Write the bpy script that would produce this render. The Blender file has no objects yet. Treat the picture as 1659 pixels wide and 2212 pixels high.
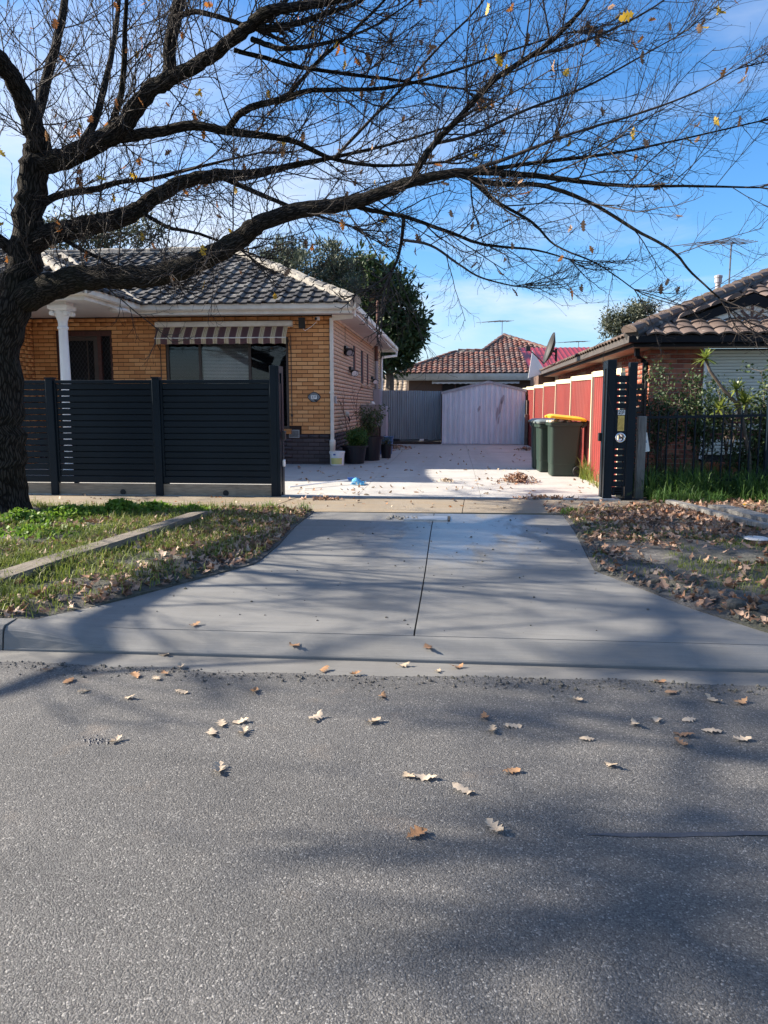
import bpy, math, random
import numpy as np
from mathutils import Vector, Matrix, Quaternion

random.seed(7)
rng = np.random.default_rng(11)
C = bpy.context.scene.collection
SC = bpy.context.scene

# ------------------------------------------------------------------ camera, sky, sun, exposure
EYE = 1.5
YAW, PITCH, FPX = math.radians(5.11), math.radians(7.82), 1661.0
cam_d = bpy.data.cameras.new('camera')
cam = bpy.data.objects.new('camera', cam_d)
C.objects.link(cam)
cam.location = (0, 0, EYE)
cam.rotation_euler = (math.pi / 2 - PITCH, 0, YAW)
cam_d.sensor_fit = 'VERTICAL'
cam_d.sensor_height = 36.0
cam_d.lens = 36.0 * FPX / 2212.0
cam_d.clip_start = 0.05
cam_d.clip_end = 2000
SC.camera = cam

SUN_V = Vector((1.76, -0.10, -1.0)).normalized()
SUN_ELEV = math.asin(-SUN_V.z)
SUN_AZ = math.atan2(-SUN_V.x, -SUN_V.y)          # from +Y, clockwise
world = bpy.data.worlds.new('World')
SC.world = world
world.use_nodes = True
wn = world.node_tree
wn.nodes.clear()
w_out = wn.nodes.new('ShaderNodeOutputWorld')
w_bg = wn.nodes.new('ShaderNodeBackground')
w_sky = wn.nodes.new('ShaderNodeTexSky')
w_sky.sky_type = 'NISHITA'
w_sky.sun_disc = False
w_sky.sun_elevation = SUN_ELEV
w_sky.sun_rotation = SUN_AZ
w_sky.altitude = 50
w_sky.air_density = 1.0
w_sky.dust_density = 1.0
w_sky.ozone_density = 6.0
w_bg.inputs['Strength'].default_value = 0.085
w_tc = wn.nodes.new('ShaderNodeTexCoord')
w_sep = wn.nodes.new('ShaderNodeSeparateXYZ')
wn.links.new(w_tc.outputs['Generated'], w_sep.inputs[0])
w_za = wn.nodes.new('ShaderNodeMath'); w_za.operation = 'MAXIMUM'; w_za.inputs[1].default_value = 0.0
wn.links.new(w_sep.outputs['Z'], w_za.inputs[0])
w_zb = wn.nodes.new('ShaderNodeMath'); w_zb.operation = 'ADD'; w_zb.inputs[1].default_value = 0.16
wn.links.new(w_za.outputs[0], w_zb.inputs[0])
w_dx = wn.nodes.new('ShaderNodeMath'); w_dx.operation = 'DIVIDE'
w_dy = wn.nodes.new('ShaderNodeMath'); w_dy.operation = 'DIVIDE'
wn.links.new(w_sep.outputs['X'], w_dx.inputs[0]); wn.links.new(w_zb.outputs[0], w_dx.inputs[1])
wn.links.new(w_sep.outputs['Y'], w_dy.inputs[0]); wn.links.new(w_zb.outputs[0], w_dy.inputs[1])
w_cmb = wn.nodes.new('ShaderNodeCombineXYZ')
wn.links.new(w_dx.outputs[0], w_cmb.inputs[0]); wn.links.new(w_dy.outputs[0], w_cmb.inputs[1])
w_map = wn.nodes.new('ShaderNodeMapping')
w_map.inputs['Location'].default_value = (-6.543, -33.339, 0.0)
w_map.inputs['Scale'].default_value = (0.8, 1.0, 1.0)
wn.links.new(w_cmb.outputs[0], w_map.inputs[0])
w_no = wn.nodes.new('ShaderNodeTexNoise')
w_no.inputs['Scale'].default_value = 0.9
w_no.inputs['Detail'].default_value = 7
w_no.inputs['Roughness'].default_value = 0.55
w_no.inputs['Distortion'].default_value = 0.5
wn.links.new(w_map.outputs[0], w_no.inputs['Vector'])
w_rp = wn.nodes.new('ShaderNodeValToRGB')
w_rp.color_ramp.elements[0].position = 0.44; w_rp.color_ramp.elements[0].color = (0.03, 0.03, 0.03, 1)
w_rp.color_ramp.elements[1].position = 0.70; w_rp.color_ramp.elements[1].color = (0.9, 0.9, 0.9, 1)
wn.links.new(w_no.outputs['Fac'], w_rp.inputs[0])
w_hs = wn.nodes.new('ShaderNodeHueSaturation')
w_hs.inputs['Saturation'].default_value = 1.2
wn.links.new(w_sky.outputs[0], w_hs.inputs['Color'])
w_mx = wn.nodes.new('ShaderNodeMix'); w_mx.data_type = 'RGBA'
wn.links.new(w_rp.outputs[0], w_mx.inputs[0])
wn.links.new(w_hs.outputs[0], w_mx.inputs[6])
w_mx.inputs[7].default_value = (3.9, 4.2, 4.7, 1)
wn.links.new(w_mx.outputs[2], w_bg.inputs['Color'])
wn.links.new(w_bg.outputs[0], w_out.inputs[0])

sun_d = bpy.data.lights.new('sun', 'SUN')
sun_d.energy = 5.0
sun_d.angle = math.radians(0.53)
sun_d.color = (1.0, 0.90, 0.76)
sun = bpy.data.objects.new('sun', sun_d)
sun.rotation_euler = SUN_V.to_track_quat('-Z', 'Y').to_euler()
sun.location = (-20, 5, 14)
C.objects.link(sun)
SC.view_settings.view_transform = 'Standard'
SC.view_settings.look = 'None'
SC.view_settings.gamma = 1.0
SC.view_settings.use_curve_mapping = False
SC.view_settings.exposure = 1.55

# ------------------------------------------------------------------ measuring: a photograph pixel (1659 wide) to a point in the place
_R = Vector((math.cos(YAW), math.sin(YAW), 0))
_F = Vector((-math.sin(YAW) * math.cos(PITCH), math.cos(YAW) * math.cos(PITCH), -math.sin(PITCH)))
_U = Vector((-math.sin(YAW) * math.sin(PITCH), math.cos(YAW) * math.sin(PITCH), math.cos(PITCH)))
def ray(px, py):
    return _R * ((px - 829.5) / FPX) - _U * ((py - 1106.0) / FPX) + _F
def at(px, py, Y):
    d = ray(px, py); t = Y / d.y
    return Vector((d.x * t, Y, EYE + d.z * t))
def project(p):
    v = Vector(p) - Vector((0, 0, EYE)); c = v.dot(_F)
    if c < 0.05: return None
    return (829.5 + FPX * v.dot(_R) / c, 1106 - FPX * v.dot(_U) / c, c)

def lerp(a, b, t): return a + (b - a) * t
def pw(x, pts):
    if x <= pts[0][0]: return pts[0][1]
    for (a, b), (c, d) in zip(pts, pts[1:]):
        if x <= c: return lerp(b, d, (x - a) / (c - a))
    return pts[-1][1]
ZP = [(4.17, -0.004), (4.424, -0.020), (4.431, 0.010), (4.50, 0.045), (4.58, 0.085), (4.66, 0.10), (6.5, 0.118), (9.6, 0.165), (11.05, 0.18), (16.5, 0.25)]
def gz(y): return pw(y, ZP)
def ong(px, py):
    z = 0.1
    for _ in range(8):
        d = ray(px, py); t = (z - EYE) / d.z
        z = gz(d.y * t)
    return Vector((d.x * t, d.y * t, z))

# ------------------------------------------------------------------ mesh building
WO = {}                                         # world origin of each parent
class MB:
    def __init__(s): s.v = []; s.f = []
    def add(s, vs, fs):
        n = len(s.v); s.v += [tuple(p) for p in vs]; s.f += [tuple(i + n for i in f) for f in fs]; return s
    def box(s, x0, x1, y0, y1, z0, z1):
        return s.add([(x0, y0, z0), (x1, y0, z0), (x1, y1, z0), (x0, y1, z0), (x0, y0, z1), (x1, y0, z1), (x1, y1, z1), (x0, y1, z1)],
                     [(3, 2, 1, 0), (4, 5, 6, 7), (0, 1, 5, 4), (1, 2, 6, 5), (2, 3, 7, 6), (3, 0, 4, 7)])
    def bbox(s, x0, x1, y0, y1, z0, z1, b=0.006):
        rings = []
        for z, i in ((z0, b), (z0 + b, 0), (z1 - b, 0), (z1, b)):
            rings.append([(x0 + i, y0 + b + (i if i else 0), z), (x0 + b + i, y0 + i, z), (x1 - b - i, y0 + i, z), (x1 - i, y0 + b + i, z),
                          (x1 - i, y1 - b - i, z), (x1 - b - i, y1 - i, z), (x0 + b + i, y1 - i, z), (x0 + i, y1 - b - i, z)])
        return s.loft(rings)
    def obox(s, c, ax, ay, az, hx, hy, hz):
        c = Vector(c); P = []
        for k in (-1, 1):
            for i, j in ((-1, -1), (1, -1), (1, 1), (-1, 1)):
                P.append(c + ax * hx * i + ay * hy * j + az * hz * k)
        return s.add(P, [(3, 2, 1, 0), (4, 5, 6, 7), (0, 1, 5, 4), (1, 2, 6, 5), (2, 3, 7, 6), (3, 0, 4, 7)])
    def loft(s, rings, cap=True):
        n = len(rings[0]); base = len(s.v)
        for r in rings: s.v += [tuple(p) for p in r]
        for k in range(len(rings) - 1):
            for i in range(n):
                a = base + k * n + i; b = base + k * n + (i + 1) % n
                s.f.append((a, b, b + n, a + n))
        if cap:
            s.f.append(tuple(base + i for i in range(n))[::-1])
            s.f.append(tuple(base + (len(rings) - 1) * n + i for i in range(n)))
        return s
    def tube(s, pts, rad, sides=8, cap=True):
        pts = [Vector(p) for p in pts]
        if not hasattr(rad, '__len__'): rad = [rad] * len(pts)
        rings = []; up = None
        for i, p in enumerate(pts):
            t = (pts[min(i + 1, len(pts) - 1)] - pts[max(i - 1, 0)])
            t = t.normalized() if t.length > 1e-9 else Vector((0, 0, 1))
            if up is None:
                up = t.cross(Vector((0, 0, 1))) if abs(t.z) < 0.95 else t.cross(Vector((1, 0, 0)))
                up.normalize()
            up = (up - t * up.dot(t)).normalized()
            w = t.cross(up)
            rings.append([p + (up * math.cos(2 * math.pi * k / sides) + w * math.sin(2 * math.pi * k / sides)) * rad[i] for k in range(sides)])
        return s.loft(rings, cap)
    def lathe(s, c, prof, sides=24, axis='z'):
        c = Vector(c); rings = []
        for r, h in prof:
            ring = []
            for k in range(sides):
                a = 2 * math.pi * k / sides; x, y = r * math.cos(a), r * math.sin(a)
                ring.append(c + (Vector((x, y, h)) if axis == 'z' else Vector((x, -h, y)) if axis == 'y' else Vector((h, x, y))))
            rings.append(ring)
        return s.loft(rings)
    def prism(s, poly, y0, y1):                 # polygon in x,z swept along y
        n = len(poly)
        s.add([(x, y0, z) for x, z in poly] + [(x, y1, z) for x, z in poly],
              [tuple(range(n)), tuple(range(n, 2 * n))[::-1]] + [((i + 1) % n, i, i + n, (i + 1) % n + n) for i in range(n)])
        return s
    def sheet(s, rows):                         # grid of points
        n = len(rows[0]); base = len(s.v)
        for r in rows: s.v += [tuple(p) for p in r]
        for k in range(len(rows) - 1):
            for i in range(n - 1):
                a = base + k * n + i
                s.f.append((a, a + 1, a + n + 1, a + n))
        return s
    def mesh(s, name, mat, smooth=False, o=(0, 0, 0)):
        o = Vector(o)
        me = bpy.data.meshes.new(name)
        me.from_pydata([(p[0] - o.x, p[1] - o.y, p[2] - o.z) for p in s.v], [], s.f)
        if mat: me.materials.append(mat)
        if smooth: me.polygons.foreach_set('use_smooth', [True] * len(me.polygons))
        me.update()
        return me
    def build(s, name, mat, parent=None, smooth=False, kind=None, o=None):
        if o is None:
            xs = [p[0] for p in s.v]; ys = [p[1] for p in s.v]; zs = [p[2] for p in s.v]
            o = ((min(xs) + max(xs)) / 2, (min(ys) + max(ys)) / 2, min(zs))
        return place(name, s.mesh(name, mat, smooth, o), o, parent, kind)
def place(name, me, o, parent=None, kind=None):
    ob = bpy.data.objects.new(name, me)
    C.objects.link(ob)
    o = Vector(o)
    WO[ob] = o
    if parent is not None:
        ob.parent = parent; ob.location = o - WO[parent]
    else: ob.location = o
    if kind: ob['kind'] = kind
    return ob
def npmesh(name, V, F, mat, smooth=False):
    V = np.asarray(V, dtype=np.float32); F = np.asarray(F, dtype=np.int32)
    me = bpy.data.meshes.new(name)
    k = F.shape[1]
    me.vertices.add(len(V)); me.vertices.foreach_set('co', V.ravel())
    me.loops.add(F.size); me.loops.foreach_set('vertex_index', F.ravel())
    me.polygons.add(len(F)); me.polygons.foreach_set('loop_start', np.arange(0, F.size, k, dtype=np.int32))
    if mat: me.materials.append(mat)
    me.update(calc_edges=True); me.validate()
    if smooth: me.polygons.foreach_set('use_smooth', [True] * len(me.polygons))
    return me
def thing(name, label, cat, o, group=None):
    e = bpy.data.objects.new(name, None); C.objects.link(e)
    e.empty_display_size = 0.2
    e.location = o; WO[e] = Vector(o)
    return tag(e, label, cat, group)
def tag(o, label, cat, group=None, kind=None):
    o['label'] = label; o['category'] = cat
    if group: o['group'] = group
    if kind: o['kind'] = kind
    return o
def struct(o): o['kind'] = 'structure'; return o
def dup(root, loc, rotz, label, group=None):
    def cp(o, par):
        c = o.copy(); C.objects.link(c); WO[c] = Vector(loc)
        if par is not None: c.parent = par
        for ch in [x for x in kids if x.parent is o]: cp(ch, c)
        return c
    kids = list(root.children_recursive)
    r = cp(root, None)
    r.location = loc; r.rotation_euler = (0, 0, rotz); r['label'] = label
    if group: r['group'] = group
    return r

# ------------------------------------------------------------------ materials
class NT:
    def __init__(s, name):
        s.m = bpy.data.materials.new(name); s.m.use_nodes = True
        s.t = s.m.node_tree; s.b = s.t.nodes['Principled BSDF']; s.pos = None
    def n(s, ty, **kw):
        x = s.t.nodes.new('ShaderNode' + ty)
        for k, v in kw.items():
            if hasattr(x, k): setattr(x, k, v)
        return x
    def l(s, a, b): s.t.links.new(a, b)
    def P(s):
        if s.pos is None: s.pos = s.n('NewGeometry').outputs['Position']
        return s.pos
    def mapped(s, scale, rot=(0, 0, 0)):
        m = s.n('Mapping'); m.inputs['Scale'].default_value = scale; m.inputs['Rotation'].default_value = rot
        s.l(s.P(), m.inputs[0]); return m.outputs[0]
    def noise(s, scale, detail=4, rough=0.55, vec=None, dist=0):
        x = s.n('TexNoise'); x.inputs['Scale'].default_value = scale; x.inputs['Detail'].default_value = detail
        x.inputs['Roughness'].default_value = rough; x.inputs['Distortion'].default_value = dist
        s.l(vec if vec is not None else s.P(), x.inputs['Vector']); return x.outputs['Fac']
    def voro(s, scale, vec=None, feature='F1', out='Distance', rnd=1.0):
        x = s.n('TexVoronoi'); x.feature = feature; x.inputs['Scale'].default_value = scale; x.inputs['Randomness'].default_value = rnd
        s.l(vec if vec is not None else s.P(), x.inputs['Vector']); return x.outputs[out]
    def ramp(s, fac, stops, interp='LINEAR'):
        r = s.n('ValToRGB'); cr = r.color_ramp; cr.interpolation = interp
        while len(cr.elements) < len(stops): cr.elements.new(0.5)
        for e, (p, c) in zip(cr.elements, stops):
            e.position = p; e.color = tuple(c) + (1,) if len(c) == 3 else c
        s.l(fac, r.inputs[0]); return r.outputs[0]
    def mix(s, fac, a, b, mode='MIX'):
        x = s.n('Mix'); x.data_type = 'RGBA'; x.blend_type = mode
        for i, v in ((0, fac), (6, a), (7, b)):
            if hasattr(v, 'node'): s.l(v, x.inputs[i])
            elif i == 0: x.inputs[0].default_value = v
            else: x.inputs[i].default_value = tuple(v) + (1,)
        return x.outputs[2]
    def math(s, op, a, b=0.0):
        x = s.n('Math'); x.operation = op
        for i, v in ((0, a), (1, b)):
            if hasattr(v, 'node'): s.l(v, x.inputs[i])
            else: x.inputs[i].default_value = v
        return x.outputs[0]
    def rand(s):
        a = s.n('ObjectInfo').outputs['Random']; b = s.n('NewGeometry').outputs['Random Per Island']
        return s.math('FRACT', s.math('ADD', a, b))
    def scale(s, col, f):
        x = s.n('VectorMath'); x.operation = 'SCALE'; s.l(col, x.inputs[0])
        if hasattr(f, 'node'): s.l(f, x.inputs['Scale'])
        else: x.inputs['Scale'].default_value = f
        return x.outputs[0]
    def bump(s, h, strength=0.3, dist=0.01):
        x = s.n('Bump'); x.inputs['Strength'].default_value = strength; x.inputs['Distance'].default_value = dist
        s.l(h, x.inputs['Height']); s.l(x.outputs[0], s.b.inputs['Normal'])
    def col(s, c):
        if hasattr(c, 'node'): s.l(c, s.b.inputs['Base Color'])
        else: s.b.inputs['Base Color'].default_value = tuple(c) + (1,)
    def rough(s, r):
        if hasattr(r, 'node'): s.l(r, s.b.inputs['Roughness'])
        else: s.b.inputs['Roughness'].default_value = r

def M(name, c, rough=0.6, var=0.18, sc=4.0, bump=0.0, bsc=60, bd=0.004, metal=0.0, rnd=0.0, dirt=None, stretch=None, spec=None):
    k = NT(name)
    vec = k.mapped(stretch) if stretch else None
    f = k.noise(sc, 5, 0.6, vec)
    a = [x * (1 - var) for x in c]; b = [min(1, x * (1 + var)) for x in c]
    col = k.ramp(f, [(0.3, a), (0.7, b)])
    if dirt:
        col = k.mix(k.ramp(k.noise(sc * 0.37, 6, 0.65), [(0.48, (0, 0, 0)), (0.72, (0.75,) * 3)]), col, dirt)
    if rnd:
        col = k.scale(col, k.math('ADD', k.math('MULTIPLY', k.rand(), 2 * rnd), 1 - rnd))
    k.col(col); k.rough(rough); k.b.inputs['Metallic'].default_value = metal
    if spec is not None: k.b.inputs['Specular IOR Level'].default_value = spec
    if bump: k.bump(k.noise(bsc, 5, 0.6, vec), bump, bd)
    return k.m

def mat_asphalt():
    k = NT('asphalt')
    wv = k.n('VectorMath'); wv.operation = 'ADD'
    nz = k.n('TexNoise'); nz.inputs['Scale'].default_value = 90; nz.inputs['Detail'].default_value = 2; k.l(k.P(), nz.inputs['Vector'])
    sc = k.n('VectorMath'); sc.operation = 'SCALE'; sc.inputs['Scale'].default_value = 0.012; k.l(nz.outputs['Color'], sc.inputs[0])
    k.l(k.P(), wv.inputs[0]); k.l(sc.outputs[0], wv.inputs[1])
    v1 = k.n('TexVoronoi'); v1.inputs['Scale'].default_value = 165; k.l(wv.outputs[0], v1.inputs['Vector'])
    d = v1.outputs['Distance']; sep = k.n('SeparateColor'); k.l(v1.outputs['Color'], sep.inputs[0])
    fine = k.noise(420, 3, 0.7); mid = k.noise(160, 4, 0.7)
    base = k.ramp(sep.outputs[0], [(0.0, (0.072, 0.071, 0.070)), (0.5, (0.106, 0.104, 0.101)), (0.90, (0.142, 0.139, 0.134)), (0.98, (0.27, 0.264, 0.25))])
    col = k.mix(k.ramp(k.math('ADD', d, k.math('MULTIPLY', k.math('SUBTRACT', mid, 0.5), 1.2)), [(0.50, (0, 0, 0)), (0.85, (1, 1, 1))]), base, (0.048, 0.046, 0.044))
    worn = k.ramp(k.noise(0.7, 6, 0.65, k.mapped((0.35, 1.5, 1))), [(0.3, (0.70, 0.70, 0.71)), (0.7, (1.24, 1.21, 1.19))])
    col = k.mix(1.0, col, worn, 'MULTIPLY')
    blot = k.ramp(k.noise(2.6, 5, 0.6), [(0.60, (0, 0, 0)), (0.78, (0.35,) * 3)])
    col = k.mix(blot, col, (0.24, 0.185, 0.14))
    stain = k.ramp(k.noise(1.5, 6, 0.7, k.mapped((0.7, 1.1, 1))), [(0.60, (0, 0, 0)), (0.72, (0.45,) * 3)])
    col = k.mix(stain, col, (0.045, 0.044, 0.044))
    k.col(col); k.rough(0.75)
    h = k.math('ADD', k.math('SUBTRACT', 1.0, d), k.math('ADD', k.math('MULTIPLY', mid, 0.9), k.math('MULTIPLY', fine, 0.35)))
    k.bump(h, 0.62, 0.006)
    return k.m
def mat_concrete(name, c, wet=False, tan=0.0, dark=(0.5, 0.48, 0.46)):
    k = NT(name)
    n1 = k.noise(1.4, 6, 0.6); n2 = k.noise(6, 6, 0.65, k.mapped((0.25, 1.6, 1)))
    broom = k.noise(7, 5, 0.6, k.mapped((0.5, 16, 1))); grit = k.noise(320, 2)
    col = k.ramp(n1, [(0.3, [x * 0.84 for x in c]), (0.7, [x * 1.1 for x in c])])
    col = k.mix(0.55, col, k.ramp(n2, [(0.25, [x * 0.60 for x in c]), (0.75, [x * 1.22 for x in c])]))
    spots = k.ramp(k.noise(3.3, 7, 0.7), [(0.62, (0, 0, 0)), (0.74, (0.45,) * 3)])
    col = k.mix(spots, col, [c[0] * 0.55, c[1] * 0.53, c[2] * 0.5])
    col = k.mix(k.math('MULTIPLY', k.ramp(broom, [(0.35, (0, 0, 0)), (0.7, (1, 1, 1))]), 0.4), col, [x * 0.72 for x in c])
    col = k.mix(k.ramp(grit, [(0.55, (0, 0, 0)), (0.75, (0.4,) * 3)]), col, [x * 0.55 for x in c])
    if tan:
        col = k.mix(k.math('MULTIPLY', k.ramp(k.noise(1.7, 6, 0.7, k.mapped((0.6, 1.5, 1))), [(0.36, (0, 0, 0)), (0.68, (1, 1, 1))]), tan), col, (0.25, 0.18, 0.10))
    r = 0.8
    if wet:
        g = k.n('TexGradient'); g.gradient_type = 'SPHERICAL'
        m = k.n('Mapping'); m.inputs['Location'].default_value = (0.0, -3.40, 0); m.inputs['Scale'].default_value = (0.72, 0.40, 0.0)
        k.l(k.P(), m.inputs[0]); k.l(m.outputs[0], g.inputs[0])
        w = k.math('MULTIPLY', g.outputs['Fac'], k.ramp(k.noise(2.2, 6, 0.65, k.mapped((1.5, 0.6, 1))), [(0.33, (0.1,) * 3), (0.60, (1, 1, 1))]))
        w = k.ramp(w, [(0.05, (0, 0, 0)), (0.42, (1, 1, 1))])
        col = k.mix(k.math('MULTIPLY', w, 0.5), col, [x * 0.62 for x in c])
        r = k.ramp(w, [(0, (0.78,) * 3), (1, (0.30,) * 3)])
        k.l(k.math('MULTIPLY', w, 0.7), k.b.inputs['Coat Weight']); k.l(k.math('ADD', 0.18, k.math('MULTIPLY', k.noise(5, 5, 0.7), 0.3)), k.b.inputs['Coat Roughness']); k.b.inputs['Coat IOR'].default_value = 1.4
    ty = k.ramp(k.noise(1.3, 5, 0.6, k.mapped((1.6, 0.12, 1))), [(0.46, (0, 0, 0)), (0.66, (0.28,) * 3)])
    col = k.mix(ty, col, [x * 0.5 for x in c])
    k.col(col); k.rough(r)
    k.bump(k.math('ADD', broom, k.math('MULTIPLY', grit, 0.5)), 0.35, 0.005)
    return k.m
def mat_brick(name, c1, c2, c3):
    k = NT(name)
    col = k.ramp(k.rand(), [(0, c1), (0.5, c2), (1, c3)])
    col = k.mix(k.math('MULTIPLY', k.noise(45, 5, 0.7), 0.4), col, [x * 0.7 for x in c2])
    k.col(col); k.rough(0.62); k.bump(k.noise(120, 4), 0.3, 0.003)
    return k.m
def mat_tile(name, stops, lichen=None, ls=9.0, amt=(0.5, 0.62)):
    k = NT(name)
    col = k.ramp(k.rand(), stops)
    col = k.mix(k.math('MULTIPLY', k.noise(22, 6, 0.7), 0.6), col, [x * 0.45 for x in stops[0][1]])
    if lichen: col = k.mix(k.ramp(k.noise(ls, 6, 0.7), [(amt[0], (0, 0, 0)), (amt[1], (1, 1, 1))]), col, lichen)
    k.col(col); k.rough(0.72); k.bump(k.noise(90, 5), 0.4, 0.004)
    return k.m
def mat_bark(name='bark', sc=1.0):
    k = NT(name)
    at_ = k.n('Attribute'); at_.attribute_name = 'flow'
    def mp(x, z):
        m = k.n('Mapping'); m.inputs['Scale'].default_value = (x, x, z); k.l(at_.outputs['Vector'], m.inputs[0]); return m.outputs[0]
    f = k.voro(1.0, mp(34 * sc, 6.5 * sc), feature='DISTANCE_TO_EDGE'); n = k.noise(1.0, 7, 0.72, mp(38 * sc, 9 * sc), dist=0.6); n3 = k.noise(120, 4, 0.7)
    h = k.math('ADD', k.math('MULTIPLY', k.math('MINIMUM', f, 0.22), 2.6), k.math('ADD', k.math('MULTIPLY', n, 0.8), k.math('MULTIPLY', n3, 0.25)))
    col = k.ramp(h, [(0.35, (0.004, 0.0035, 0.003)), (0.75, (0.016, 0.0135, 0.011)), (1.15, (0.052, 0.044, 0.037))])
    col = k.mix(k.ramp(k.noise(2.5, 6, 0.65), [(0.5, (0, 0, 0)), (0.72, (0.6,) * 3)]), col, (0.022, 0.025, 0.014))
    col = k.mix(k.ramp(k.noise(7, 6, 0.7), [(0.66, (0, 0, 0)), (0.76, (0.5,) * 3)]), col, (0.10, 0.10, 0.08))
    k.col(col); k.rough(0.95); k.b.inputs['Specular IOR Level'].default_value = 0.15; k.bump(h, 1.0, 0.035 / sc)
    return k.m
def mat_leaf(name, stops, trans=0.25, rough=0.6):
    k = NT(name)
    col = k.ramp(k.rand(), stops)
    col = k.mix(k.math('MULTIPLY', k.noise(60, 3), 0.5), col, [x * 0.6 for x in stops[0][1]])
    k.col(col); k.rough(rough)
    if trans:
        t = k.n('BsdfTranslucent'); k.l(col, t.inputs[0]); mx = k.n('MixShader'); mx.inputs[0].default_value = trans
        k.l(k.b.outputs[0], mx.inputs[1]); k.l(t.outputs[0], mx.inputs[2])
        k.l(mx.outputs[0], k.t.nodes['Material Output'].inputs[0])
    return k.m
def mat_glass(name, tint, refl=0.12):
    k = NT(name)
    tr = k.n('BsdfTransparent'); tr.inputs[0].default_value = tuple(tint) + (1,)
    gl = k.n('BsdfGlossy'); gl.inputs['Roughness'].default_value = 0.02
    fr = k.n('Fresnel'); fr.inputs[0].default_value = 1.5
    mx = k.n('MixShader'); k.l(k.math('ADD', fr.outputs[0], refl), mx.inputs[0])
    k.l(tr.outputs[0], mx.inputs[1]); k.l(gl.outputs[0], mx.inputs[2])
    k.l(mx.outputs[0], k.t.nodes['Material Output'].inputs[0])
    return k.m
def mat_soil():
    k = NT('soil')
    n = k.noise(9, 8, 0.7); n2 = k.noise(60, 4); big = k.noise(1.1, 4)
    col = k.ramp(n, [(0.3, (0.045, 0.042, 0.040)), (0.55, (0.10, 0.094, 0.088)), (0.75, (0.20, 0.185, 0.17))])
    col = k.mix(k.ramp(big, [(0.45, (0, 0, 0)), (0.65, (0.6,) * 3)]), col, (0.05, 0.055, 0.025))
    k.col(col); k.rough(0.95); k.bump(k.math('ADD', n, k.math('MULTIPLY', n2, 0.4)), 0.9, 0.03)
    return k.m
def mat_awning():
    k = NT('striped_canvas')
    sx = k.n('SeparateXYZ'); k.l(k.P(), sx.inputs[0])
    u = k.math('FRACT', k.math('MULTIPLY', k.math('ADD', sx.outputs[0], 10.045), 1 / 0.2475))
    cream, gold, mar, mar2 = (0.68, 0.55, 0.34), (0.42, 0.27, 0.11), (0.105, 0.036, 0.036), (0.19, 0.085, 0.07)
    col = k.ramp(u, [(0, cream), (0.10, gold), (0.16, cream), (0.24, gold), (0.28, cream), (0.38, mar2), (0.46, mar), (0.93, mar2)], 'CONSTANT')
    col = k.mix(k.math('MULTIPLY', k.noise(30, 5, 0.7), 0.5), col, (0.10, 0.08, 0.07))
    k.col(col); k.rough(0.9); k.bump(k.noise(300, 2), 0.2, 0.002)
    return k.m

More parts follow.
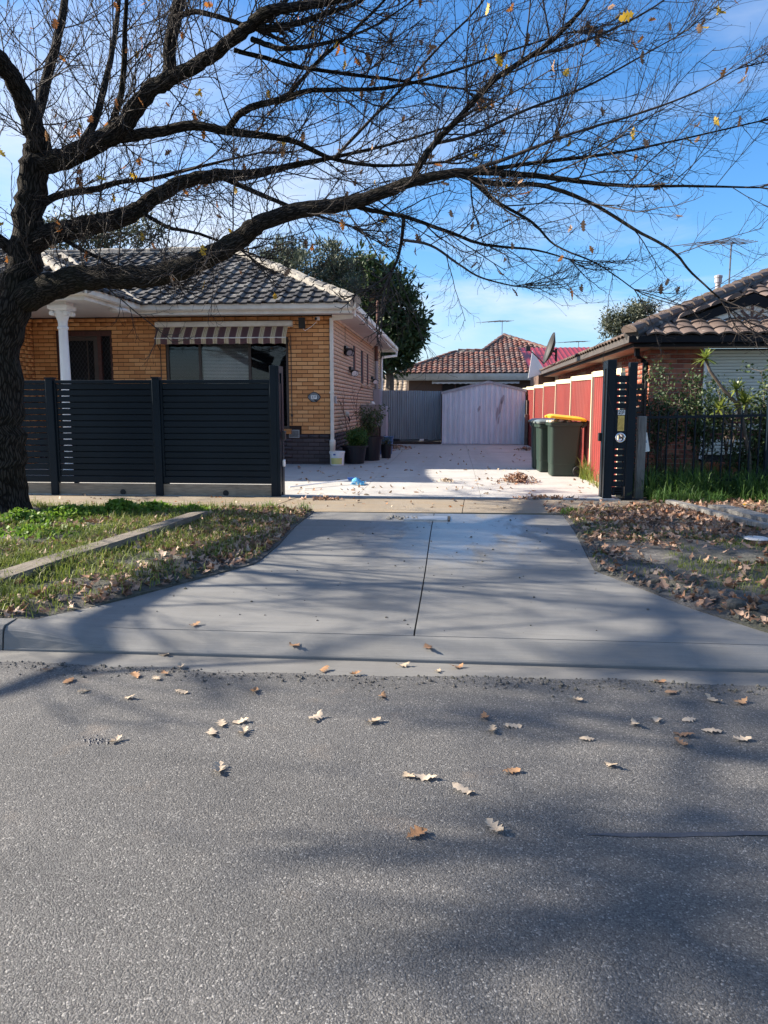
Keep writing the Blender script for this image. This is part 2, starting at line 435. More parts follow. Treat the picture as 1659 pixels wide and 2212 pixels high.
MAT = dict(
    asphalt=mat_asphalt(),
    apron=mat_concrete('new_concrete', (0.188, 0.186, 0.178), wet=True),
    gutter=mat_concrete('gutter_concrete', (0.175, 0.17, 0.16)),
    path=mat_concrete('old_footpath_concrete', (0.27, 0.232, 0.18), tan=0.7),
    yard=mat_concrete('pale_yard_concrete', (0.475, 0.465, 0.44), tan=0.18),
    joint=M('dark_joint', (0.03, 0.03, 0.03), 0.95),
    soil=mat_soil(),
    garden=M('garden_soil', (0.06, 0.055, 0.045), 0.95, 0.4, 3, 0.6, 25, 0.03),
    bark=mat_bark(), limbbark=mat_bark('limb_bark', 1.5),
    twig=M('twig_bark', (0.040, 0.032, 0.028), 0.75, 0.5, 14, spec=0.3),
    brick=mat_brick('orange_brick', (0.52, 0.21, 0.065), (0.68, 0.30, 0.10), (0.76, 0.38, 0.15)),
    sidebrick=mat_brick('pink_brick', (0.62, 0.40, 0.25), (0.67, 0.445, 0.28), (0.71, 0.475, 0.31)),
    darkbrick=mat_brick('dark_base_brick', (0.045, 0.032, 0.034), (0.06, 0.043, 0.045), (0.075, 0.055, 0.055)),
    redbrick=mat_brick('red_brick', (0.17, 0.045, 0.028), (0.30, 0.075, 0.04), (0.42, 0.16, 0.085)),
    brownbrick=mat_brick('brown_brick', (0.075, 0.045, 0.036), (0.10, 0.06, 0.045), (0.13, 0.08, 0.06)),
    mortar=M('dark_mortar', (0.030, 0.014, 0.009), 0.95),
    mortar2=M('pale_mortar', (0.34, 0.29, 0.24), 0.95),
    mortar3=M('base_mortar', (0.03, 0.024, 0.024), 0.95),
    tile=mat_tile('charcoal_tile', [(0, (0.022, 0.021, 0.022)), (0.4, (0.042, 0.040, 0.041)), (0.8, (0.075, 0.072, 0.070)), (1, (0.15, 0.145, 0.135))], (0.34, 0.32, 0.28), 5.0, (0.55, 0.72)),
    redtile=mat_tile('terracotta_tile', [(0, (0.07, 0.036, 0.032)), (0.35, (0.165, 0.058, 0.042)), (0.65, (0.24, 0.085, 0.057)), (0.85, (0.19, 0.13, 0.115)), (1, (0.10, 0.085, 0.085))], (0.17, 0.14, 0.13), 3.0, (0.48, 0.7)),
    browntile=mat_tile('brown_tile', [(0, (0.095, 0.066, 0.052)), (0.5, (0.14, 0.10, 0.08)), (1, (0.20, 0.15, 0.122))], (0.28, 0.24, 0.20), 6.0, (0.6, 0.75)),
    tantile=mat_tile('tan_tile', [(0, (0.28, 0.21, 0.14)), (1, (0.42, 0.33, 0.24))]),
    bedding=M('mortar_bedding', (0.27, 0.25, 0.215), 0.9, 0.35, 9, 0.6, 40, 0.01, dirt=(0.16, 0.14, 0.12)),
    cream=M('cream_paint', (0.70, 0.65, 0.56), 0.45, 0.10, 3, dirt=(0.42, 0.36, 0.28)),
    white=M('white_paint', (0.78, 0.78, 0.77), 0.4, 0.05, 3),
    soffit=M('soffit_sheet', (0.66, 0.63, 0.60), 0.6, 0.07, 1.2, dirt=(0.5, 0.46, 0.42)),
    navy=M('navy_powdercoat', (0.006, 0.0125, 0.020), 0.40, 0.15, 2, 0.05, 90, spec=0.18),
    navy_dark=M('navy_slot', (0.002, 0.003, 0.004), 0.6, spec=0.1),
    frame=M('bronze_frame', (0.05, 0.035, 0.028), 0.45),
    doorwood=M('dark_red_timber', (0.075, 0.022, 0.016), 0.5, 0.3, 12, 0.2, 60),
    mesh=M('security_mesh', (0.045, 0.045, 0.05), 0.5),
    black=M('black_plastic', (0.012, 0.012, 0.014), 0.4),
    dark=M('dark_interior', (0.010, 0.010, 0.012), 0.8),
    blind=M('venetian_blind', (0.62, 0.60, 0.58), 0.5, 0.06),
    glass=mat_glass('window_glass', (0.92, 0.93, 0.94), 0.0),
    glass2=mat_glass('flyscreen_glass', (0.42, 0.44, 0.47), 0.0),
    timber=M('weathered_timber', (0.30, 0.245, 0.18), 0.85, 0.3, 5, 0.5, 30, 0.006, stretch=(1, 12, 12), dirt=(0.16, 0.13, 0.10)),
    greytimber=M('grey_timber', (0.17, 0.145, 0.115), 0.85, 0.35, 4, 0.6, 25, 0.006, stretch=(14, 1.2, 14), dirt=(0.055, 0.045, 0.038)),
    posttimber=M('grey_post_timber', (0.20, 0.19, 0.175), 0.85, 0.35, 4, 0.6, 25, 0.006, stretch=(14, 14, 1.2)),
    redsteel=M('red_fence_steel', (0.25, 0.042, 0.036), 0.4, 0.12, 1.5, dirt=(0.21, 0.06, 0.05)),
    creamsteel=M('cream_fence_steel', (0.70, 0.62, 0.42), 0.45, 0.06),
    zinc=M('grey_corrugated_steel', (0.34, 0.37, 0.40), 0.45, 0.16, 2, stretch=(6, 6, 0.7)),
    shed=M('lilac_shed_steel', (0.68, 0.74, 0.80), 0.5, 0.10, 2, stretch=(3, 3, 0.6), dirt=(0.54, 0.57, 0.61)),
    smear=M('dark_smear', (0.36, 0.36, 0.40), 0.7),
    steel=M('galvanised_steel', (0.42, 0.43, 0.44), 0.4, 0.2, 8, metal=0.7),
    chrome=M('chrome', (0.72, 0.72, 0.72), 0.14, 0.03, metal=1.0),
    brass=M('brass_plate', (0.55, 0.42, 0.16), 0.22, 0.25, 20, metal=1.0),
    fascia=M('dark_fascia', (0.004, 0.005, 0.009), 0.45, spec=0.15),
    gutterdark=M('brown_grey_gutter', (0.085, 0.075, 0.068), 0.4),
    eave2=M('peach_soffit', (0.55, 0.44, 0.36), 0.7),
    shutter=M('cream_shutter', (0.56, 0.57, 0.50), 0.5, 0.05),
    maroon=M('maroon_slat', (0.115, 0.014, 0.022), 0.5),
    bin=M('dark_green_bin', (0.017, 0.034, 0.025), 0.45, 0.12, 3, 0.15, 150, 0.002),
    binlid=M('bin_lid_green', (0.13, 0.155, 0.15), 0.4, 0.15, 6),
    yellow=M('yellow_bin_lid', (0.75, 0.42, 0.015), 0.35, 0.08),
    rubber=M('black_rubber', (0.007, 0.007, 0.008), 0.6),
    pipe=M('grey_pipe', (0.28, 0.27, 0.29), 0.5, 0.1),
    rust=M('rusty_pipe', (0.12, 0.055, 0.04), 0.8, 0.3, 12),
    box=M('meter_box', (0.25, 0.215, 0.21), 0.5, 0.12, 2),
    meter=M('grey_meter_box', (0.36, 0.34, 0.37), 0.45, 0.08),
    pot=M('black_pot', (0.005, 0.007, 0.013), 0.4, 0.15),
    bluecrate=M('blue_plastic', (0.05, 0.13, 0.28), 0.5, 0.15),
    mop=M('blue_mop', (0.10, 0.38, 0.62), 0.85, 0.2, 30, 0.5, 120),
    mopblue=M('deep_blue_plastic', (0.02, 0.09, 0.35), 0.4),
    slate=M('grey_plaque', (0.16, 0.175, 0.18), 0.45, 0.2, 10),
    paper=M('white_tile', (0.75, 0.75, 0.72), 0.4, 0.03),
    ink=M('black_print', (0.008, 0.008, 0.01), 0.5),
    paleyellow=M('pale_yellow_label', (0.65, 0.60, 0.22), 0.5),
    trash=M('crumpled_rubbish', (0.60, 0.50, 0.40), 0.8, 0.4, 8, rnd=0.3),
    paling=M('dark_paling', (0.05, 0.04, 0.035), 0.9, 0.3, 6),
    redroof=M('red_roof_steel', (0.21, 0.022, 0.03), 0.4, 0.08),
    aerial=M('aerial_metal', (0.10, 0.10, 0.11), 0.5, metal=0.3),
    tar=M('sealing_tar', (0.055, 0.056, 0.066), 0.5, 0.25, 30, 0.4, 150),
    grass=mat_leaf('grass_blade', [(0, (0.10, 0.145, 0.02)), (0.5, (0.18, 0.24, 0.036)), (0.85, (0.29, 0.32, 0.07)), (1, (0.36, 0.31, 0.16))], 0.42),
    lush=mat_leaf('lush_grass', [(0, (0.030, 0.085, 0.013)), (0.6, (0.065, 0.15, 0.022)), (1, (0.12, 0.21, 0.04))], 0.3),
    clover=mat_leaf('weed_leaf', [(0, (0.08, 0.17, 0.018)), (0.6, (0.14, 0.26, 0.03)), (1, (0.24, 0.34, 0.045))], 0.42),
    litter=mat_leaf('leaf_litter', [(0, (0.14, 0.072, 0.045)), (0.3, (0.30, 0.165, 0.10)), (0.55, (0.46, 0.295, 0.20)), (0.8, (0.56, 0.40, 0.29)), (1, (0.40, 0.165, 0.065))], 0.12),
    leaf_tan=mat_leaf('tan_leaf', [(0, (0.46, 0.36, 0.25)), (1, (0.60, 0.49, 0.37))], 0.1),
    leaf_brown=mat_leaf('brown_leaf', [(0, (0.25, 0.14, 0.075)), (1, (0.38, 0.23, 0.13))], 0.1),
    leaf_orange=mat_leaf('orange_leaf', [(0, (0.48, 0.17, 0.04)), (1, (0.58, 0.26, 0.07))], 0.35),
    leaf_rust=mat_leaf('rust_leaf', [(0, (0.36, 0.19, 0.09)), (1, (0.47, 0.28, 0.15))], 0.15),
    leaf_gold=mat_leaf('gold_leaf', [(0, (0.60, 0.36, 0.03)), (1, (0.65, 0.45, 0.06))], 0.4),
    cypress=mat_leaf('cypress_foliage', [(0, (0.018, 0.042, 0.014)), (0.7, (0.045, 0.085, 0.024)), (1, (0.11, 0.15, 0.04))], 0.2),
    olive=mat_leaf('olive_foliage', [(0, (0.045, 0.065, 0.04)), (0.6, (0.09, 0.115, 0.075)), (1, (0.15, 0.17, 0.12))], 0.2),
    gum=mat_leaf('gum_foliage', [(0, (0.05, 0.065, 0.035)), (1, (0.13, 0.14, 0.085))], 0.2),
    rose=mat_leaf('rose_leaf', [(0, (0.025, 0.055, 0.018)), (0.6, (0.06, 0.10, 0.03)), (1, (0.12, 0.15, 0.05))], 0.25, 0.6),
    dracaena=mat_leaf('strap_leaf', [(0, (0.10, 0.16, 0.025)), (1, (0.38, 0.42, 0.09))], 0.4, 0.4),
    stem=M('stem', (0.11, 0.085, 0.065), 0.8, 0.3, 10),
    deadstem=M('dead_stem', (0.16, 0.09, 0.07), 0.8, 0.3, 10),
)

# ------------------------------------------------------------------ leaves
def leaf_geo(L, curl, fold, seed, detail=True):
    r = random.Random(seed)
    if detail: prof = [(0, 0.015), (0.10, 0.05), (0.20, 0.21), (0.29, 0.10), (0.41, 0.31), (0.51, 0.14), (0.63, 0.33), (0.73, 0.14), (0.85, 0.19), (1.0, 0.02)]
    else: prof = [(0, 0.02), (0.25, 0.22), (0.36, 0.12), (0.60, 0.33), (0.72, 0.15), (1.0, 0.03)]
    V = []; F = []
    ph = r.uniform(0, 6)
    for i, (t, w) in enumerate(prof):
        wl, wr = w * r.uniform(0.75, 1.2), w * r.uniform(0.75, 1.2)
        z0 = curl * (t - 0.5) ** 2 * 1.2 + 0.05 * math.sin(5 * t + ph)
        V += [((t - 0.5) * L, -wl * L, (z0 + fold * wl + r.uniform(-.03, .05)) * L), ((t - 0.5) * L, 0, z0 * L), ((t - 0.5) * L, wr * L, (z0 + fold * wr + r.uniform(-.03, .05)) * L)]
    for i in range(len(prof) - 1):
        a = i * 3
        F += [(a, a + 1, a + 4, a + 3), (a + 1, a + 2, a + 5, a + 4)]
    V = np.array(V); V[:, 2] -= V[:, 2].min()
    return V, np.array(F)
LEAF_D = [leaf_geo(1, random.uniform(0.0, 0.55), random.uniform(-0.3, 0.5), i) for i in range(10)]
LEAF_S = [leaf_geo(1, random.uniform(0.0, 0.9), random.uniform(-0.6, 1.0), 50 + i, False) for i in range(10)]
leaf_meshes = {}
def leaf_mesh(v, matn):
    if (v, matn) not in leaf_meshes:
        V, F = LEAF_D[v]
        leaf_meshes[v, matn] = npmesh('oak_leaf', V, F, MAT[matn])
    return leaf_meshes[v, matn]
def rotm(az, tx, ty):
    return np.array((Matrix.Rotation(az, 3, 'Z') @ Matrix.Rotation(tx, 3, 'X') @ Matrix.Rotation(ty, 3, 'Y')))
def scatter(items, geos):
    """items: (x, y, z, size, az, tx, ty); one joined mesh"""
    Vs = []; Fs = []; n = 0
    for it in items:
        V, F = geos[random.randrange(len(geos))]
        W = (V * it[3]) @ rotm(it[4], it[5], it[6]).T + np.array(it[:3])
        Vs.append(W); Fs.append(F + n); n += len(V)
    return np.concatenate(Vs), np.concatenate(Fs)
def stuff_obj(name, V, F, mat, label=None, cat=None, parent=None, o=(0, 0, 0), kind='stuff', smooth=False):
    V = np.asarray(V) - np.array(o)
    ob = place(name, npmesh(name, V, F, mat, smooth), o, parent)
    if kind: ob['kind'] = kind
    if label: ob['label'] = label; ob['category'] = cat
    return ob

# ================================================================== GROUND
nz_tab = np.random.default_rng(5).random((64, 64))
def vnoise(x, y):
    xi, yi = math.floor(x), math.floor(y); fx, fy = x - xi, y - yi
    fx = fx * fx * (3 - 2 * fx); fy = fy * fy * (3 - 2 * fy)
    g = lambda i, j: nz_tab[i % 64, j % 64]
    return lerp(lerp(g(xi, yi), g(xi + 1, yi), fx), lerp(g(xi, yi + 1), g(xi + 1, yi + 1), fx), fy)
def fbm(x, y): return vnoise(x, y) * .55 + vnoise(2.1 * x + 7, 2.1 * y) * .28 + vnoise(4.3 * x, 4.3 * y + 3) * .17

b = MB(); b.box(-300, 300, -300, 300, -0.9, -0.30); struct(b.build('ground', MAT['garden']))
def road_z(x, y): return 0.004 * math.sin(1.3 * x) * math.sin(1.7 * y + 1) + (0.002 * math.sin(9 * x + 4 * y) if y > -2 else 0) - (0.004 if y > 4.1 else 0)
b = MB()
xs = [-40, -20, -10] + [lerp(-6, 6, i / 48) for i in range(49)] + [10, 20, 40]
ye = lambda x: 4.17 + 0.02 * math.sin(2.1 * x) + 0.013 * math.sin(7.3 * x + 1)
b.sheet([[(x, lerp(-6, ye(x), t), road_z(x, lerp(-6, ye(x), t))) for x in xs] for t in [i / 40 for i in range(41)]])
n0 = len(b.v)
b.sheet([[(x, ye(x), road_z(x, ye(x))) for x in xs], [(x, ye(x) + .01, -0.06) for x in xs]])
road = struct(b.build('road', MAT['asphalt'], smooth=False))
# sealing strip on the asphalt
b = MB(); p0 = ong(1268, 1806); p1 = ong(1659, 1803)
dd = (p1 - p0); N = 26
ctr = [p0 + dd * (i / N * 1.25) + Vector((0, 0.0015 * math.sin(i * 1.1), 0)) for i in range(N + 1)]
b.sheet([[(c.x, c.y - (0.003 + 0.010 * min(1, i / 5)), road_z(c.x, c.y) + 0.003) for i, c in enumerate(ctr)], [(c.x, c.y + (0.003 + 0.010 * min(1, i / 5)), road_z(c.x, c.y) + 0.0035) for i, c in enumerate(ctr)]])
tag(b.build('sealing_strip', MAT['tar']), 'thin dark strip of tar sealing a crack in the road', 'road seal')
# grey gutter tray
def panel(name, y0, y1, xl, xr, nr, nc, zf, mat, parent, skirt=0.12, dz=0.0):
    m = MB(); rows = []
    for i in range(nr + 1):
        y = lerp(y0, y1, i / nr); a, c = xl(y), xr(y)
        rows.append([(lerp(a, c, j / nc), y, zf(y) + dz) for j in range(nc + 1)])
    m.sheet(rows)
    edge = [r[0] for r in rows][::-1] + rows[0][1:] + [r[-1] for r in rows][1:] + rows[-1][::-1][1:]
    m.sheet([[(x, y, z - skirt) for x, y, z in edge], edge])
    return m.build(name, mat, parent)
gut = struct(thing('gutter', 'x', 'x', (0, 4.3, 0))); del gut['label'], gut['category']
for x0, x1 in ((-40, -2.92), (-2.912, 4.2), (4.208, 40)):
    panel('tray', 4.13, 4.425, lambda y: x0, lambda y: x1, 6, max(2, int((x1 - x0))), lambda y: gz(y) if y > 4.2 else -0.006 - (4.2 - y) * 0.03, MAT['gutter'], gut)
kerb = struct(thing('kerb', 'x', 'x', (0, 4.5, 0))); del kerb['label'], kerb['category']
for x0, x1 in ((-40, -5.4), (-5.39, -2.80), (3.4, 6), (6.01, 40)):
    m = MB(); pr = [(4.428, -0.1), (4.428, 0.02), (4.445, 0.115), (4.47, 0.138), (4.60, 0.142), (4.61, 0.1), (4.61, -0.1)]
    m.loft([[(x0, y, z) for y, z in pr], [(x1, y, z) for y, z in pr]]); m.build('kerb_block', MAT['gutter'], kerb)
# apron
APL = [(4.42, -2.80), (4.55, -2.73), (5.39, -2.31), (6.56, -1.72), (7.36, -1.71), (8.53, -1.77), (9.6, -1.75)]
APR = [(4.42, 2.75), (4.81, 1.98), (5.35, 1.68), (6.53, 1.21), (8.48, 1.335), (9.7, 1.37)]
aL = lambda y: pw(y, APL); aR = lambda y: pw(y, APR)
jc = lambda y: -0.225 + 0.004 * math.sin(y * 1.3)
apron = struct(thing('driveway_apron', 'x', 'x', (0, 7, 0.1))); del apron['label'], apron['category']
g = 0.005
def kz(y): return gz(y)
def lay(x0f, x1f):                              # kerb layback flares up into the full kerb at its left end
    m = MB(); rows = []
    for i in range(17):
        y = lerp(4.43, 4.612, i / 16); r = []
        for j in range(49):
            x = lerp(x0f(y), x1f(y), j / 48); t = max(0, min(1, (-2.05 - x) / 0.75), min(1, (x - 2.65) / 0.70)); t = t * t * (3 - 2 * t)
            full = pw(y, [(4.43, 0.0), (4.446, 0.10), (4.47, 0.128), (4.61, 0.138)])
            r.append((x, y, lerp(gz(y), full, t)))
        rows.append(r)
    m.sheet(rows); edge = rows[0]; m.sheet([[(x, y - .002, z - .1) for x, y, z in edge], [(x, y - .003, z - .006) for x, y, z in edge], edge]); return m
lay(lambda y: -2.79, lambda y: 3.39).build('layback_kerb', MAT['apron'], apron)
def zA(y): return gz(y)
def flare(name, y0, y1, xl, xr):
    m = MB(); rows = []
    for i in range(25):
        y = lerp(y0, y1, i / 24); a, c = xl(y), xr(y); r = []
        for j in range(25):
            x = lerp(a, c, j / 24); t = max(0, min(1, (-2.05 - x) / 0.75)); t = t * t * (3 - 2 * t) * max(0, 1 - (y - 4.6) / 0.7)
            r.append((x, y, gz(y) + 0.036 * t))
        rows.append(r)
    m.sheet(rows)
    edge = [r[0] for r in rows][::-1] + rows[0][1:] + [r[-1] for r in rows][1:] + rows[-1][::-1][1:]
    m.sheet([[(x, y, z - .13) for x, y, z in edge], edge])
    m.build(name, MAT['apron'], apron)
for y0, y1 in ((4.618, 6.52), (6.526, 9.60)):
    flare('slab', y0, y1, aL, lambda y: jc(y) - g)
    flare('slab', y0, y1, lambda y: jc(y) + g, aR)
b = MB(); b.sheet([[(-2.7, 4.5, -.02), (2.9, 4.5, -.02)], [(-1.6, 9.6, .05), (1.3, 9.6, .05)]]); b.build('joint_base', MAT['joint'], apron)
# water meter pit lid in the top of the apron
pt = thing('pit_cover', 'long wet steel pit lid set into the top of the concrete driveway apron', 'pit lid', (0.2, 9.3, gz(9.3)))
b = MB(); q0 = ong(872, 1123); q1 = ong(966, 1127)
b.box(q0.x, q1.x, 9.02, 9.34, gz(9.2) - .02, gz(9.2) + 0.014); b.build('lid', MAT['steel'], pt)
b = MB(); b.box(q1.x + .004, q1.x + .035, 9.0, 9.36, gz(9.2) - .02, gz(9.2) + .010); b.box(q0.x, q1.x, 9.344, 9.37, gz(9.2) - .02, gz(9.2) + .012); b.build('frame', MAT['joint'], pt)
b = MB()
for i in range(22):
    a = rng.uniform(-.18, .18); c = rng.uniform(-.12, .12)
    b.lathe((q0.x - .02 + a, 9.2 + c, gz(9.2)), [(0.02, 0), (0.03, .006), (0.012, .02), (0.001, .024)], 5)
tag(b.build('cement_rubble', MAT['gutter'], kind='stuff'), 'small crumbs of pale cement at the end of the pit lid', 'rubble')
# footpath bays
fp = struct(thing('footpath', 'x', 'x', (0, 10.3, .17))); del fp['label'], fp['category']
fy = lambda x: pw(x, [(-9, 9.62), (-1.7, 9.60), (1.4, 9.72), (2.7, 10.2), (6, 10.15)])
cut = [-30, -12, -9.3, -7.6, -5.9, -4.0, -2.35, 0.15, 1.20, 2.75, 4.3, 6, 12, 30]
for a, c in zip(cut, cut[1:]):
    skf = lambda q: 0.22 if q == -2.35 else -0.16 if q == 1.20 else 0.05 if q == .15 else 0.0
    m = MB(); rows = []; nc = 8
    dzb = rng.uniform(-.004, .004)
    for i in range(9):
        rows.append([])
        for j in range(nc + 1):
            x = lerp(a + g, c - g, j / nc); y0 = fy(x) + .006
            y = lerp(y0, 11.04, i / 8)
            rows[-1].append((x - lerp(skf(a), skf(c), j / nc) * (0.5 - i / 8), y, gz(y) + dzb + 0.004))
    m.sheet(rows); edge = [r[0] for r in rows][::-1] + rows[0][1:] + [r[-1] for r in rows][1:]
    m.sheet([[(x, y, z - .12) for x, y, z in edge], edge]); m.build('path_slab', MAT['path'], fp)
b = MB(); b.box(-30, 30, 9.62, 11.0, 0.0, 0.12); b.build('joint_base', MAT['joint'], fp)
# yard
yard = struct(thing('yard_slab', 'x', 'x', (-2, 15, .2))); del yard['label'], yard['category']
yx = [-9.2, -5.0, -1.4, 0.42, 2.40]
for (a, c) in zip(yx, yx[1:]):
    for y0, y1 in ((11.17, 13.9), (13.908, 17.2), (17.208, 21.4), (21.408, 25.7)):
        if c < -2.5 and y0 > 13.91: continue
        if c < 0 and y0 > 17: a2 = -2.55
        else: a2 = a
        if y0 > 13.9 and a < -2.55 < c: a2 = -2.595 if y0 > 16.6 else a
        panel('slab', y0, y1, lambda y: a2 + .003, lambda y: c - .003, 10, 6, gz, MAT['yard'], yard, dz=rng.uniform(-.002, .002))
panel('slab', 25.708, 29.5, lambda y: -0.42, lambda y: 2.4, 4, 4, gz, MAT['yard'], yard)
panel('slab', 13.908, 16.56, lambda y: -9.2, lambda y: -5.0, 4, 4, gz, MAT['yard'], yard)
b = MB(); b.box(-9.2, 2.4, 11.2, 27, 0.02, 0.15); b.build('joint_base', MAT['joint'], yard)
# sliding gate track
tr = thing('gate_track', 'galvanised sliding gate rail set in a dark groove across the driveway', 'gate track', (0, 11.1, .18))
b = MB(); b.box(-2.6, 2.3, 11.045, 11.165, .10, .168); b.build('groove', MAT['joint'], tr)
b = MB(); b.box(-9, 2.3, 11.095, 11.15, .16, .187); b.tube([(-9, 11.122, .192), (2.3, 11.122, .192)], .009, 6); b.build('rail', MAT['steel'], tr)
# garden ground on both sides of the drive and behind
def terrain(name, x0, x1, y0, y1, z, nx=2, ny=2, mat='garden'):
    m = MB(); m.sheet([[(lerp(x0, x1, j / nx), lerp(y0, y1, i / ny), z) for j in range(nx + 1)] for i in range(ny + 1)])
    return struct(m.build(name, MAT[mat]))
terrain('neighbour_garden', 2.42, 40, 11.04, 60, .17)
terrain('back_ground', -60, 2.41, 29.4, 60, .17)
terrain('far_ground', -150, 150, 60, 260, .16)
terrain('side_ground', -60, -9.21, 11.04, 29.4, .17)
terrain('back_path', -9.2, -0.43, 25.71, 29.4, .19)
# nature strips: bumpy soil
def strip_z(x, y, side):
    e = (aL(y) - x) if side < 0 else (x - aR(y))
    e = max(0, min(1, e / 0.35))
    ze = 0.012 if side < 0 else 0.008
    return gz(y) + ze + 0.02 * e + (fbm(x * 1.6, y * 1.6) - .45) * 0.07 * e + (fbm(x * 7, y * 7) - .5) * 0.045 * (0.35 + .65 * e)
def nstrip(name, side):
    m = MB(); rows = []
    for i in range(91):
        y = lerp(4.612, 9.9 if side > 0 else 9.61, i / 90); r = []
        for j in range(111):
            t = (j / 110) ** 1.6
            x = aL(y) - .001 - .006 * fbm(y * 9, 2) - t * 9 if side < 0 else aR(y) + .001 + .006 * fbm(y * 9, 4) + t * 8
            yy = y
            if i == 90: yy = fy(x) + .003
            r.append((x, yy, strip_z(x, y, side)))
        if side < 0: r = r[::-1]
        rows.append(r)
    m.sheet(rows); j0 = -1 if side < 0 else 0; m.sheet([[(r[j0][0], r[j0][1], r[j0][2] - .09) for r in rows], [r[j0] for r in rows]]); m.sheet([[(p[0], p[1], p[2] - .12) for p in rows[0]], rows[0]]); k = m.build(name, MAT['soil'], smooth=True); return struct(k)
nstrip('nature_strip', -1); nstrip('nature_strip', 1)

# ================================================================== LEFT HOUSE
HY, HX, WT = 16.57, -2.605, 3.42
house = thing('brick_house', 'single storey orange brick house with charcoal tiled hip roof and striped awning', 'house', (-6, HY, .2))
BR_MESH = {}
def brick_mesh(mat, rot):
    if (mat, rot) not in BR_MESH:
        m = MB()
        if rot: m.box(-.02, .012, -.115, .115, -.0375, .0375)
        else: m.box(-.115, .115, -.012, .02, -.0375, .0375)
        BR_MESH[mat, rot] = m.mesh('brick', MAT[mat])
    return BR_MESH[mat, rot]
def brickwork(wall, axis, pos, a0, a1, z0, z1, holes, mat, budget, visible, sgn=1, joint=.0145, course=.0862, blen=.24, stuffname='brickwork'):
    """brick faces along an x wall (axis 0, facing -y) or a y wall (axis 1, facing +x when sgn=1)"""
    cand = []; nz = int(round((z1 - z0) / course))
    for k in range(nz):
        zc = z0 + (k + .5) * course
        if zc + .02 > z1: continue
        off = (k % 2) * blen / 2
        s = a0 - off
        while s < a1:
            spans = [(max(s, a0), min(s + blen, a1))]
            for (h0, h1, hz0, hz1) in holes:
                if hz0 < zc < hz1:
                    ns = []
                    for p, q in spans:
                        if q <= h0 or p >= h1: ns.append((p, q)); continue
                        if p < h0: ns.append((p, h0))
                        if q > h1: ns.append((h1, q))
                    spans = ns
            for p, q in spans:
                if q - p > .03: cand.append((p, q, zc, k))
            s += blen
    pts = lambda c: (c, pos) if axis == 0 else (pos, c)
    vis = [c for c in cand if visible((c[0] + c[1]) / 2, c[2])]
    take = vis[:budget]; tk = set(map(id, take)); rest = [c for c in cand if id(c) not in tk]
    me = brick_mesh(mat, axis)
    for p, q, zc, k in take:
        c = (p + q) / 2; w = q - p - .009
        x, y = pts(c)
        o = place('brick', me, (x, y, zc), wall)
        j = random.uniform(-.0015, .0015)
        if axis == 0: o.scale = (w / .23, 1, (course - joint) / .075); o.location.y += j
        else:
            o.scale = (sgn, w / .23, (course - joint) / .075)
    if rest:
        V = []; F = []; n = 0
        bf = np.array([(3, 2, 1, 0), (4, 5, 6, 7), (0, 1, 5, 4), (1, 2, 6, 5), (2, 3, 7, 6), (3, 0, 4, 7)])
        for p, q, zc, k in rest:
            p += .0045; q -= .0045; h = (course - joint) / 2; j = random.uniform(-.0015, .0015)
            if axis == 0: x0, x1, y0, y1 = p, q, pos - .012 + j, pos + .02
            else: x0, x1, y0, y1 = (pos - .02, pos + .012 + j, p, q) if sgn > 0 else (pos - .012 + j, pos + .02, p, q)
            V += [(x0, y0, zc - h), (x1, y0, zc - h), (x1, y1, zc - h), (x0, y1, zc - h), (x0, y0, zc + h), (x1, y0, zc + h), (x1, y1, zc + h), (x0, y1, zc + h)]
            F.append(bf + n); n += 8
        V = np.array(V); o = V.mean(0)
        stuff_obj(stuffname, V, np.concatenate(F), MAT[mat], parent=wall, o=o)
    return len(take)
DOOR = (-8.72, -7.46, 0.3, 3.13); WIN = (-6.25, -3.545, 1.02, 3.0)
def wallbox(name, x0, x1, y0, y1, z0, z1, mat, parent): return MB().box(x0, x1, y0, y1, z0, z1).build(name, MAT[mat], parent)
# front wall: backing panels round the openings
m = MB(); y0, y1 = HY, HY + .11
for x0, x1, z0, z1 in ((-9.25, DOOR[0], .15, WT), (DOOR[0], DOOR[1], DOOR[3], WT), (DOOR[1], WIN[0], .15, WT), (WIN[0], WIN[1], WIN[3], WT), (WIN[0], WIN[1], .15, WIN[2]), (WIN[1], HX, .15, WT)):
    m.box(x0, x1, y0, y1, z0, z1)
fw = m.build('front_wall', MAT['mortar'], house)
see = lambda x, z: (x > -3.62 and z > .9) or z > 2.0
nb = brickwork(fw, 0, HY, -9.25, HX + .012, .905, WT - .02, [DOOR, WIN, (-3.55, -3.28, .905, 1.05)], 'brick', 270, see)
nb += brickwork(fw, 0, HY, -9.25, HX + .012, .21, .905, [DOOR], 'darkbrick', 30, lambda x, z: x > -3.6, stuffname='base_brickwork')
m = MB(); m.box(HX - .11, HX, HY + .112, 27.55, .15, WT); sw = m.build('side_wall', MAT['mortar'], house)
SWIN = [(20.05, 20.60, 2.42, 3.06), (21.75, 22.35, 2.15, 3.02), (23.2, 23.7, 2.15, 3.02)]
brickwork(sw, 1, HX, HY - .0, 27.55, .905, WT - .02, SWIN, 'sidebrick', 0, lambda a, z: False)
brickwork(sw, 1, HX, HY - .0, 27.55, .21, .905, [], 'darkbrick', 0, lambda a, z: False, stuffname='base_brickwork')
m = MB(); m.box(-9.36, -9.25, 13.9, HY + .11, .15, WT); pwall = m.build('porch_side_wall', MAT['mortar'], house)
brickwork(pwall, 1, -9.25, 14.5, HY - .01, .21, WT - .04, [], 'brick', 0, lambda a, z: False)
m = MB(); m.box(-14, -9.37, 13.9, 14.01, .15, WT); m.box(-14, -9.4, 14.02, 27.5, .15, WT); m.box(-9.4, HX - .12, 27.4, 27.5, .15, WT); m.build('rear_block', MAT['brownbrick'], house)
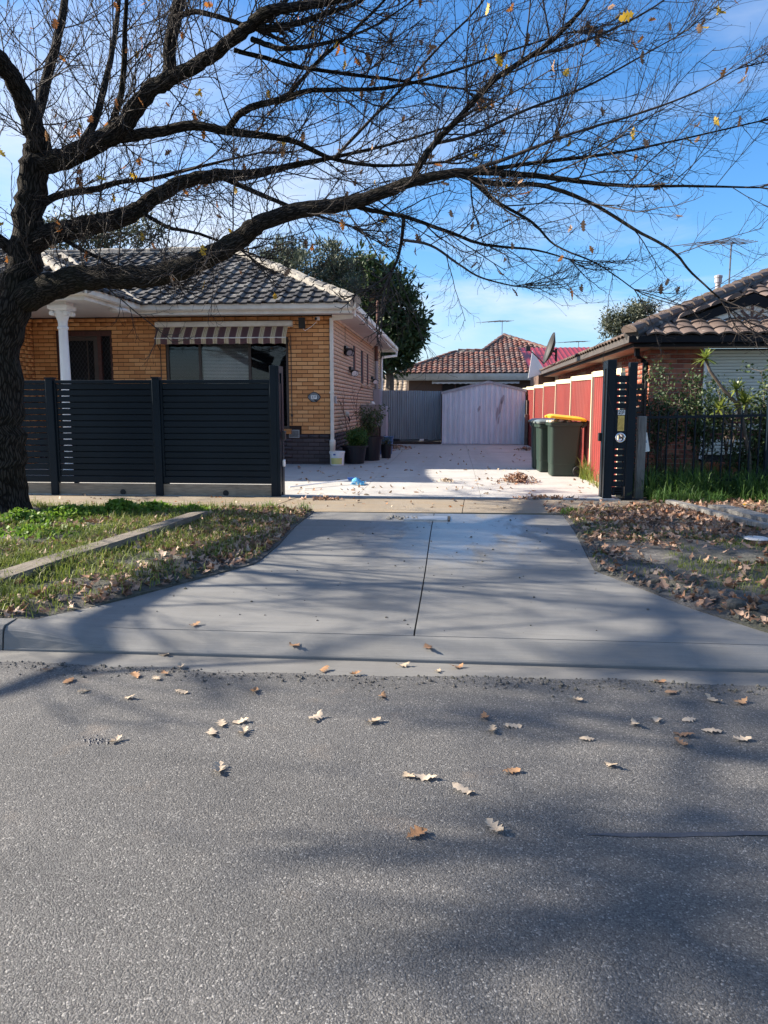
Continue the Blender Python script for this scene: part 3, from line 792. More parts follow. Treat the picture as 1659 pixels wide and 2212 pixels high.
m = MB(); m.box(-9.24, -9.2, 13.9, 14.46, .15, WT); m.build('corner_panel', MAT['cream'], house)
m = MB(); m.box(HX - .09, HX + .004, 0, 0.001, 0, .001)
# side windows
for (a, c, z0, z1) in SWIN:
    w = MB().box(HX - .108, HX + .003, a, c, z0, z1).build('side_window', MAT['dark'], house)
    MB().box(HX + .004, HX + .012, c - .16, c - .003, z0 + .01, z1 - .004).build('reveal', MAT['redbrick'], w)
    MB().obox(Vector((HX + .035, (a + c) / 2, z0 - .06)), Vector((.8, 0, -.6)), Vector((0, 1, 0)), Vector((.6, 0, .8)), .05, (c - a) / 2 + .03, .03).build('brick_sill', MAT['sidebrick'], w)
# front window
wf = MB()
X0, X1, Z0, Z1 = WIN; fr = .055
wf.box(X0, X1, HY + .015, HY + .085, Z1 - fr, Z1); wf.box(X0, X1, HY + .015, HY + .085, Z0, Z0 + fr)
mul = [X0, -5.50, -4.40, X1]
for i, xm in enumerate(mul):
    a = xm if i == 0 else xm - fr if i == 3 else xm - fr / 2
    wf.box(a, a + fr, HY + .016, HY + .084, Z0 + fr, Z1 - fr)
win = wf.build('front_window', MAT['frame'], house)
for i in range(3):
    a, c = mul[i] + .03, mul[i + 1] - .03
    MB().box(a, c, HY + .045, HY + .05, Z0 + .05, Z1 - .05).build('pane', MAT['glass' if i == 1 else 'glass2'], win)
    m = MB(); rows = []
    n = 62
    for k in range(n):
        z = lerp(Z0 + .05, Z1 - .05, k / n); h = (Z1 - Z0 - .1) / n
        m.obox(Vector(((a + c) / 2, HY + .13, z + h / 2)), Vector((1, 0, 0)), Vector((0, .75, .66)), Vector((0, -.66, .75)), (c - a) / 2, .0135, .001)
    m.build('blind', MAT['blind'], win)
MB().box(X0 - .1, X1 + .1, HY + .25, HY + .3, Z0 - .1, Z1 + .1).build('room_shade', MAT['dark'], win)
for k in range(12):
    x = X0 + k * .23
    MB().obox(Vector((x + .11, HY - .015, Z0 - .055)), Vector((1, 0, 0)), Vector((0, .9, .42)), Vector((0, -.42, .9)), .108, .06, .038).build('sill_brick', MAT['brick'], win)
# extra sill bricks return to the right of the window
# front door with screen and sidelight
dr = MB(); d0, d1, dz0, dz1 = DOOR
dr.box(d0, d0 + .14, HY + .02, HY + .10, dz0, dz1); dr.box(d1 - .05, d1, HY + .02, HY + .10, dz0, dz1); dr.box(d0 + .14, d1 - .05, HY + .021, HY + .10, dz1 - .10, dz1); dr.box(-7.80, -7.72, HY + .022, HY + .099, dz0, dz1 - .1)
door = dr.build('front_door', MAT['doorwood'], house)
MB().box(d0, d1, HY + .2, HY + .22, dz0, dz1).build('dark_hall', MAT['dark'], door)
m = MB(); s0, s1 = d0 + .145, -7.805
m.box(s0, s0 + .07, HY + .03, HY + .055, dz0, dz1 - .105); m.box(s1 - .09, s1, HY + .03, HY + .055, dz0, dz1 - .105); m.box(s0 + .07, s1 - .09, HY + .03, HY + .055, dz1 - .2, dz1 - .105); m.box(-8.05, -8.03, HY + .032, HY + .05, dz0, dz1 - .2)
scr = m.build('screen_door', MAT['frame'], door)
m = MB()
for sx0, sx1, zt in ((s0 + .07, s1 - .09, dz1 - .2), (-7.72, d1 - .05, dz1 - .1)):
    stp = .085
    for k in range(-30, 60):
        for sg in (1, -1):
            pa = []
            xa = sx0 if sg > 0 else sx1
            z = dz0 + k * stp * 1.5
            L = (sx1 - sx0)
            za, zb = z, z + L * 1.5
            ta, tb = max(0, (dz0 - za) / (zb - za)), min(1, (zt - za) / (zb - za))
            if tb - ta < .02: continue
            f = lambda t: (xa + sg * L * t, HY + (.042 if sg > 0 else .046), za + (zb - za) * t)
            m.tube([f(ta), f(tb)], .0032, 4)
m.build('diamond_grille', MAT['mesh'], scr)
# eaves, fascia, gutter
o = .60; EX, EY, EZ = HX + o, HY - o, 3.60
PX, PY = -6.53, 13.56
GP = [(0, 0), (-.004, -.10), (-.03, -.125), (-.09, -.13), (-.10, -.125), (-.10, -.02), (-.094, -.02), (-.094, -.115), (-.034, -.118), (-.012, -.098), (-.008, -.012), (-.02, 0)]
def gutter(name, pts, mat, parent, prof=GP):
    """open gutter; prof (outward, z) relative to the lip; pts: list of (point, outward vector)"""
    m = MB(); m.loft([[Vector(p) + Vector(ov) * u + Vector((0, 0, v)) for u, v in prof] for p, ov in pts]); return m.build(name, MAT[mat], parent)
gut_l = [((-14, PY, EZ), (0, -1, 0)), ((PX, PY, EZ), (1, -1, 0)), ((PX, EY, EZ), (1, -1, 0)), ((EX, EY, EZ), (1, -1, 0)), ((EX, 28.2, EZ), (1, 0, 0))]
gutter('gutter', gut_l, 'cream', house)
m = MB()
m.box(PX - .12, PX - .095, PY + .1, EY + .12, 3.40, 3.585); m.box(-14, PX - .121, PY + .097, PY + .12, 3.40, 3.585)
m.box(PX - .095, EX - .1, EY + .096, EY + .12, 3.40, 3.585)
m.build('fascia', MAT['cream'], house)
m = MB(); m.box(EX - .121, EX - .1, EY + .125, 28.1, 3.44, 3.585); m.box(EX - .13, EX - .06, HY - .02, 28.1, 3.425, 3.445); m.build('side_fascia', MAT['white'], house)
m = MB(); m.box(-14, PX - .122, PY + .122, HY - .003, 3.425, 3.44); m.box(PX - .12, HX - .001, EY + .122, HY - .003, 3.425, 3.441); m.box(HX + .012, EX - .122, EY + .122, 28.1, 3.43, 3.442)
m.build('soffit', MAT['soffit'], house)
m = MB(); m.box(HX + .01, HX + .03, HY + .01, 27.55, 3.385, 3.428); m.build('soffit_trim', MAT['cream'], house)
m = MB(); m.prism([(HX + .02, 3.42), (EX - .14, 3.42), (EX - .14, 3.35), (HX + .02, 3.30)], HY - .03, HY + .0); m.build('eave_bracket', MAT['cream'], house)
m = MB(); m.obox(Vector((EX - .22, EY + .09, 3.50)), Vector((1, 0, 0)), Vector((0, 1, 0)), Vector((0, 0, 1)), .13, .012, .10); m.obox(Vector((EX - .05, EY + .22, 3.46)), Vector((1, 0, 0)), Vector((0, 1, 0)), Vector((0, 0, 1)), .012, .05, .12); m.build('gutter_stop', MAT['cream'], house)
# roof planes and tiles
TAN = .491
def prof_mesh(profile, width, length, lift, th):
    m = MB(); n = len(profile)
    lo = [(x * width, 0, z + lift) for x, z in profile]; hi = [(x * width, length, z) for x, z in profile]
    bo = [(x, y, z - th) for x, y, z in lo]; bh = [(x, y + .0, z - th) for x, y, z in hi]
    b0 = len(m.v); m.v += lo + hi + bo
    for i in range(n - 1):
        m.f.append((i, i + 1, n + i + 1, n + i)); m.f.append((2 * n + i, 2 * n + i + 1, i + 1, i))
    m.f.append((0, n, 2 * n)); m.f.append((n - 1, 3 * n - 1, 2 * n - 1))
    return m
TP_FLAT = [(0, .004), (.14, .0), (.56, .002), (.64, .036), (.86, .040), (.93, .012), (1.0, .004)]
TP_WAVE = [(i / 10, .042 * abs(math.sin(math.pi * (i / 10))) ** .8) for i in range(11)]
TP_FR = [(0, .0), (.2, .0), (.32, .035), (.68, .035), (.8, .0), (1.0, .0)]
def inside(poly, x, y):
    c = False; n = len(poly)
    for i in range(n):
        (x1, y1), (x2, y2) = poly[i], poly[(i + 1) % n]
        if (y1 > y) != (y2 > y) and x < (x2 - x1) * (y - y1) / (y2 - y1) + x1: c = not c
    return c
def tiled(roof, O, u, vup, poly, tw, tl, pm, mat, budget, prefer=None, limit=None):
    """poly in (along eave, up the slope) metres from O; tiles as parts up to the budget, the rest joined"""
    O = Vector(O); u = Vector(u).normalized(); v = Vector(vup).normalized(); n = u.cross(v).normalized()
    me = pm.mesh('roof_tile', MAT[mat])
    PV = np.array(pm.v); 
    a0, a1 = min(p[0] for p in poly), max(p[0] for p in poly); b1 = max(p[1] for p in poly)
    cells = []
    k = 0
    while k * tl < b1:
        bc = k * tl
        i = math.floor(a0 / tw)
        while i * tw < a1:
            a = i * tw
            if inside(poly, a + tw / 2, bc + tl * .5): cells.append((a, bc - .03))
            i += 1
        k += 1
    if prefer: cells.sort(key=lambda c: prefer(O + u * c[0] + v * c[1]))
    R = Matrix((u, v, n)).transposed()
    one = cells[:budget]; rest = cells[budget:]
    for a, bb in one:
        p = O + u * a + v * bb + n * (.012 + random.uniform(-.004, .004))
        t = place('roof_tile', me, p, roof)
        t.rotation_euler = (R @ Matrix.Rotation(random.uniform(-.012, .012), 3, 'Z') @ Matrix.Rotation(random.uniform(-.01, .01), 3, 'Y')).to_euler()
    if rest:
        Rn = np.array(R); Vs = []
        for a, bb in rest: Vs.append(PV @ Rn.T + np.array(O + u * a + v * bb + n * (.012 + random.uniform(-.004, .004))))
        mm = MB()
        for W in Vs: mm.add([tuple(q) for q in W], pm.f)
        mm.build('roof_tiles', MAT[mat], roof, kind='stuff')
    return len(one)
def ridge(roof, a, c, mat, step=.36, rad=.12, bed=True, name='ridge_tile', up=.02):
    a, c = Vector(a), Vector(c); d = (c - a); L = d.length; d.normalize()
    side = d.cross(Vector((0, 0, 1))).normalized(); nn = side.cross(d)
    m = MB(); rings = []
    for t, s in ((0, 1.0), (1, .86)):
        rings.append([Vector((0, 0, 0)) + Vector((math.cos(g_) * rad * s, t * (step + .05), math.sin(g_) * rad * .62 * s + (.022 if t == 0 else .0))) for g_ in [math.pi * k / 8 for k in range(9)]] + [Vector((-rad * s * .9, t * (step + .05), -.02)), Vector((rad * s * .9, t * (step + .05), -.02))])
    m.loft(rings); me = m.mesh(name, MAT[mat])
    R = Matrix((side, d, nn)).transposed()
    for k in range(int(L / step)):
        p = a + d * (k * step) + nn * up
        t = place(name, me, p, roof); t.rotation_euler = (R @ Matrix.Rotation(random.uniform(-.03, .03), 3, 'Z')).to_euler()
    if bed:
        m = MB(); m.tube([a + d * (L * i / 24) + nn * (-.02 + random.uniform(-.01, .01)) for i in range(25)], [rad * 1.12 + random.uniform(-.012, .012) for _ in range(25)], 8); m.build('mortar_bed', MAT['bedding'], roof)
RH = 3.48
RZ = EZ + RH * TAN - .02
ez = EZ - .02
m = MB()
A = (EX, EY, ez); Bq = (EX, 28.2, ez); R1 = (EX - RH, EY + RH, RZ); R2 = (EX - RH, 28.2 - RH, RZ); L1 = (-14, EY + RH, RZ)
E1 = (PX, EY, ez)
vl = 4.0
V1 = (PX - RH, EY + RH, RZ)
H0 = (PX, PY, ez); HP = (PX - 2.4, PY + 2.4, ez + 2.4 * TAN); HPv = (PX - 2.4, EY + 2.4, ez + 2.4 * TAN)
m.add([A, E1, V1, R1, Bq, R2, H0, HP, HPv, (-14, PY, ez), (-14, PY + 2.4, ez + 2.4 * TAN), L1, (-14, EY + RH + 3, RZ - 3 * TAN), (EX - 2 * RH, 28.2, ez), (-14, EY + 2.4, ez + 2.4 * TAN)],
      [(0, 1, 2, 3), (0, 3, 5, 4), (1, 6, 7, 8), (6, 9, 10, 7), (3, 2, 11, 12), (7, 10, 14, 8), (5, 3, 12, 13), (4, 5, 13)])
for f in list(m.f): pass
roof = m.build('roof', MAT['tile'], house)
sl = math.sqrt(1 + TAN * TAN)
pmf = prof_mesh(TP_FLAT, .30, .42, .046, .036)
# front slope polygon in (x offset from E1, slope length): valley on the left leans left going up
tiled(roof, (PX, EY, ez), (1, 0, 0), (0, 1, TAN), [(0, 0), (EX - PX, 0), (EX - RH - PX, RH * sl), (-RH, RH * sl)], .30, .335, pmf, 'tile', 280, prefer=lambda p: p.y + abs(p.x + 4) * .05)
tiled(roof, (PX, PY, ez), (0, 1, 0), (-1, 0, TAN), [(0, 0), (EY - PY, 0), (EY - PY + 2.4, 2.4 * sl), (2.4, 2.4 * sl)], .30, .335, pmf, 'tile', 20)
tiled(roof, (-14, PY, ez), (1, 0, 0), (0, 1, TAN), [(0, 0), (14 + PX, 0), (14 + PX - 2.4, 2.4 * sl), (0, 2.4 * sl)], .30, .335, pmf, 'tile', 0)
ridge(roof, Vector(A) + Vector((0, 0, .05)), Vector(R1) + Vector((0, 0, .05)), 'tile')
ridge(roof, Vector(V1) + Vector((-3, 0, .04)), Vector(R1) + Vector((0, 0, .04)), 'tile')
ridge(roof, Vector(H0) + Vector((0, 0, .05)), Vector(HP) + Vector((0, 0, .05)), 'tile')
m = MB(); m.tube([Vector(E1).lerp(Vector(V1), t / 20) + Vector((random.uniform(-.03, .03), 0, .045 + random.uniform(-.012, .012))) for t in range(21)], [random.uniform(.05, .085) for _ in range(21)], 7); m.build('valley_mortar', MAT['bedding'], roof)
# porch column, ceiling light, camera
col = MB(); cx, cy = -7.33, 14.2
sq = lambda h, z: [(cx - h, cy - h, z), (cx + h, cy - h, z), (cx + h, cy + h, z), (cx - h, cy + h, z)]
col.lathe((cx, cy, 0), [(.14, .2), (.14, .32), (.105, .36), (.095, 1.8), (.082, 2.93), (.098, 2.94), (.102, 2.96), (.098, 2.98), (.083, 2.99), (.088, 3.08), (.125, 3.18), (.15, 3.24), (.15, 3.27), (.10, 3.275)], 20)
col.loft([sq(.15, 3.27), sq(.19, 3.30), sq(.19, 3.36), sq(.15, 3.365), sq(.15, 3.424)])
colo = col.build('porch_column', MAT['white'], house, smooth=False)
m = MB()
for sx in (-1, 1):
    for k in range(10):
        a_ = k * .6; r_ = .045 * (1 - k * .07)
    m.lathe((cx + sx * .14, cy - .10, 3.22), [(.001, -.05), (.045, -.05), (.045, .05), (.03, .055), (.001, .055)], 12, 'y')
    m.lathe((cx + sx * .14, cy + .10, 3.22), [(.001, -.05), (.045, -.05), (.045, .05), (.03, .055), (.001, .055)], 12, 'y')
m.build('scroll', MAT['white'], colo)
m = MB(); pl = at(245, 645, 15.0); m.lathe((pl.x, 15.2, 3.425), [(.17, 0), (.18, -.02), (.16, -.05), (.10, -.075), (.001, -.085)], 20); m.build('ceiling_light', MAT['soffit'], house, smooth=True)
def dome_cam(name, c, label, d):
    t = thing(name, label, 'camera', c); c = Vector(c)
    m = MB(); m.lathe(c, [(.001, .05), (.05, .05), (.05, .0), (.03, -.02), (.001, -.02)], 12); m.build('mount', MAT['black'], t)
    m = MB(); m.tube([c + Vector((0, 0, -.01)), c + Vector(d) * .09, c + Vector(d) * .16], [.045, .05, .045], 12); m.build('head', MAT['white'], t)
    m = MB(); m.tube([c + Vector(d) * .161, c + Vector(d) * .175], [.035, .03], 12); m.build('lens', MAT['black'], t)
dome_cam('security_camera', (-9.17, 15.5, 3.25), 'white bullet camera under the porch ceiling beside the tree trunk', (.55, -.6, -.5))
# awning
aw = thing('window_awning', 'rolled out striped maroon and cream canvas awning over the front window', 'awning', (-4.93, HY, 3.1))
ax0, ax1 = -6.42, -3.43
m = MB(); m.loft([[(x, HY - .012, 3.30), (x, HY - .13, 3.30), (x, HY - .15, 3.27), (x, HY - .15, 3.20), (x, HY - .13, 3.185), (x, HY - .012, 3.185)] for x in (ax0, ax1)]); m.build('cassette', MAT['cream'], aw)
m = MB(); rows = []
nx = 96
for k, (yy, zz) in enumerate([(-.09, 3.205), (-.20, 3.09), (-.30, 2.975), (-.335, 2.93), (-.335, 2.89), (-.33, 2.80)]):
    rows.append([(lerp(ax0 + .05, ax1 - .09, j / nx), HY + yy + (.006 * math.sin(j * .9) if k > 1 else 0), zz + (.018 * abs(math.sin(j * math.pi / 8)) if k == 5 else .004 * math.sin(j * .35 + k))) for j in range(nx + 1)])
m.sheet(rows); m.build('canvas', MAT['striped'] if 'striped' in MAT else mat_awning(), aw)
m = MB(); m.tube([(ax0 + .05, HY - .33, 2.935), (ax1 - .09, HY - .33, 2.935)], .012, 8); m.build('front_bar', MAT['cream'], aw)
for xx in (ax0 + .06, ax1 - .05):
    m = MB(); m.tube([(xx, HY - .33, 2.93), (xx, HY - .06, 2.72)], .009, 6); m.tube([(xx, HY - .03, 3.0), (xx, HY - .03, 1.1 if xx > -5 else 1.5)], .008, 6); m.box(xx - .02, xx + .02, HY - .05, HY - .012, 1.28, 1.34); m.build('arm', MAT['frame'], aw)
# things on the front wall
sp = thing('solar_panel', 'small black solar panel on the brick beside the awning', 'solar panel', (-3.2, HY - .03, 3.24))
pc = at(653, 698, HY); m = MB(); m.obox(Vector((pc.x, HY - .05, pc.z)), Vector((1, 0, 0)), Vector((0, .98, .2)), Vector((0, -.2, .98)), .07, .012, .11); m.build('panel', MAT['black'], sp)
m = MB(); m.box(pc.x - .02, pc.x + .02, HY - .04, HY - .011, pc.z - .03, pc.z + .03); m.build('bracket', MAT['white'], sp)
m = MB(); q = at(686, 690, HY); m.tube([(pc.x + .02, HY - .03, pc.z - .12), (pc.x + .06, HY - .02, pc.z - .16), (q.x - .12, HY - .018, q.z - .14), (q.x - .02, HY - .02, q.z - .05)], .006, 5); m.build('cable', MAT['white'], sp)
dome = thing('wall_camera', 'small white security camera on the brick near the front corner', 'camera', (q.x, HY, q.z))
m = MB(); m.box(q.x - .01, q.x + .05, HY - .05, HY - .011, q.z - .02, q.z + .05); m.tube([(q.x + .02, HY - .04, q.z + .02), (q.x - .01, HY - .14, q.z + .0)], [.035, .035], 12); m.build('body', MAT['white'], dome)
m = MB(); m.tube([(q.x - .01, HY - .141, q.z), (q.x - .014, HY - .15, q.z)], .03, 12); m.build('lens', MAT['black'], dome)
def text_mesh(txt, size):
    cu = bpy.data.curves.new('lettering', 'FONT'); cu.body = txt; cu.size = size; cu.extrude = 0.002; cu.align_x = 'CENTER'; cu.align_y = 'CENTER'; cu.resolution_u = 3; cu.offset = size * .012
    o_ = bpy.data.objects.new('lettering', cu); C.objects.link(o_)
    bpy.context.view_layer.update()
    me = bpy.data.meshes.new_from_object(o_.evaluated_get(bpy.context.evaluated_depsgraph_get()))
    bpy.data.objects.remove(o_); bpy.data.curves.remove(cu)
    me.materials.clear(); me.materials.append(MAT['ink'])
    return me
def number_tile(parent, c, w, h, ch):
    m = MB(); m.box(c[0] - w / 2, c[0] + w / 2, c[1] - .006, c[1], c[2] - h / 2, c[2] + h / 2)
    t = m.build('number_tile', MAT['paper'], parent)
    o_ = place('numeral', text_mesh(ch, h * .98), (c[0], c[1] - .008, c[2]), t); o_.rotation_euler = (math.pi / 2, 0, 0)
p = at(679, 858, HY); pq = thing('house_number_plaque', 'oval grey plaque with number 2F on the orange brick wall', 'house number', (p.x, HY, p.z))
m = MB(); m.v = []; ring = lambda s, y: [(p.x + .135 * s * math.cos(t) * (1 + .05 * math.cos(4 * t)), y, p.z + .105 * s * math.sin(t) * (1 + .05 * math.cos(4 * t))) for t in [2 * math.pi * k / 40 for k in range(40)]]
m.loft([ring(1, HY - .011), ring(1, HY - .035), ring(.94, HY - .04)]); m.build('plaque_rim', MAT['black'], pq)
m = MB(); m.loft([ring(.9, HY - .04), ring(.88, HY - .047)]); m.build('plaque_face', MAT['slate'], pq)
number_tile(pq, (p.x - .035, HY - .05, p.z), .058, .085, '2'); number_tile(pq, (p.x + .033, HY - .05, p.z), .058, .085, 'F')
m = MB(); m.lathe((p.x + .035, HY - .046, p.z - .045), [(.001, 0), (.04, 0), (.035, .004), (.001, .004)], 10, 'y'); m.build('dark_chip', MAT['black'], pq)
vn = at(636, 937, HY); vent = thing('wall_vent', 'small square metal vent grille low on the orange brick wall', 'vent', (vn.x, HY, vn.z))
m = MB(); w_, h_ = .112, .085
for x0, x1, z0, z1 in ((-w_, w_, h_ - .012, h_), (-w_, w_, -h_, -h_ + .012), (-w_, -w_ + .012, -h_ + .012, h_ - .012), (w_ - .012, w_, -h_ + .012, h_ - .012)): m.box(vn.x + x0, vn.x + x1, HY - .018, HY - .01, vn.z + z0, vn.z + z1)
m.build('frame', MAT['steel'], vent)
m = MB(); m.box(vn.x - w_ + .012, vn.x + w_ - .012, HY - .012, HY - .0095, vn.z - h_ + .012, vn.z + h_ - .012); m.build('backing', MAT['dark'], vent)
for k in range(11): MB().box(vn.x - w_ + .02 + k * .0185, vn.x - w_ + .027 + k * .0185, HY - .016, HY - .0125, vn.z - h_ + .013, vn.z + h_ - .013).build('bar', MAT['steel'], vent)
# corner downpipe (cream rectangular, round base)
dp = thing('downpipe', 'cream downpipe at the front corner of the orange brick house', 'downpipe', (HX, HY, .2))
m = MB(); m.bbox(HX - .03, HX + .045, HY - .075, HY - .012, .78, 3.36, .008); m.build('pipe', MAT['cream'], dp)
m = MB(); m.lathe((HX + .015, HY - .075, 0), [(.06, gz(HY)), (.06, .66), (.066, .665), (.066, .76), (.05, .79)], 16); m.build('pvc_base', MAT['cream'], dp, smooth=True)
m = MB(); m.box(HX - .04, HX + .055, HY - .082, HY - .011, 1.78, 1.81); m.build('clip', MAT['cream'], dp)
dp2 = thing('downpipe', 'grey white downpipe at the back corner of the house beside the corrugated fence', 'downpipe', (HX, 27.4, .2))
m = MB(); m.tube([(EX - .05, 28.0, 3.47), (EX - .05, 28.0, 3.30), (HX + .07, 27.6, 3.22), (HX + .06, 27.5, 3.1), (HX + .06, 27.5, .6)], .045, 10); m.build('pipe', MAT['white'], dp2)
m = MB(); m.lathe((HX + .06, 27.5, 0), [(.07, .2), (.07, .72), (.05, .78)], 14); m.build('pvc_base', MAT['white'], dp2)
# side wall fittings
def sidept(px, py): d = ray(px, py); t = HX / d.x; return Vector((HX, d.y * t, EYE + d.z * t))
def flood(px, py, label, roundhead):
    c = sidept(px, py); t = thing('floodlight', label, 'floodlight', c, 'black floodlights on the side wall')
    m = MB(); m.box(HX + .01, HX + .07, c.y - .20, c.y + .20, c.z + .03, c.z + .12); m.build('bracket', MAT['black'], t)
    for dy in (-.16, .16):
        h = Vector((HX + .12, c.y + dy, c.z - .02)); dv = Vector((.5, -.7, -.5)).normalized()
        if roundhead: m = MB(); m.tube([h - dv * .07, h - dv * .02, h + dv * .05], [.03, .07, .085], 12)
        else: m = MB(); m.obox(h, dv, Vector((.8, .6, 0)), Vector((.3, -.4, .86)), .05, .09, .07)
        hd = m.build('lamp_head', MAT['black'], t)
        m = MB(); m.tube([h + dv * .051, h + dv * .056], .07, 12); m.build('lens', MAT['white' if roundhead else 'pipe'], hd)
flood(744, 759, 'black twin floodlight on the side wall, the upper one near the front', False)
flood(755, 803, 'black twin floodlight with round white lens below the square one', True)
flood(802, 822, 'black twin floodlight behind the grey pipe far along the side wall', True)
m = MB(); c = sidept(744, 740); m.tube([(HX + .015, c.y, c.z), (HX + .015, c.y, 3.38), (HX + .015, c.y + 6, 3.38)], .008, 5); m.build('lamp_cable', MAT['frame'], house)
pp = sidept(806, 800); vp = thing('vent_pipe', 'grey drain vent pipe running up the side wall', 'pipe', (HX, pp.y, .3))
m = MB(); m.tube([(HX + .10, pp.y, .3), (HX + .10, pp.y, 2.95)], .055, 10); m.build('pipe', MAT['pipe'], vp)
m = MB(); m.tube([(HX + .10, pp.y, 2.95), (HX + .10, pp.y, 3.43)], .06, 10); m.build('rusty_top', MAT['rust'], vp)
rp = at(800, 660, 22.0); m = MB(); m.tube([(rp.x, 24, 3.9), (rp.x, 24, 4.62), (rp.x + .02, 23.98, 4.68), (rp.x + .05, 23.95, 4.69)], .035, 8)
tag(m.build('roof_vent_pipe', MAT['rust']), 'thin orange brown copper flue standing above the side gutter', 'flue pipe')
mb_ = thing('switchboard_box', 'grey electric meter box on the side wall behind the pipe', 'meter box', (HX, 25.6, 1.2))
c0, c1 = sidept(811, 842), sidept(811, 890); m = MB(); m.bbox(HX + .01, HX + .24, 25.0, 25.5, 1.25, 2.05, .015); m.build('case', MAT['meter'], mb_)
m = MB(); m.bbox(HX + .245, HX + .256, 25.03, 25.47, 1.29, 2.01, .004); m.build('door', MAT['meter'], mb_)
m = MB(); m.tube([(HX + .08, 25.2, 1.25), (HX + .08, 25.2, .3)], .03, 8); m.build('conduit', MAT['black'], mb_)
gm = thing('gas_meter_box', 'brown grey gas meter cabinet against the side wall behind the pot plants', 'meter cabinet', (-2.4, 22, .22))
m = MB(); m.bbox(HX + .01, HX + .55, 21.6, 22.2, .92, 1.55, .015); m.build('cabinet', MAT['box'], gm)
m = MB(); m.lathe((HX + .28, 21.595, 1.25), [(.001, 0), (.03, 0), (.03, .012), (.001, .012)], 12, 'y'); m.build('lock', MAT['black'], gm)
m = MB(); m.bbox(HX + .02, HX + .53, 21.62, 22.2, .24, .915, .01); m.build('base_cabinet', MAT['brownbrick'], gm)
m = MB(); m.bbox(HX + .56, HX + .72, 21.75, 22.4, .24, 1.5, .01); m.build('side_post', MAT['meter'], gm)
m = MB(); m.obox(Vector((HX + .33, 21.75, 1.565)), Vector((1, 0, 0)), Vector((0, 1, 0)), Vector((0, 0, 1)), .08, .04, .012); m.lathe((HX + .33, 21.75, 1.575), [(.07, 0), (.055, .05), (.02, .07), (.001, .075)], 8); tag(m.build('white_cloth', MAT['paper']), 'crumpled white cloth on top of the meter cabinet', 'cloth')
tp = sidept(732, 815); cl = thing('hose_reel_cap', 'cream round tap cover on the side wall above the pots', 'tap cover', (HX, 19.2, 1.45))
p = sidept(745, 893); 
tp = Vector((HX, 18.6, 1.32)); m = MB(); m.lathe(tp, [(.001, .0), (.06, .0), (.07, .03), (.06, .09), (.001, .10)], 14, 'x'); m.build('cover', MAT['cream'], cl)
m = MB(); m.tube([tp + Vector((.05, 0, -.02)), tp + Vector((.1, 0, -.12)), tp + Vector((.1, 0, -.18))], .02, 8); m.build('tap', MAT['black'], cl)
cl.location = tp
for ch in cl.children: ch.location = WO[ch] - tp
m = MB(); m.bbox(HX + .01, HX + .05, HY + .25, HY + .36, 1.56, 1.72, .006); tag(m.build('wall_switch_box', MAT['zinc']), 'small grey switch box on the side wall beside the downpipe', 'switch box')

# ================================================================== FRONT SLAT FENCE (left) AND SLIDING GATE
FYY = 11.10
fence = thing('slat_fence', 'dark navy horizontal slat fence on a timber plinth in front of the house', 'fence', (-5, FYY, .18))
posts = [-7.62, -5.985, -4.355]
for x in posts:
    m = MB(); m.bbox(x - .055, x + .055, FYY - .04, FYY + .07, .16, 1.905, .008); m.obox(Vector((x, FYY + .015, 1.915)), Vector((1, 0, 0)), Vector((0, 1, 0)), Vector((0, 0, 1)), .062, .062, .012); m.build('post', MAT['navy'], fence)
ends = [-9.2] + posts + [-2.595]
SLZ0, SLN, SLP = .47, 15, .0915
for a, c in zip(ends, ends[1:]):
    a += .058; c -= .058
    me = MB().bbox(-(c - a - .06) / 2, (c - a - .06) / 2, -.008, .008, 0, .080, .003).mesh('slat', MAT['navy'])
    for k in range(SLN):
        o_ = place('slat', me, ((a + c) / 2, FYY + .018, SLZ0 + k * SLP + random.uniform(-.0015, .0015)), fence)
        o_.rotation_euler = (0, random.uniform(-.001, .001), 0)
    MB().bbox(a, c, FYY - .005, FYY + .04, 1.835, 1.885, .004).build('top_rail', MAT['navy'], fence)
    MB().bbox(a, c, FYY - .004, FYY + .04, .365, .462, .004).build('bottom_rail', MAT['navy'], fence)
    for e in (a, c - .03): MB().box(e, e + .03, FYY - .006, FYY + .042, .463, 1.834).build('side_channel', MAT['navy'], fence)
    b = MB(); b.bbox(a - .055, c + .055, FYY + .002, FYY + .045, .15, .352, .004); b.build('plinth_board', MAT['timber'], fence)
for x in (-4.93, -3.35): 
    m = MB(); m.lathe((x, FYY + .003, .225), [(.001, 0), (.04, 0), (.045, .006), (.001, .008)], 12, 'y'); m.build('plinth_hole', MAT['joint'], fence)
gp = thing('gate_post', 'tall navy gate post at the driveway end of the slat fence', 'gate post', (-2.6, FYY, .18))
m = MB(); m.bbox(-2.655, -2.555, FYY - .03, FYY + .075, .16, 2.085, .006); m.build('post', MAT['navy'], gp)
m = MB(); m.box(-2.553, -2.515, FYY - .028, FYY + .02, .17, 2.08); m.box(-2.553, -2.515, FYY + .15, FYY + .26, .17, 2.08); m.box(-2.553, -2.515, FYY + .021, FYY + .149, 1.98, 2.079); m.build('guide_channel', MAT['navy'], gp)
m = MB(); m.box(-2.558, -2.55, FYY + .02, FYY + .15, .17, 1.98); m.build('slot', MAT['navy_dark'], gp)
m = MB(); m.bbox(-2.50, -2.45, FYY + .04, FYY + .12, 1.02, 1.14, .006); m.build('latch', MAT['black'], gp)
m = MB(); m.bbox(-2.50, -2.47, FYY + .05, FYY + .13, .62, .72, .006); m.build('sensor', MAT['white'], gp)
sg = thing('sliding_gate', 'navy slatted sliding gate standing open behind the slat fence', 'gate', (-5, FYY + .2, .2))
m = MB(); gx0, gx1 = -5.72, -2.52; gy0, gy1 = FYY + .06, FYY + .11
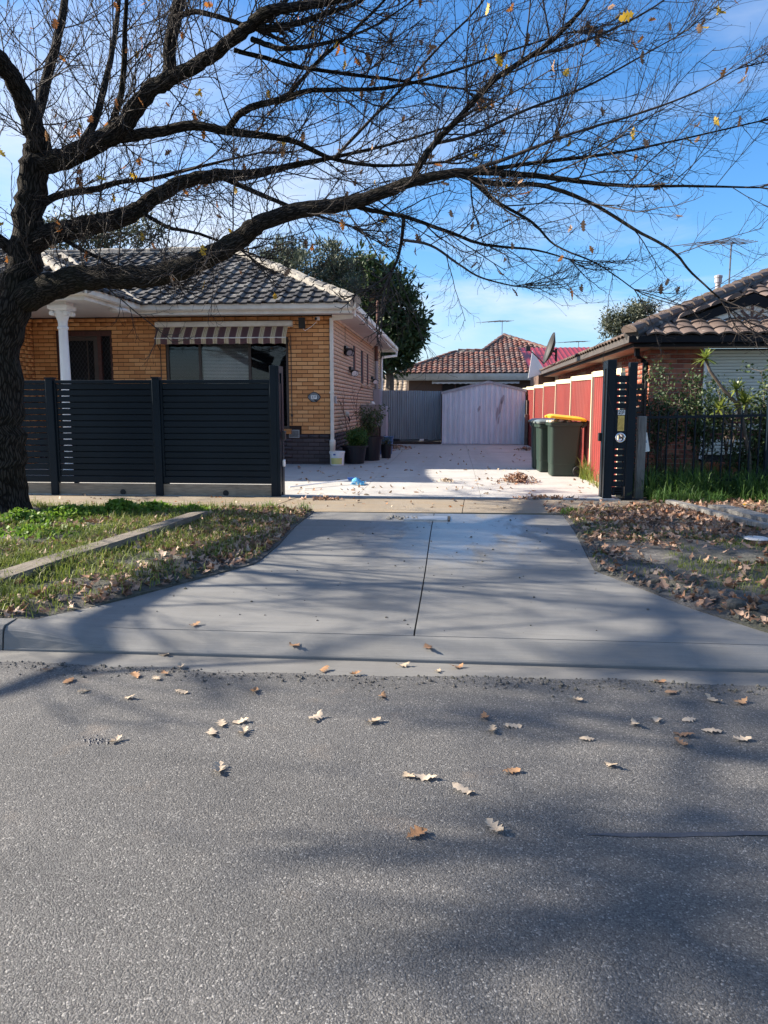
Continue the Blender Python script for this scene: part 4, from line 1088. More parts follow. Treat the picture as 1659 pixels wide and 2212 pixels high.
m.box(gx0, gx1, gy0, gy1, .24, .32); m.box(gx0, gx1, gy0, gy1, 1.77, 1.83)
for x in (gx0, -4.3, gx1 - .06): m.box(x, x + .06, gy0 + .001, gy1 - .001, .321, 1.769)
m.build('frame', MAT['navy'], sg)
for k in range(15):
    MB().box(gx0 + .061, gx1 - .061, gy0 + .02, gy0 + .032, .4655 + (k - .45) * .0915, .4655 + (k - .45) * .0915 + .079).build('slat', MAT['navy'], sg)

# ================================================================== RIGHT GATE PILLAR WITH LETTERBOX
GY = 11.2
gpl = thing('letterbox_pillar', 'tall navy gate pillar with slots, number 2F, brass mail slot and round newspaper tube', 'letterbox', (2.34, GY, .18))
xa, xb, xc, xd = 2.165, 2.275, 2.455, 2.565
m = MB(); m.bbox(xa, xb, GY, GY + .11, .17, 2.15, .006); m.build('post', MAT['navy'], gpl)
m = MB(); m.bbox(xc, xd, GY, GY + .11, .17, 2.11, .006); m.build('post', MAT['navy'], gpl)
m = MB(); m.box(xa - .012, xa - .002, GY + .001, GY + .07, .19, 2.145); m.box(xa - .012, xa - .002, GY + .19, GY + .34, .19, 2.145); m.box(xa - .012, xa - .002, GY + .071, GY + .189, 2.03, 2.144); m.box(xa, xa + .1, GY + .24, GY + .34, .17, 2.14); m.build('receiver_channel', MAT['navy'], gpl)
m = MB(); m.box(xa - .004, xa - .001, GY + .07, GY + .19, .19, 2.03); m.build('slot', MAT['navy_dark'], gpl)
m = MB(); m.bbox(xa - .06, xa - .013, GY + .24, GY + .30, 1.0, 1.12, .005); m.build('catch', MAT['black'], gpl)
z = 1.895
sh = [.115] + [.075] * 4
zt = 1.93
bars = [(1.835, 1.93)] + [(1.835 - .0905 * (k + 1) + .0, 1.835 - .0905 * k - .016) for k in range(4)]
low = [(.905 - .0905 * (k + 1), .905 - .0905 * k - .016) for k in range(5)]
for z0, z1 in bars + low + [(.36, .436)]: MB().bbox(xb + .003, xc - .003, GY + .03, GY + .05, z0, z1, .003).build('slat', MAT['navy'], gpl)
for e in (xb + .001, xc - .026): MB().box(e, e + .025, GY + .02, GY + .055, .36, 1.93).build('side_channel', MAT['navy'], gpl)
# face plate with a real round hole
pz0, pz1 = .905, 1.457; hcx, hcz, hr = (xb + xc) / 2 - .0, 1.06, .048
m = MB(); px0, px1 = xb + .004, xc - .004; n = 32
ring1 = []; ring2 = []
for k in range(n):
    a_ = 2 * math.pi * k / n; ca, sa = math.cos(a_), math.sin(a_); ring1.append((hcx + hr * ca, GY + .012, hcz + hr * sa))
    s_ = min((px1 - hcx) / max(1e-6, abs(ca)), .13 / max(1e-6, abs(sa))); ring2.append((hcx + s_ * ca, GY + .012, hcz + s_ * sa))
base = len(m.v); m.v += ring1 + ring2
for k in range(n): j = (k + 1) % n; m.f.append((base + k, base + j, base + n + j, base + n + k))
m.box(px0, px1, GY + .0125, GY + .022, hcz + .1301, pz1); m.box(px0, px1, GY + .0125, GY + .022, pz0, hcz - .1301)
m.build('face_plate', MAT['navy'], gpl)
m = MB(); m.loft([[(hcx + r * math.cos(t), y, hcz + r * math.sin(t)) for t in [2 * math.pi * k / 32 for k in range(32)]] for r, y in ((hr + .028, GY + .011), (hr + .022, GY - .004), (hr + .008, GY - .006), (hr, GY + .002), (hr - .001, GY + .25))], cap=False); m.build('newspaper_ring', MAT['chrome'], gpl, smooth=True)
number_tile(gpl, (hcx - .026, GY + .0115, 1.415), .046, .07, '2'); number_tile(gpl, (hcx + .026, GY + .0115, 1.415), .046, .07, 'F')
m = MB(); m.box(hcx - .045, hcx + .045, GY + .006, GY + .0118, 1.155, 1.37); br = m.build('mail_slot', MAT['brass'], gpl)
m = MB(); m.loft([[(hcx - .035, GY + .004 - d, 1.18), (hcx + .035, GY + .004 - d, 1.18), (hcx + .035, GY + .0035 - d * 1.6, 1.345), (hcx - .035, GY + .0035 - d * 1.6, 1.345)] for d in (0, .004)]); m.build('flap', MAT['brass'], br)
m = MB(); m.bbox(xb + .01, xc - .01, GY + .015, GY + .06, .235, .355, .004); pb = m.build('lower_box', MAT['navy'], gpl)
for k in range(3): MB().box(xb + .04, xc - .04, GY + .008, GY + .014, .25 + k * .034, .27 + k * .034).build('louvre', MAT['navy_dark'], pb)
m = MB(); m.bbox(2.655, 2.775, 11.42, 11.52, .15, 1.36, .008); tag(m.build('timber_post', MAT['posttimber']), 'weathered grey timber post right of the letterbox pillar', 'post')
m = MB(); m.obox(Vector((2.81, 11.58, .98)), Vector((.95, .2, .18)), Vector((-.2, .97, 0)), Vector((-.18, 0, .98)), .04, .004, .14); nt = tag(m.build('notice_card', MAT['paper']), 'small white card tucked behind the grey timber post', 'card')
m = MB(); m.obox(Vector((2.80, 11.573, .99)), Vector((.95, .2, .18)), Vector((-.2, .97, 0)), Vector((-.18, 0, .98)), .02, .001, .018); m.build('mark', MAT['bluecrate'], nt)
# dark slatted screen behind the pillar
scn = thing('slat_screen', 'dark slatted screen between the letterbox pillar and the neighbour brick corner', 'screen', (2.8, 12.6, .2))
for k in range(18): MB().box(2.76, 3.02, 12.6, 12.62, .25 + k * .09, .25 + k * .09 + .068).build('slat', MAT['paling'], scn)
for x in (2.755, 3.0): MB().box(x, x + .03, 12.575, 12.599, .2, 1.9).build('batten', MAT['paling'], scn)

# ================================================================== RED STEEL FENCE
RX = 2.46
rf = thing('red_steel_fence', 'red ribbed steel boundary fence with cream posts and rails', 'fence', (RX, 19, .2))
py_ = [11.62, 13.95, 16.45, 18.85, 21.35, 23.85, 26.3, 28.6]
pr = [(0, 0), (.05, 0), (.062, .018), (.088, .018), (.10, 0), (.125, 0), (.131, .006), (.15, .006), (.156, 0)]
RT = lambda y: 2.03 + .05 * (y - 12) / 14
for i, (a, c) in enumerate(zip(py_, py_[1:])):
    m = MB(); bot = []; top = []; y = a + .03
    while y < c - .03:
        for d, h in pr:
            yy = min(y + d, c - .02); wob = .008 * math.sin(yy * 2.3 + i)
            bot.append((RX - h - wob, yy, .23)); top.append((RX - h - wob, yy, RT(yy)))
        y += .176
    m.sheet([bot, top]); m.build('steel_sheet', MAT['redsteel'], rf)
    MB().obox(Vector((RX - .005, (a + c) / 2, RT((a + c) / 2) + .0)), Vector((1, 0, 0)), Vector((0, 1, .02)).normalized(), Vector((0, -.02, 1)).normalized(), .028, (c - a) / 2 - .002, .045).build('top_rail', MAT['creamsteel'], rf)
    MB().box(RX - .03, RX + .02, a + .03, c - .03, .19, .23).build('bottom_rail', MAT['creamsteel'], rf)
for i, y in enumerate(py_):
    lean = (.0, .02, -.02, 0, .012, 0, 0, 0)[i]
    m = MB(); rr = []
    for zz in (.12, RT(y) + (.06 if i else -.04)): rr.append([(RX - .045 + u, y - .026 + v + lean * (zz - 1), zz) for u, v in ((0, 0), (.07, 0), (.07, .052), (0, .052))])
    m.loft(rr); m.build('post', MAT['creamsteel'], rf)

# ================================================================== WHEELIE BINS
def rrect(x0, x1, y0, y1, r, z, n=4):
    P = []
    for cx_, cy_, a0 in ((x1 - r, y1 - r, 0), (x0 + r, y1 - r, 90), (x0 + r, y0 + r, 180), (x1 - r, y0 + r, 270)):
        for k in range(n + 1):
            a_ = math.radians(a0 + 90 * k / n); P.append((cx_ + r * math.cos(a_), cy_ + r * math.sin(a_), z))
    return P
def make_bin(loc, label, W, D, Hh, lidmat, open_lid, rotz=0):
    t = thing('wheelie_bin', label, 'bin', (0, 0, 0), 'wheelie bins by the red fence')
    hb, ht = W * .40, W * .5
    m = MB()
    m.loft([rrect(-D * .40, D * .34, -hb, hb, .05, .015), rrect(-D * .41, D * .345, -hb, hb, .055, .05), rrect(-D * .415, D * .355, -hb * 1.02, hb * 1.02, .06, .22),
            rrect(-D * .425, D * .365, -hb * 1.05, hb * 1.05, .06, .23), rrect(-D * .45, D * .43, -ht, ht, .06, Hh - .10), rrect(-D * .455, D * .435, -ht, ht, .06, Hh - .04)])
    m.build('body', MAT['bin'], t)
    m = MB(); m.loft([rrect(-D * .49, D * .47, -ht - .03, ht + .03, .05, Hh - .065), rrect(-D * .505, D * .48, -ht - .035, ht + .035, .05, Hh - .055), rrect(-D * .505, D * .48, -ht - .035, ht + .035, .05, Hh - .005), rrect(-D * .49, D * .47, -ht - .02, ht + .02, .05, Hh)])
    m.build('rim', MAT['bin'], t)
    m = MB(); m.tube([(D * .57, -ht * .85, Hh - .03), (D * .57, ht * .85, Hh - .03)], .016, 8)
    for y in (-ht * .85, ht * .85, 0): m.loft([[(D * .44, y - .015, Hh - .12), (D * .44, y + .015, Hh - .12), (D * .44, y + .015, Hh - .01), (D * .44, y - .015, Hh - .01)], [(D * .585, y - .015, Hh - .055), (D * .585, y + .015, Hh - .055), (D * .585, y + .015, Hh - .01), (D * .585, y - .015, Hh - .01)]])
    m.build('handle', MAT['bin'], t)
    m = MB(); m.box(D * .355, D * .375, -hb + .03, -hb + .055, .2, Hh - .1); m.box(D * .355, D * .375, hb - .055, hb - .03, .2, Hh - .1); m.build('rib', MAT['bin'], t)
    m = MB(); m.tube([(D * .37, -hb - .05, .10), (D * .37, hb + .05, .10)], .011, 8); m.build('axle', MAT['steel'], t)
    for s in (-1, 1):
        c = (D * .37, s * (hb + .035), .10)
        m = MB(); prf = [(.052, -.026), (.094, -.026), (.10, -.014), (.10, .014), (.094, .026), (.052, .026), (.052, -.026)]
        m.loft([[Vector(c) + Vector((r * math.cos(a_), h, r * math.sin(a_))) for a_ in [2 * math.pi * k / 28 for k in range(28)]] for r, h in prf], cap=False)
        wv = m.build('wheel', MAT['rubber'], t, smooth=False)
        m = MB(); m.lathe(c, [(.001, -.03), (.022, -.03), (.022, .03), (.001, .03)], 12, 'y')
        for k in range(7):
            a_ = 2 * math.pi * k / 7; m.obox(Vector(c) + Vector((math.cos(a_), 0, math.sin(a_))) * .036, Vector((math.cos(a_), 0, math.sin(a_))), Vector((0, 1, 0)), Vector((-math.sin(a_), 0, math.cos(a_))), .020, .016, .0045)
        m.lathe(c, [(.001, -.008), (.052, -.008), (.052, .008), (.001, .008)], 20, 'y')
        m.build('hub', MAT['black'], wv)
    hp = Vector((D * .56, 0, Hh + .01)); ang = .105 if open_lid else .0
    R = Matrix.Rotation(ang, 3, 'Y')
    def ring(x0, x1, w, z, r=.05): return [hp + R @ (Vector(p) - Vector((hp.x, 0, 0)) + Vector((0, 0, 0))) for p in rrect(x0, x1, -w, w, r, z)]
    m = MB(); m.loft([ring(-D * .52, D * .55, ht + .045, 0), ring(-D * .53, D * .56, ht + .05, .012), ring(-D * .53, D * .56, ht + .05, .038), ring(-D * .50, D * .52, ht + .03, .05), ring(-D * .44, D * .40, ht - .04, .072), ring(-D * .36, D * .30, ht - .12, .078)])
    lid = m.build('lid', MAT[lidmat], t)
    m = MB(); q = [hp + R @ Vector(v) for v in ((-D * 1.09, 0, .02), (-D * 1.13, 0, .0))]; m.obox(q[0], R @ Vector((1, 0, 0)), Vector((0, 1, 0)), R @ Vector((0, 0, 1)), .03, .09, .016); m.build('grip', MAT[lidmat], lid)
    for y in (-ht * .6, ht * .6): MB().obox(hp + Vector((0, y, 0)), Vector((1, 0, 0)), Vector((0, 1, 0)), Vector((0, 0, 1)), .03, .03, .022).build('hinge', MAT['bin'], lid)
    t.location = loc; t.rotation_euler = (0, 0, rotz)
    return t
BZ = gz(14.3)
b1 = make_bin((2.05, 14.52, gz(14.5)), 'large green wheelie bin with yellow lid propped open by rubbish', .54, .63, .99, 'yellow', True)
b2 = make_bin((1.89, 15.28, gz(15.2)), 'smaller green wheelie bin with closed lid right behind the yellow lidded bin', .50, .56, .93, 'binlid', False, .05)
dup(b2, (1.85, 15.95, gz(15.9)), -.04, 'hindmost green wheelie bin at the far end of the row')
tr_ = [(x, y, .99, .10 * s, 0, 0, 0) for x, y, s in ()]
m = MB()
for k in range(26):
    c = Vector((2.05 + random.uniform(-.29, .12), 14.52 + random.uniform(-.22, .2), gz(14.5) + .985 + random.uniform(0, .035)))
    s_ = random.uniform(.03, .065)
    m.loft([[c + Vector((math.cos(t) * s_ * q_ * random.uniform(.7, 1.3), math.sin(t) * s_ * q_ * random.uniform(.7, 1.3), z_ * s_ * .7)) for t in [2 * math.pi * j / 7 for j in range(7)]] for q_, z_ in ((.5, -.6), (1, 0), (.6, .6), (.1, .8))])
tag(m.build('household_rubbish', MAT['trash'], kind='stuff'), 'crumpled white and brown rubbish bulging under the yellow bin lid', 'rubbish')

# ================================================================== BACK: CORRUGATED FENCE, SHED, GARDEN BED
cf = thing('corrugated_fence', 'grey corrugated steel fence between the house and the shed', 'fence', (-1.4, 27.45, .2))
for k in range(3):
    x0, x1 = -2.58 + k * .72, -2.58 + (k + 1) * .72 + .02
    m = MB(); bot = []; top = []
    for j in range(65):
        x = lerp(x0, x1, j / 64); y = 27.45 + .018 * math.cos(x * 2 * math.pi / .080) - (.003 if k % 2 else 0)
        bot.append((x, y, .30)); top.append((x, y, 2.06 - .012 * k + .004 * math.sin(x * 3)))
    m.sheet([bot, top]); m.build('corrugated_sheet', MAT['zinc'], cf, smooth=True)
m = MB(); m.box(-2.6, -.42, 27.475, 27.52, 1.85, 1.93); m.box(-2.6, -.42, 27.475, 27.52, .5, .58); m.build('rail', MAT['greytimber'], cf)
m = MB(); m.bbox(-.42, -.36, 27.3, 27.4, .2, 2.05, .006); m.build('post', MAT['paling'], cf)
bed = thing('garden_bed', 'dark sleeper edged garden bed below the corrugated fence', 'garden bed', (-1.4, 26.6, .2))
m = MB(); m.bbox(-2.2, -.40, 25.74, 25.84, .2, .34, .008); m.build('sleeper', MAT['paling'], bed)
m = MB(); m.sheet([[(lerp(-2.5, -.42, j / 12), lerp(25.85, 27.42, i / 8), .31 + .06 * fbm(j * .9, i * .9)) for j in range(13)] for i in range(9)]); m.build('soil', MAT['soil'], bed)
m = MB()
for x, y in ((-1.05, 25.98), (-1.9, 26.0)): m.obox(Vector((x, y, .385)), Vector((1, .1, 0)), Vector((0, 1, 0)), Vector((0, 0, 1)), .07, .03, .03)
tag(m.build('food_carton', MAT['paper']), 'white scrap lying in the dark garden bed', 'scrap')
m = MB(); m.bbox(-2.35, -1.78, 25.9, 26.1, .30, .42, .02); tag(m.build('black_trough', MAT['pot']), 'low black plastic trough at the house end of the garden bed', 'trough')
SY = 25.95
shed = thing('garden_shed', 'pale lilac ribbed steel garden shed with low gable front', 'shed', (1, SY, .25))
sx0, sx1 = -.36, 2.36; eL, eR, pk, pkx = 1.99, 2.06, 2.33, 1.14
zt_ = lambda x: lerp(eL, pk, (x - sx0) / (pkx - sx0)) if x < pkx else lerp(pk, eR, (x - pkx) / (sx1 - pkx))
edges = [sx0 + i * .68 for i in range(5)]; edges[-1] = sx1
for a, c in zip(edges, edges[1:]):
    m = MB(); bot = []; top = []; x = a
    while x < c - .001:
        for d, h in ((0, 0), (.006, .028), (.022, .028), (.028, 0), (.055, 0), (.061, .028), (.077, .028), (.083, 0)):
            xx = min(x + d, c); bot.append((xx, SY - h, .26)); top.append((xx, SY - h, zt_(xx) - .03))
        x += .17
    bot.append((c, SY, .26)); top.append((c, SY, zt_(c) - .03)); m.sheet([bot, top]); m.build('wall_sheet', MAT['shed'], shed)
m = MB(); m.box(sx0, sx0 + .01, SY + .01, SY + 2.4, .26, eL - .05); m.box(sx1 - .01, sx1, SY + .01, SY + 2.4, .26, eR - .05); m.box(sx0, sx1, SY + 2.4, SY + 2.41, .26, eL); m.build('side_wall', MAT['shed'], shed)
for (xA, zA_, xB, zB_) in ((sx0 - .04, eL - .02, pkx, pk), (pkx, pk, sx1 + .04, eR - .02)):
    m = MB(); m.loft([[(x, SY - .05, z + o_) for x, z, o_ in ((xA, zA_, 0), (xB, zB_, 0), (xB, zB_, .015), (xA, zA_, .015))], [(x, SY + 2.5, z + o_) for x, z, o_ in ((xA, zA_, 0), (xB, zB_, 0), (xB, zB_, .015), (xA, zA_, .015))]]); m.build('roof_sheet', MAT['zinc'], shed)
    m = MB(); m.loft([[(x, y, z) for x, z in ((xA, zA_ - .07), (xB, zB_ - .07), (xB, zB_ - .002), (xA, zA_ - .002))] for y in (SY - .045, SY - .02)]); m.build('barge_trim', MAT['zinc'], shed)
m = MB(); m.box(sx0 - .01, sx0 + .03, SY - .03, SY - .016, .26, 1.95); m.build('corner_trim', MAT['shed'], shed)
m = MB(); m.prism([(pkx - .16, pk - .085), (pkx + .16, pk - .085), (pkx, pk - .01)], SY - .065, SY - .047); m.build('apex_plate', MAT['zinc'], shed)
m = MB()
for (x, z, w, h, t_) in ((1.55, 1.50, .05, .30, .25), (1.44, 1.25, .03, .25, .1), (1.62, 1.72, .04, .16, .35), (.85, 1.42, .045, .10, .5), (1.50, 1.05, .025, .15, .2)):
    m.add([(x + w * math.cos(a_) * random.uniform(.6, 1.2) + t_ * h * math.sin(a_) * .6, SY - .0295, z + h * math.sin(a_) * random.uniform(.8, 1.1)) for a_ in [2 * math.pi * k / 12 for k in range(12)]], [tuple(range(12))])
m.build('smear', MAT['smear'], shed)
m = MB()
for k in range(3): m.box(2.375 + k * .0, 2.43, 25.5 + k * .5, 25.9 + k * .5, .2, 1.7 - k * .1)
tag(m.build('dark_paling_stack', MAT['paling']), 'dark timber palings leaning in the gap between shed and red fence', 'palings')
m = MB(); m.bbox(2.30, 2.40, 25.3, 25.36, .24, 1.25, .005); tag(m.build('grey_offcut', MAT['greytimber']), 'short grey board standing beside the shed corner', 'board')

# ================================================================== HOUSE BEHIND (terracotta roof)
bh = thing('rear_house', 'brown brick house behind the shed with mottled terracotta tile roof', 'house', (2, 38, .2))
BY, BZ0 = 36.0, 3.0; BT = .425; bsl = math.sqrt(1 + BT * BT)
bx0, bx1 = -2.75, 7.6
P = lambda x, d: (x, BY + d, BZ0 + d * BT)
pk_ = (2.55, 4.95)
outl = [(bx0, 0), (.20, 2.75), (1.42, 2.75), pk_, (bx1, 0)]
m = MB(); fpv = [P(*q) for q in outl]; back = [(x, BY + 2 * d + .2, BZ0) for x, d in outl]
m.add(fpv + [(bx0, BY + 9, BZ0), (.2, BY + 6, BZ0 + 2.75 * BT), (1.42, BY + 6, BZ0 + 2.75 * BT), (2.55, BY + 5.6, BZ0 + pk_[1] * BT), (bx1, BY + 10, BZ0)], [(0, 1, 2, 3, 4), (0, 5, 6, 1), (1, 6, 7, 2), (2, 7, 8, 3), (3, 8, 9, 4)])
broof = m.build('roof', MAT['redtile'], bh)
pmr = prof_mesh(TP_FR, .245, .40, .050, .040)
tiled(broof, (0, BY, BZ0), (1, 0, 0), (0, 1, BT), [(x, d * bsl) for x, d in outl], .245, .315, pmr, 'redtile', 290, prefer=lambda p: (0 if p.x < 3.4 else 50) + p.z)
for a, c in zip(outl[:-1], outl[1:]):
    A_, C_ = P(*a), P(*c)
    ridge(broof, Vector(A_) + Vector((0, 0, .04)), Vector(C_) + Vector((0, 0, .04)), 'tantile' if 0 else 'redtile', .40, .11, bed=False)
m = MB(); pA = [Vector(P(*q)) + Vector((0, -.02, .0)) for q in outl]
for a, c in zip(pA, pA[1:]): m.tube([a.lerp(c, i / 12) for i in range(13)], [.10 + random.uniform(-.02, .02) for _ in range(13)], 6)
m.build('mortar_bed', MAT['bedding'], broof)
gutter('gutter', [((bx0 - .02, BY - .02, BZ0), (-1, -1, 0)), ((bx1, BY - .02, BZ0), (0, -1, 0))], 'cream', bh, [(0, 0), (0, -.12), (-.03, -.26), (-.15, -.27), (-.15, 0), (-.14, 0), (-.14, -.1), (-.02, -.1), (-.02, 0)])
m = MB(); m.box(bx0 + .05, bx1, BY + .02, BY + .55, BZ0 - .30, BZ0 - .27); m.build('soffit', MAT['cream'], bh)
m = MB(); m.box(-2.1, bx1 - .2, BY + .55, BY + 8, .15, BZ0 - .1); bw = m.build('wall', MAT['brownbrick'], bh)
m = MB(); m.box(-2.22, -2.10, BY + .9, BY + 2, 1.2, BZ0 - .3); m.build('side_window', MAT['cream'], bh)
bw2 = MB(); bw2.box(-.55, .75, BY + .50, BY + .548, .9, 2.55); wn_ = bw2.build('window', MAT['dark'], bh)
for x in (-.58, .05, .72): MB().box(x, x + .05, BY + .48, BY + .499, .9, 2.56).build('frame', MAT['doorwood'], wn_)
m = MB(); rows = []
for k, (dy, z) in enumerate(((.54, 2.68), (.35, 2.62), (.30, 2.60), (.30, 2.52))):
    rows.append([(lerp(-1.0, 3.0, j / 80), BY + dy - .2, z + (.03 * abs(math.sin(j * .6)) if k == 3 else 0)) for j in range(81)])
m.sheet(rows); tag(m.build('scalloped_awning', MAT['soffit']), 'pale scalloped awning under the eave of the brown brick house behind', 'awning')
m = MB(); m.box(.62, .78, 28.7, 28.8, .2, 2.33); tag(m.build('fence_post', MAT['greytimber']), 'pale post top showing just above the corrugated fence', 'post')
def antenna(px, py, Y, base_z, label, w, fold=False):
    top = at(px, py, Y); t = thing('tv_antenna', label, 'antenna', (top.x, Y, base_z))
    m = MB(); m.tube([(top.x, Y, base_z), (top.x, Y, top.z)], .018, 6); m.build('mast', MAT['aerial'], t)
    m = MB(); m.tube([(top.x - w * .5, Y - .3, top.z - .05), (top.x + w * .25, Y + .2, top.z + .02)], .012, 5); m.build('boom', MAT['aerial'], t)
    for k in range(6):
        f_ = k / 5; c = Vector((lerp(top.x - w * .45, top.x + w * .25, f_), Y + lerp(-.3, .2, f_), top.z - .04 + .06 * f_)); L = w * (.75 - .10 * k)
        m = MB(); m.tube([c + Vector((-L * .5, L * .25, -.02)), c + Vector((L * .5, -L * .25, .02))], .010, 5); m.build('element', MAT['aerial'], t)
    return t
antenna(1085, 694, 40.5, 5.0, 'tv antenna on the terracotta roof ridge', 1.6)
antenna(1580, 524, 19.5, 4.2, 'large tv antenna above the brown tiled roof by the flue', 1.7)
antenna(1250, 738, 46, 3.0, 'small distant tv antenna above the red steel roof', 1.8)
# far tan tiled roof at the left of the back house
fh = thing('distant_house', 'far house showing only a tan tiled roof above the corrugated fence', 'house', (-5, 46, .2))
m = MB(); f0, f1 = at(800, 852, 46), at(905, 852, 46); m.add([(f0.x, 46, 1.2), (f1.x + 1, 46, 1.2), (f1.x - .3, 49.5, 3.5), (f0.x, 49.5, 3.5)], [(0, 1, 2, 3)]); fr_ = m.build('roof', MAT['tantile'], fh)
tiled(fr_, (f0.x, 46, 1.2), (1, 0, 0), (0, 3.5, 2.3), [(0, 0), (f1.x + 1 - f0.x, 0), (f1.x - .3 - f0.x, 4.19), (0, 4.19)], .30, .33, prof_mesh(TP_FR, .30, .42, .03, .02), 'tantile', 0)
m = MB(); m.box(f0.x, f1.x + .6, 46.4, 53, .15, 1.6); m.build('wall', MAT['brownbrick'], fh)
# red steel roofed building
rb = thing('red_roof_building', 'outbuilding with red corrugated roof and white gable beyond the red fence', 'building', (6, 27, .2))
A_, B_ = at(1152, 815, 27.5), at(1147, 757, 30.5)
m = MB(); bot = []; top = []
for k in range(61):
    x = 2.75 + k * .06; dz_ = .022 * (k % 3 == 0)
    bot.append((x + .0, 27.9, 2.62 + dz_)); top.append((x - .22, 31.2, 3.78 + dz_))
m.sheet([bot, top]); m.build('roof', MAT['redroof'], rb)
q0, q1, q2 = at(1141, 817, 27.6), at(1179, 803, 27.6), at(1147, 757, 27.6)
m = MB(); m.prism([(q0.x, q0.z), (q1.x, q1.z), (q2.x + .05, q2.z)], 27.6, 27.66); m.build('gable', MAT['white'], rb)
m = MB(); m.box(3.0, 6.5, 28.1, 31, .2, 2.6); m.build('wall', MAT['brownbrick'], rb)
# ================================================================== RIGHT HOUSE
rh = thing('neighbour_house', 'red brick neighbour house with brown tiled roof, black fascia and cream shutter', 'house', (6, 15, .2))
NX, NY, NZ = 3.03, 14.0, 2.715
WX, WY = 3.56, 14.62
ntan = .42; nsl = math.sqrt(1 + ntan * ntan)
NG = [(0, 0), (0, -.11), (-.02, -.12), (-.11, -.12), (-.11, 0), (-.10, 0), (-.10, -.10), (-.012, -.10), (-.012, 0)]
gutter('side_gutter', [((NX, 28, NZ), (-1, 0, 0)), ((NX, NY, NZ), (-1, -1, 0))], 'gutterdark', rh, NG)
gutter('front_gutter', [((NX + .001, NY - .001, NZ), (-1, -1, 0)), ((11, NY - .001, NZ), (0, -1, 0))], 'fascia', rh, NG)
m = MB(); m.box(NX + .115, 11, NY + .115, NY + .135, 2.535, 2.70); m.box(NX + .115, NX + .134, NY + .136, 28, 2.535, 2.70); m.build('fascia', MAT['fascia'], rh)
m = MB(); m.box(NX + .136, 11, NY + .137, WY - .002, 2.535, 2.55); m.box(NX + .137, WX - .002, WY, 28, 2.535, 2.549); m.build('soffit', MAT['eave2'], rh)
SHX0, SHX1, SHZ0, SHZ1 = 4.50, 6.9, .62, 2.50
m = MB(); 
for x0, x1, z0, z1 in ((WX, SHX0, .15, 2.54), (SHX0, SHX1, .15, SHZ0 - .14), (SHX1, 11, .15, 2.54)): m.box(x0, x1, WY, WY + .11, z0, z1)
nf = m.build('front_wall', MAT['mortar2'], rh)
brickwork(nf, 0, WY, WX - .009, 5.4, .20, 2.535, [(SHX0, SHX1, SHZ0 - .16, 2.6)], 'redbrick', 120, lambda x, z: True)
m = MB(); m.box(WX, WX + .11, WY + .112, 28, .15, 2.54); ns = m.build('side_wall', MAT['mortar2'], rh)
nwin = [(17.0, 19.0, 1.1, 2.4), (21.5, 23, 1.1, 2.4)]
brickwork(ns, 1, WX, WY - .009, 27, .2, 2.535, nwin, 'redbrick', 150, lambda y, z: y < 16.6, sgn=-1)
for a, c, z0, z1 in nwin: MB().box(WX + .003, WX + .05, a, c, z0, z1).build('side_window', MAT['glass2'], rh)
m = MB(); m.box(WX + .3, 10, 16, 27, .16, 2.5); m.build('interior', MAT['dark'], rh)
shu = thing('roller_shutter', 'x', 'x', (5.7, WY, SHZ0), None); del shu['label'], shu['category']; shu.parent = rh; shu.location = Vector((5.7, WY, SHZ0)) - WO[rh]
n = 33; hh = (SHZ1 - SHZ0) / n
for k in range(n):
    mr = k in (10, 11) or k in (5, 6, 7)
    z0 = SHZ0 + k * hh
    m = MB(); m.loft([[(x, WY - .03 - u, z0 + v * hh) for u, v in ((0, .02), (.010, .12), (.012, .5), (.008, .88), (0, .97))] for x in (SHX0 + .05, SHX1)]); m.build('slat', MAT['maroon' if mr else 'shutter'], shu)
m = MB(); m.box(SHX0, SHX0 + .048, WY - .06, WY - .003, SHZ0 - .08, SHZ1 + .03); m.build('guide', MAT['white'], rh)
m = MB(); m.box(SHX0 + .05, SHX1, WY - .004, WY - .001, SHZ0 - .14, SHZ1 + .03); m.build('shutter_gap', MAT['dark'], rh)
for k in range(9):
    MB().obox(Vector((SHX0 + .12 + k * .235, WY - .01, SHZ0 - .19)), Vector((1, 0, 0)), Vector((0, .95, .3)), Vector((0, -.3, .95)), .113, .07, .055).build('sill_brick', MAT['redbrick'], rh)
m = MB(); m.box(NX + .22, NX + .30, 14.45, 14.53, 2.40, 2.61); m.tube([(NX + .26, 14.49, 2.42), (NX + .30, 14.52, 2.38), (WX - .14, 14.72, 2.36), (WX - .06, 14.74, 2.30)], .038, 8); m.box(WX - .10, WX - .012, 14.70, 14.78, .2, 2.31); m.build('downpipe', MAT['fascia'], rh)
# roof: hip from the gutter corner, front slope carries a small gable
ez2 = NZ - .01; NRH = 6.2
m = MB(); RA = (NX + NRH, NY + NRH, ez2 + NRH * ntan)
m.add([(NX, NY, ez2), (NX + 2 * NRH, NY, ez2), RA, (NX, 30, ez2), (NX + NRH, 30 - .01, ez2 + NRH * ntan), (NX + 2 * NRH, 30, ez2)], [(0, 1, 2), (0, 2, 4, 3), (1, 5, 4, 2)]); nroof = m.build('roof', MAT['browntile'], rh)
pmw = prof_mesh(TP_WAVE, .30, .42, .036, .03)
nt1 = tiled(nroof, (NX, NY, ez2), (1, 0, 0), (0, 1, ntan), [(0, 0), (4.6, 0), (4.6, 4.6 * nsl)], .30, .33, pmw, 'browntile', 120, prefer=lambda p: p.x + p.z)
tiled(nroof, (NX, 28.0, ez2), (0, -1, 0), (1, 0, ntan), [(0, 0), (14, 0), (14 - 4.6, 4.6 * nsl), (0, 4.6 * nsl)], .30, .33, pmw, 'browntile', 180, prefer=lambda p: p.y)
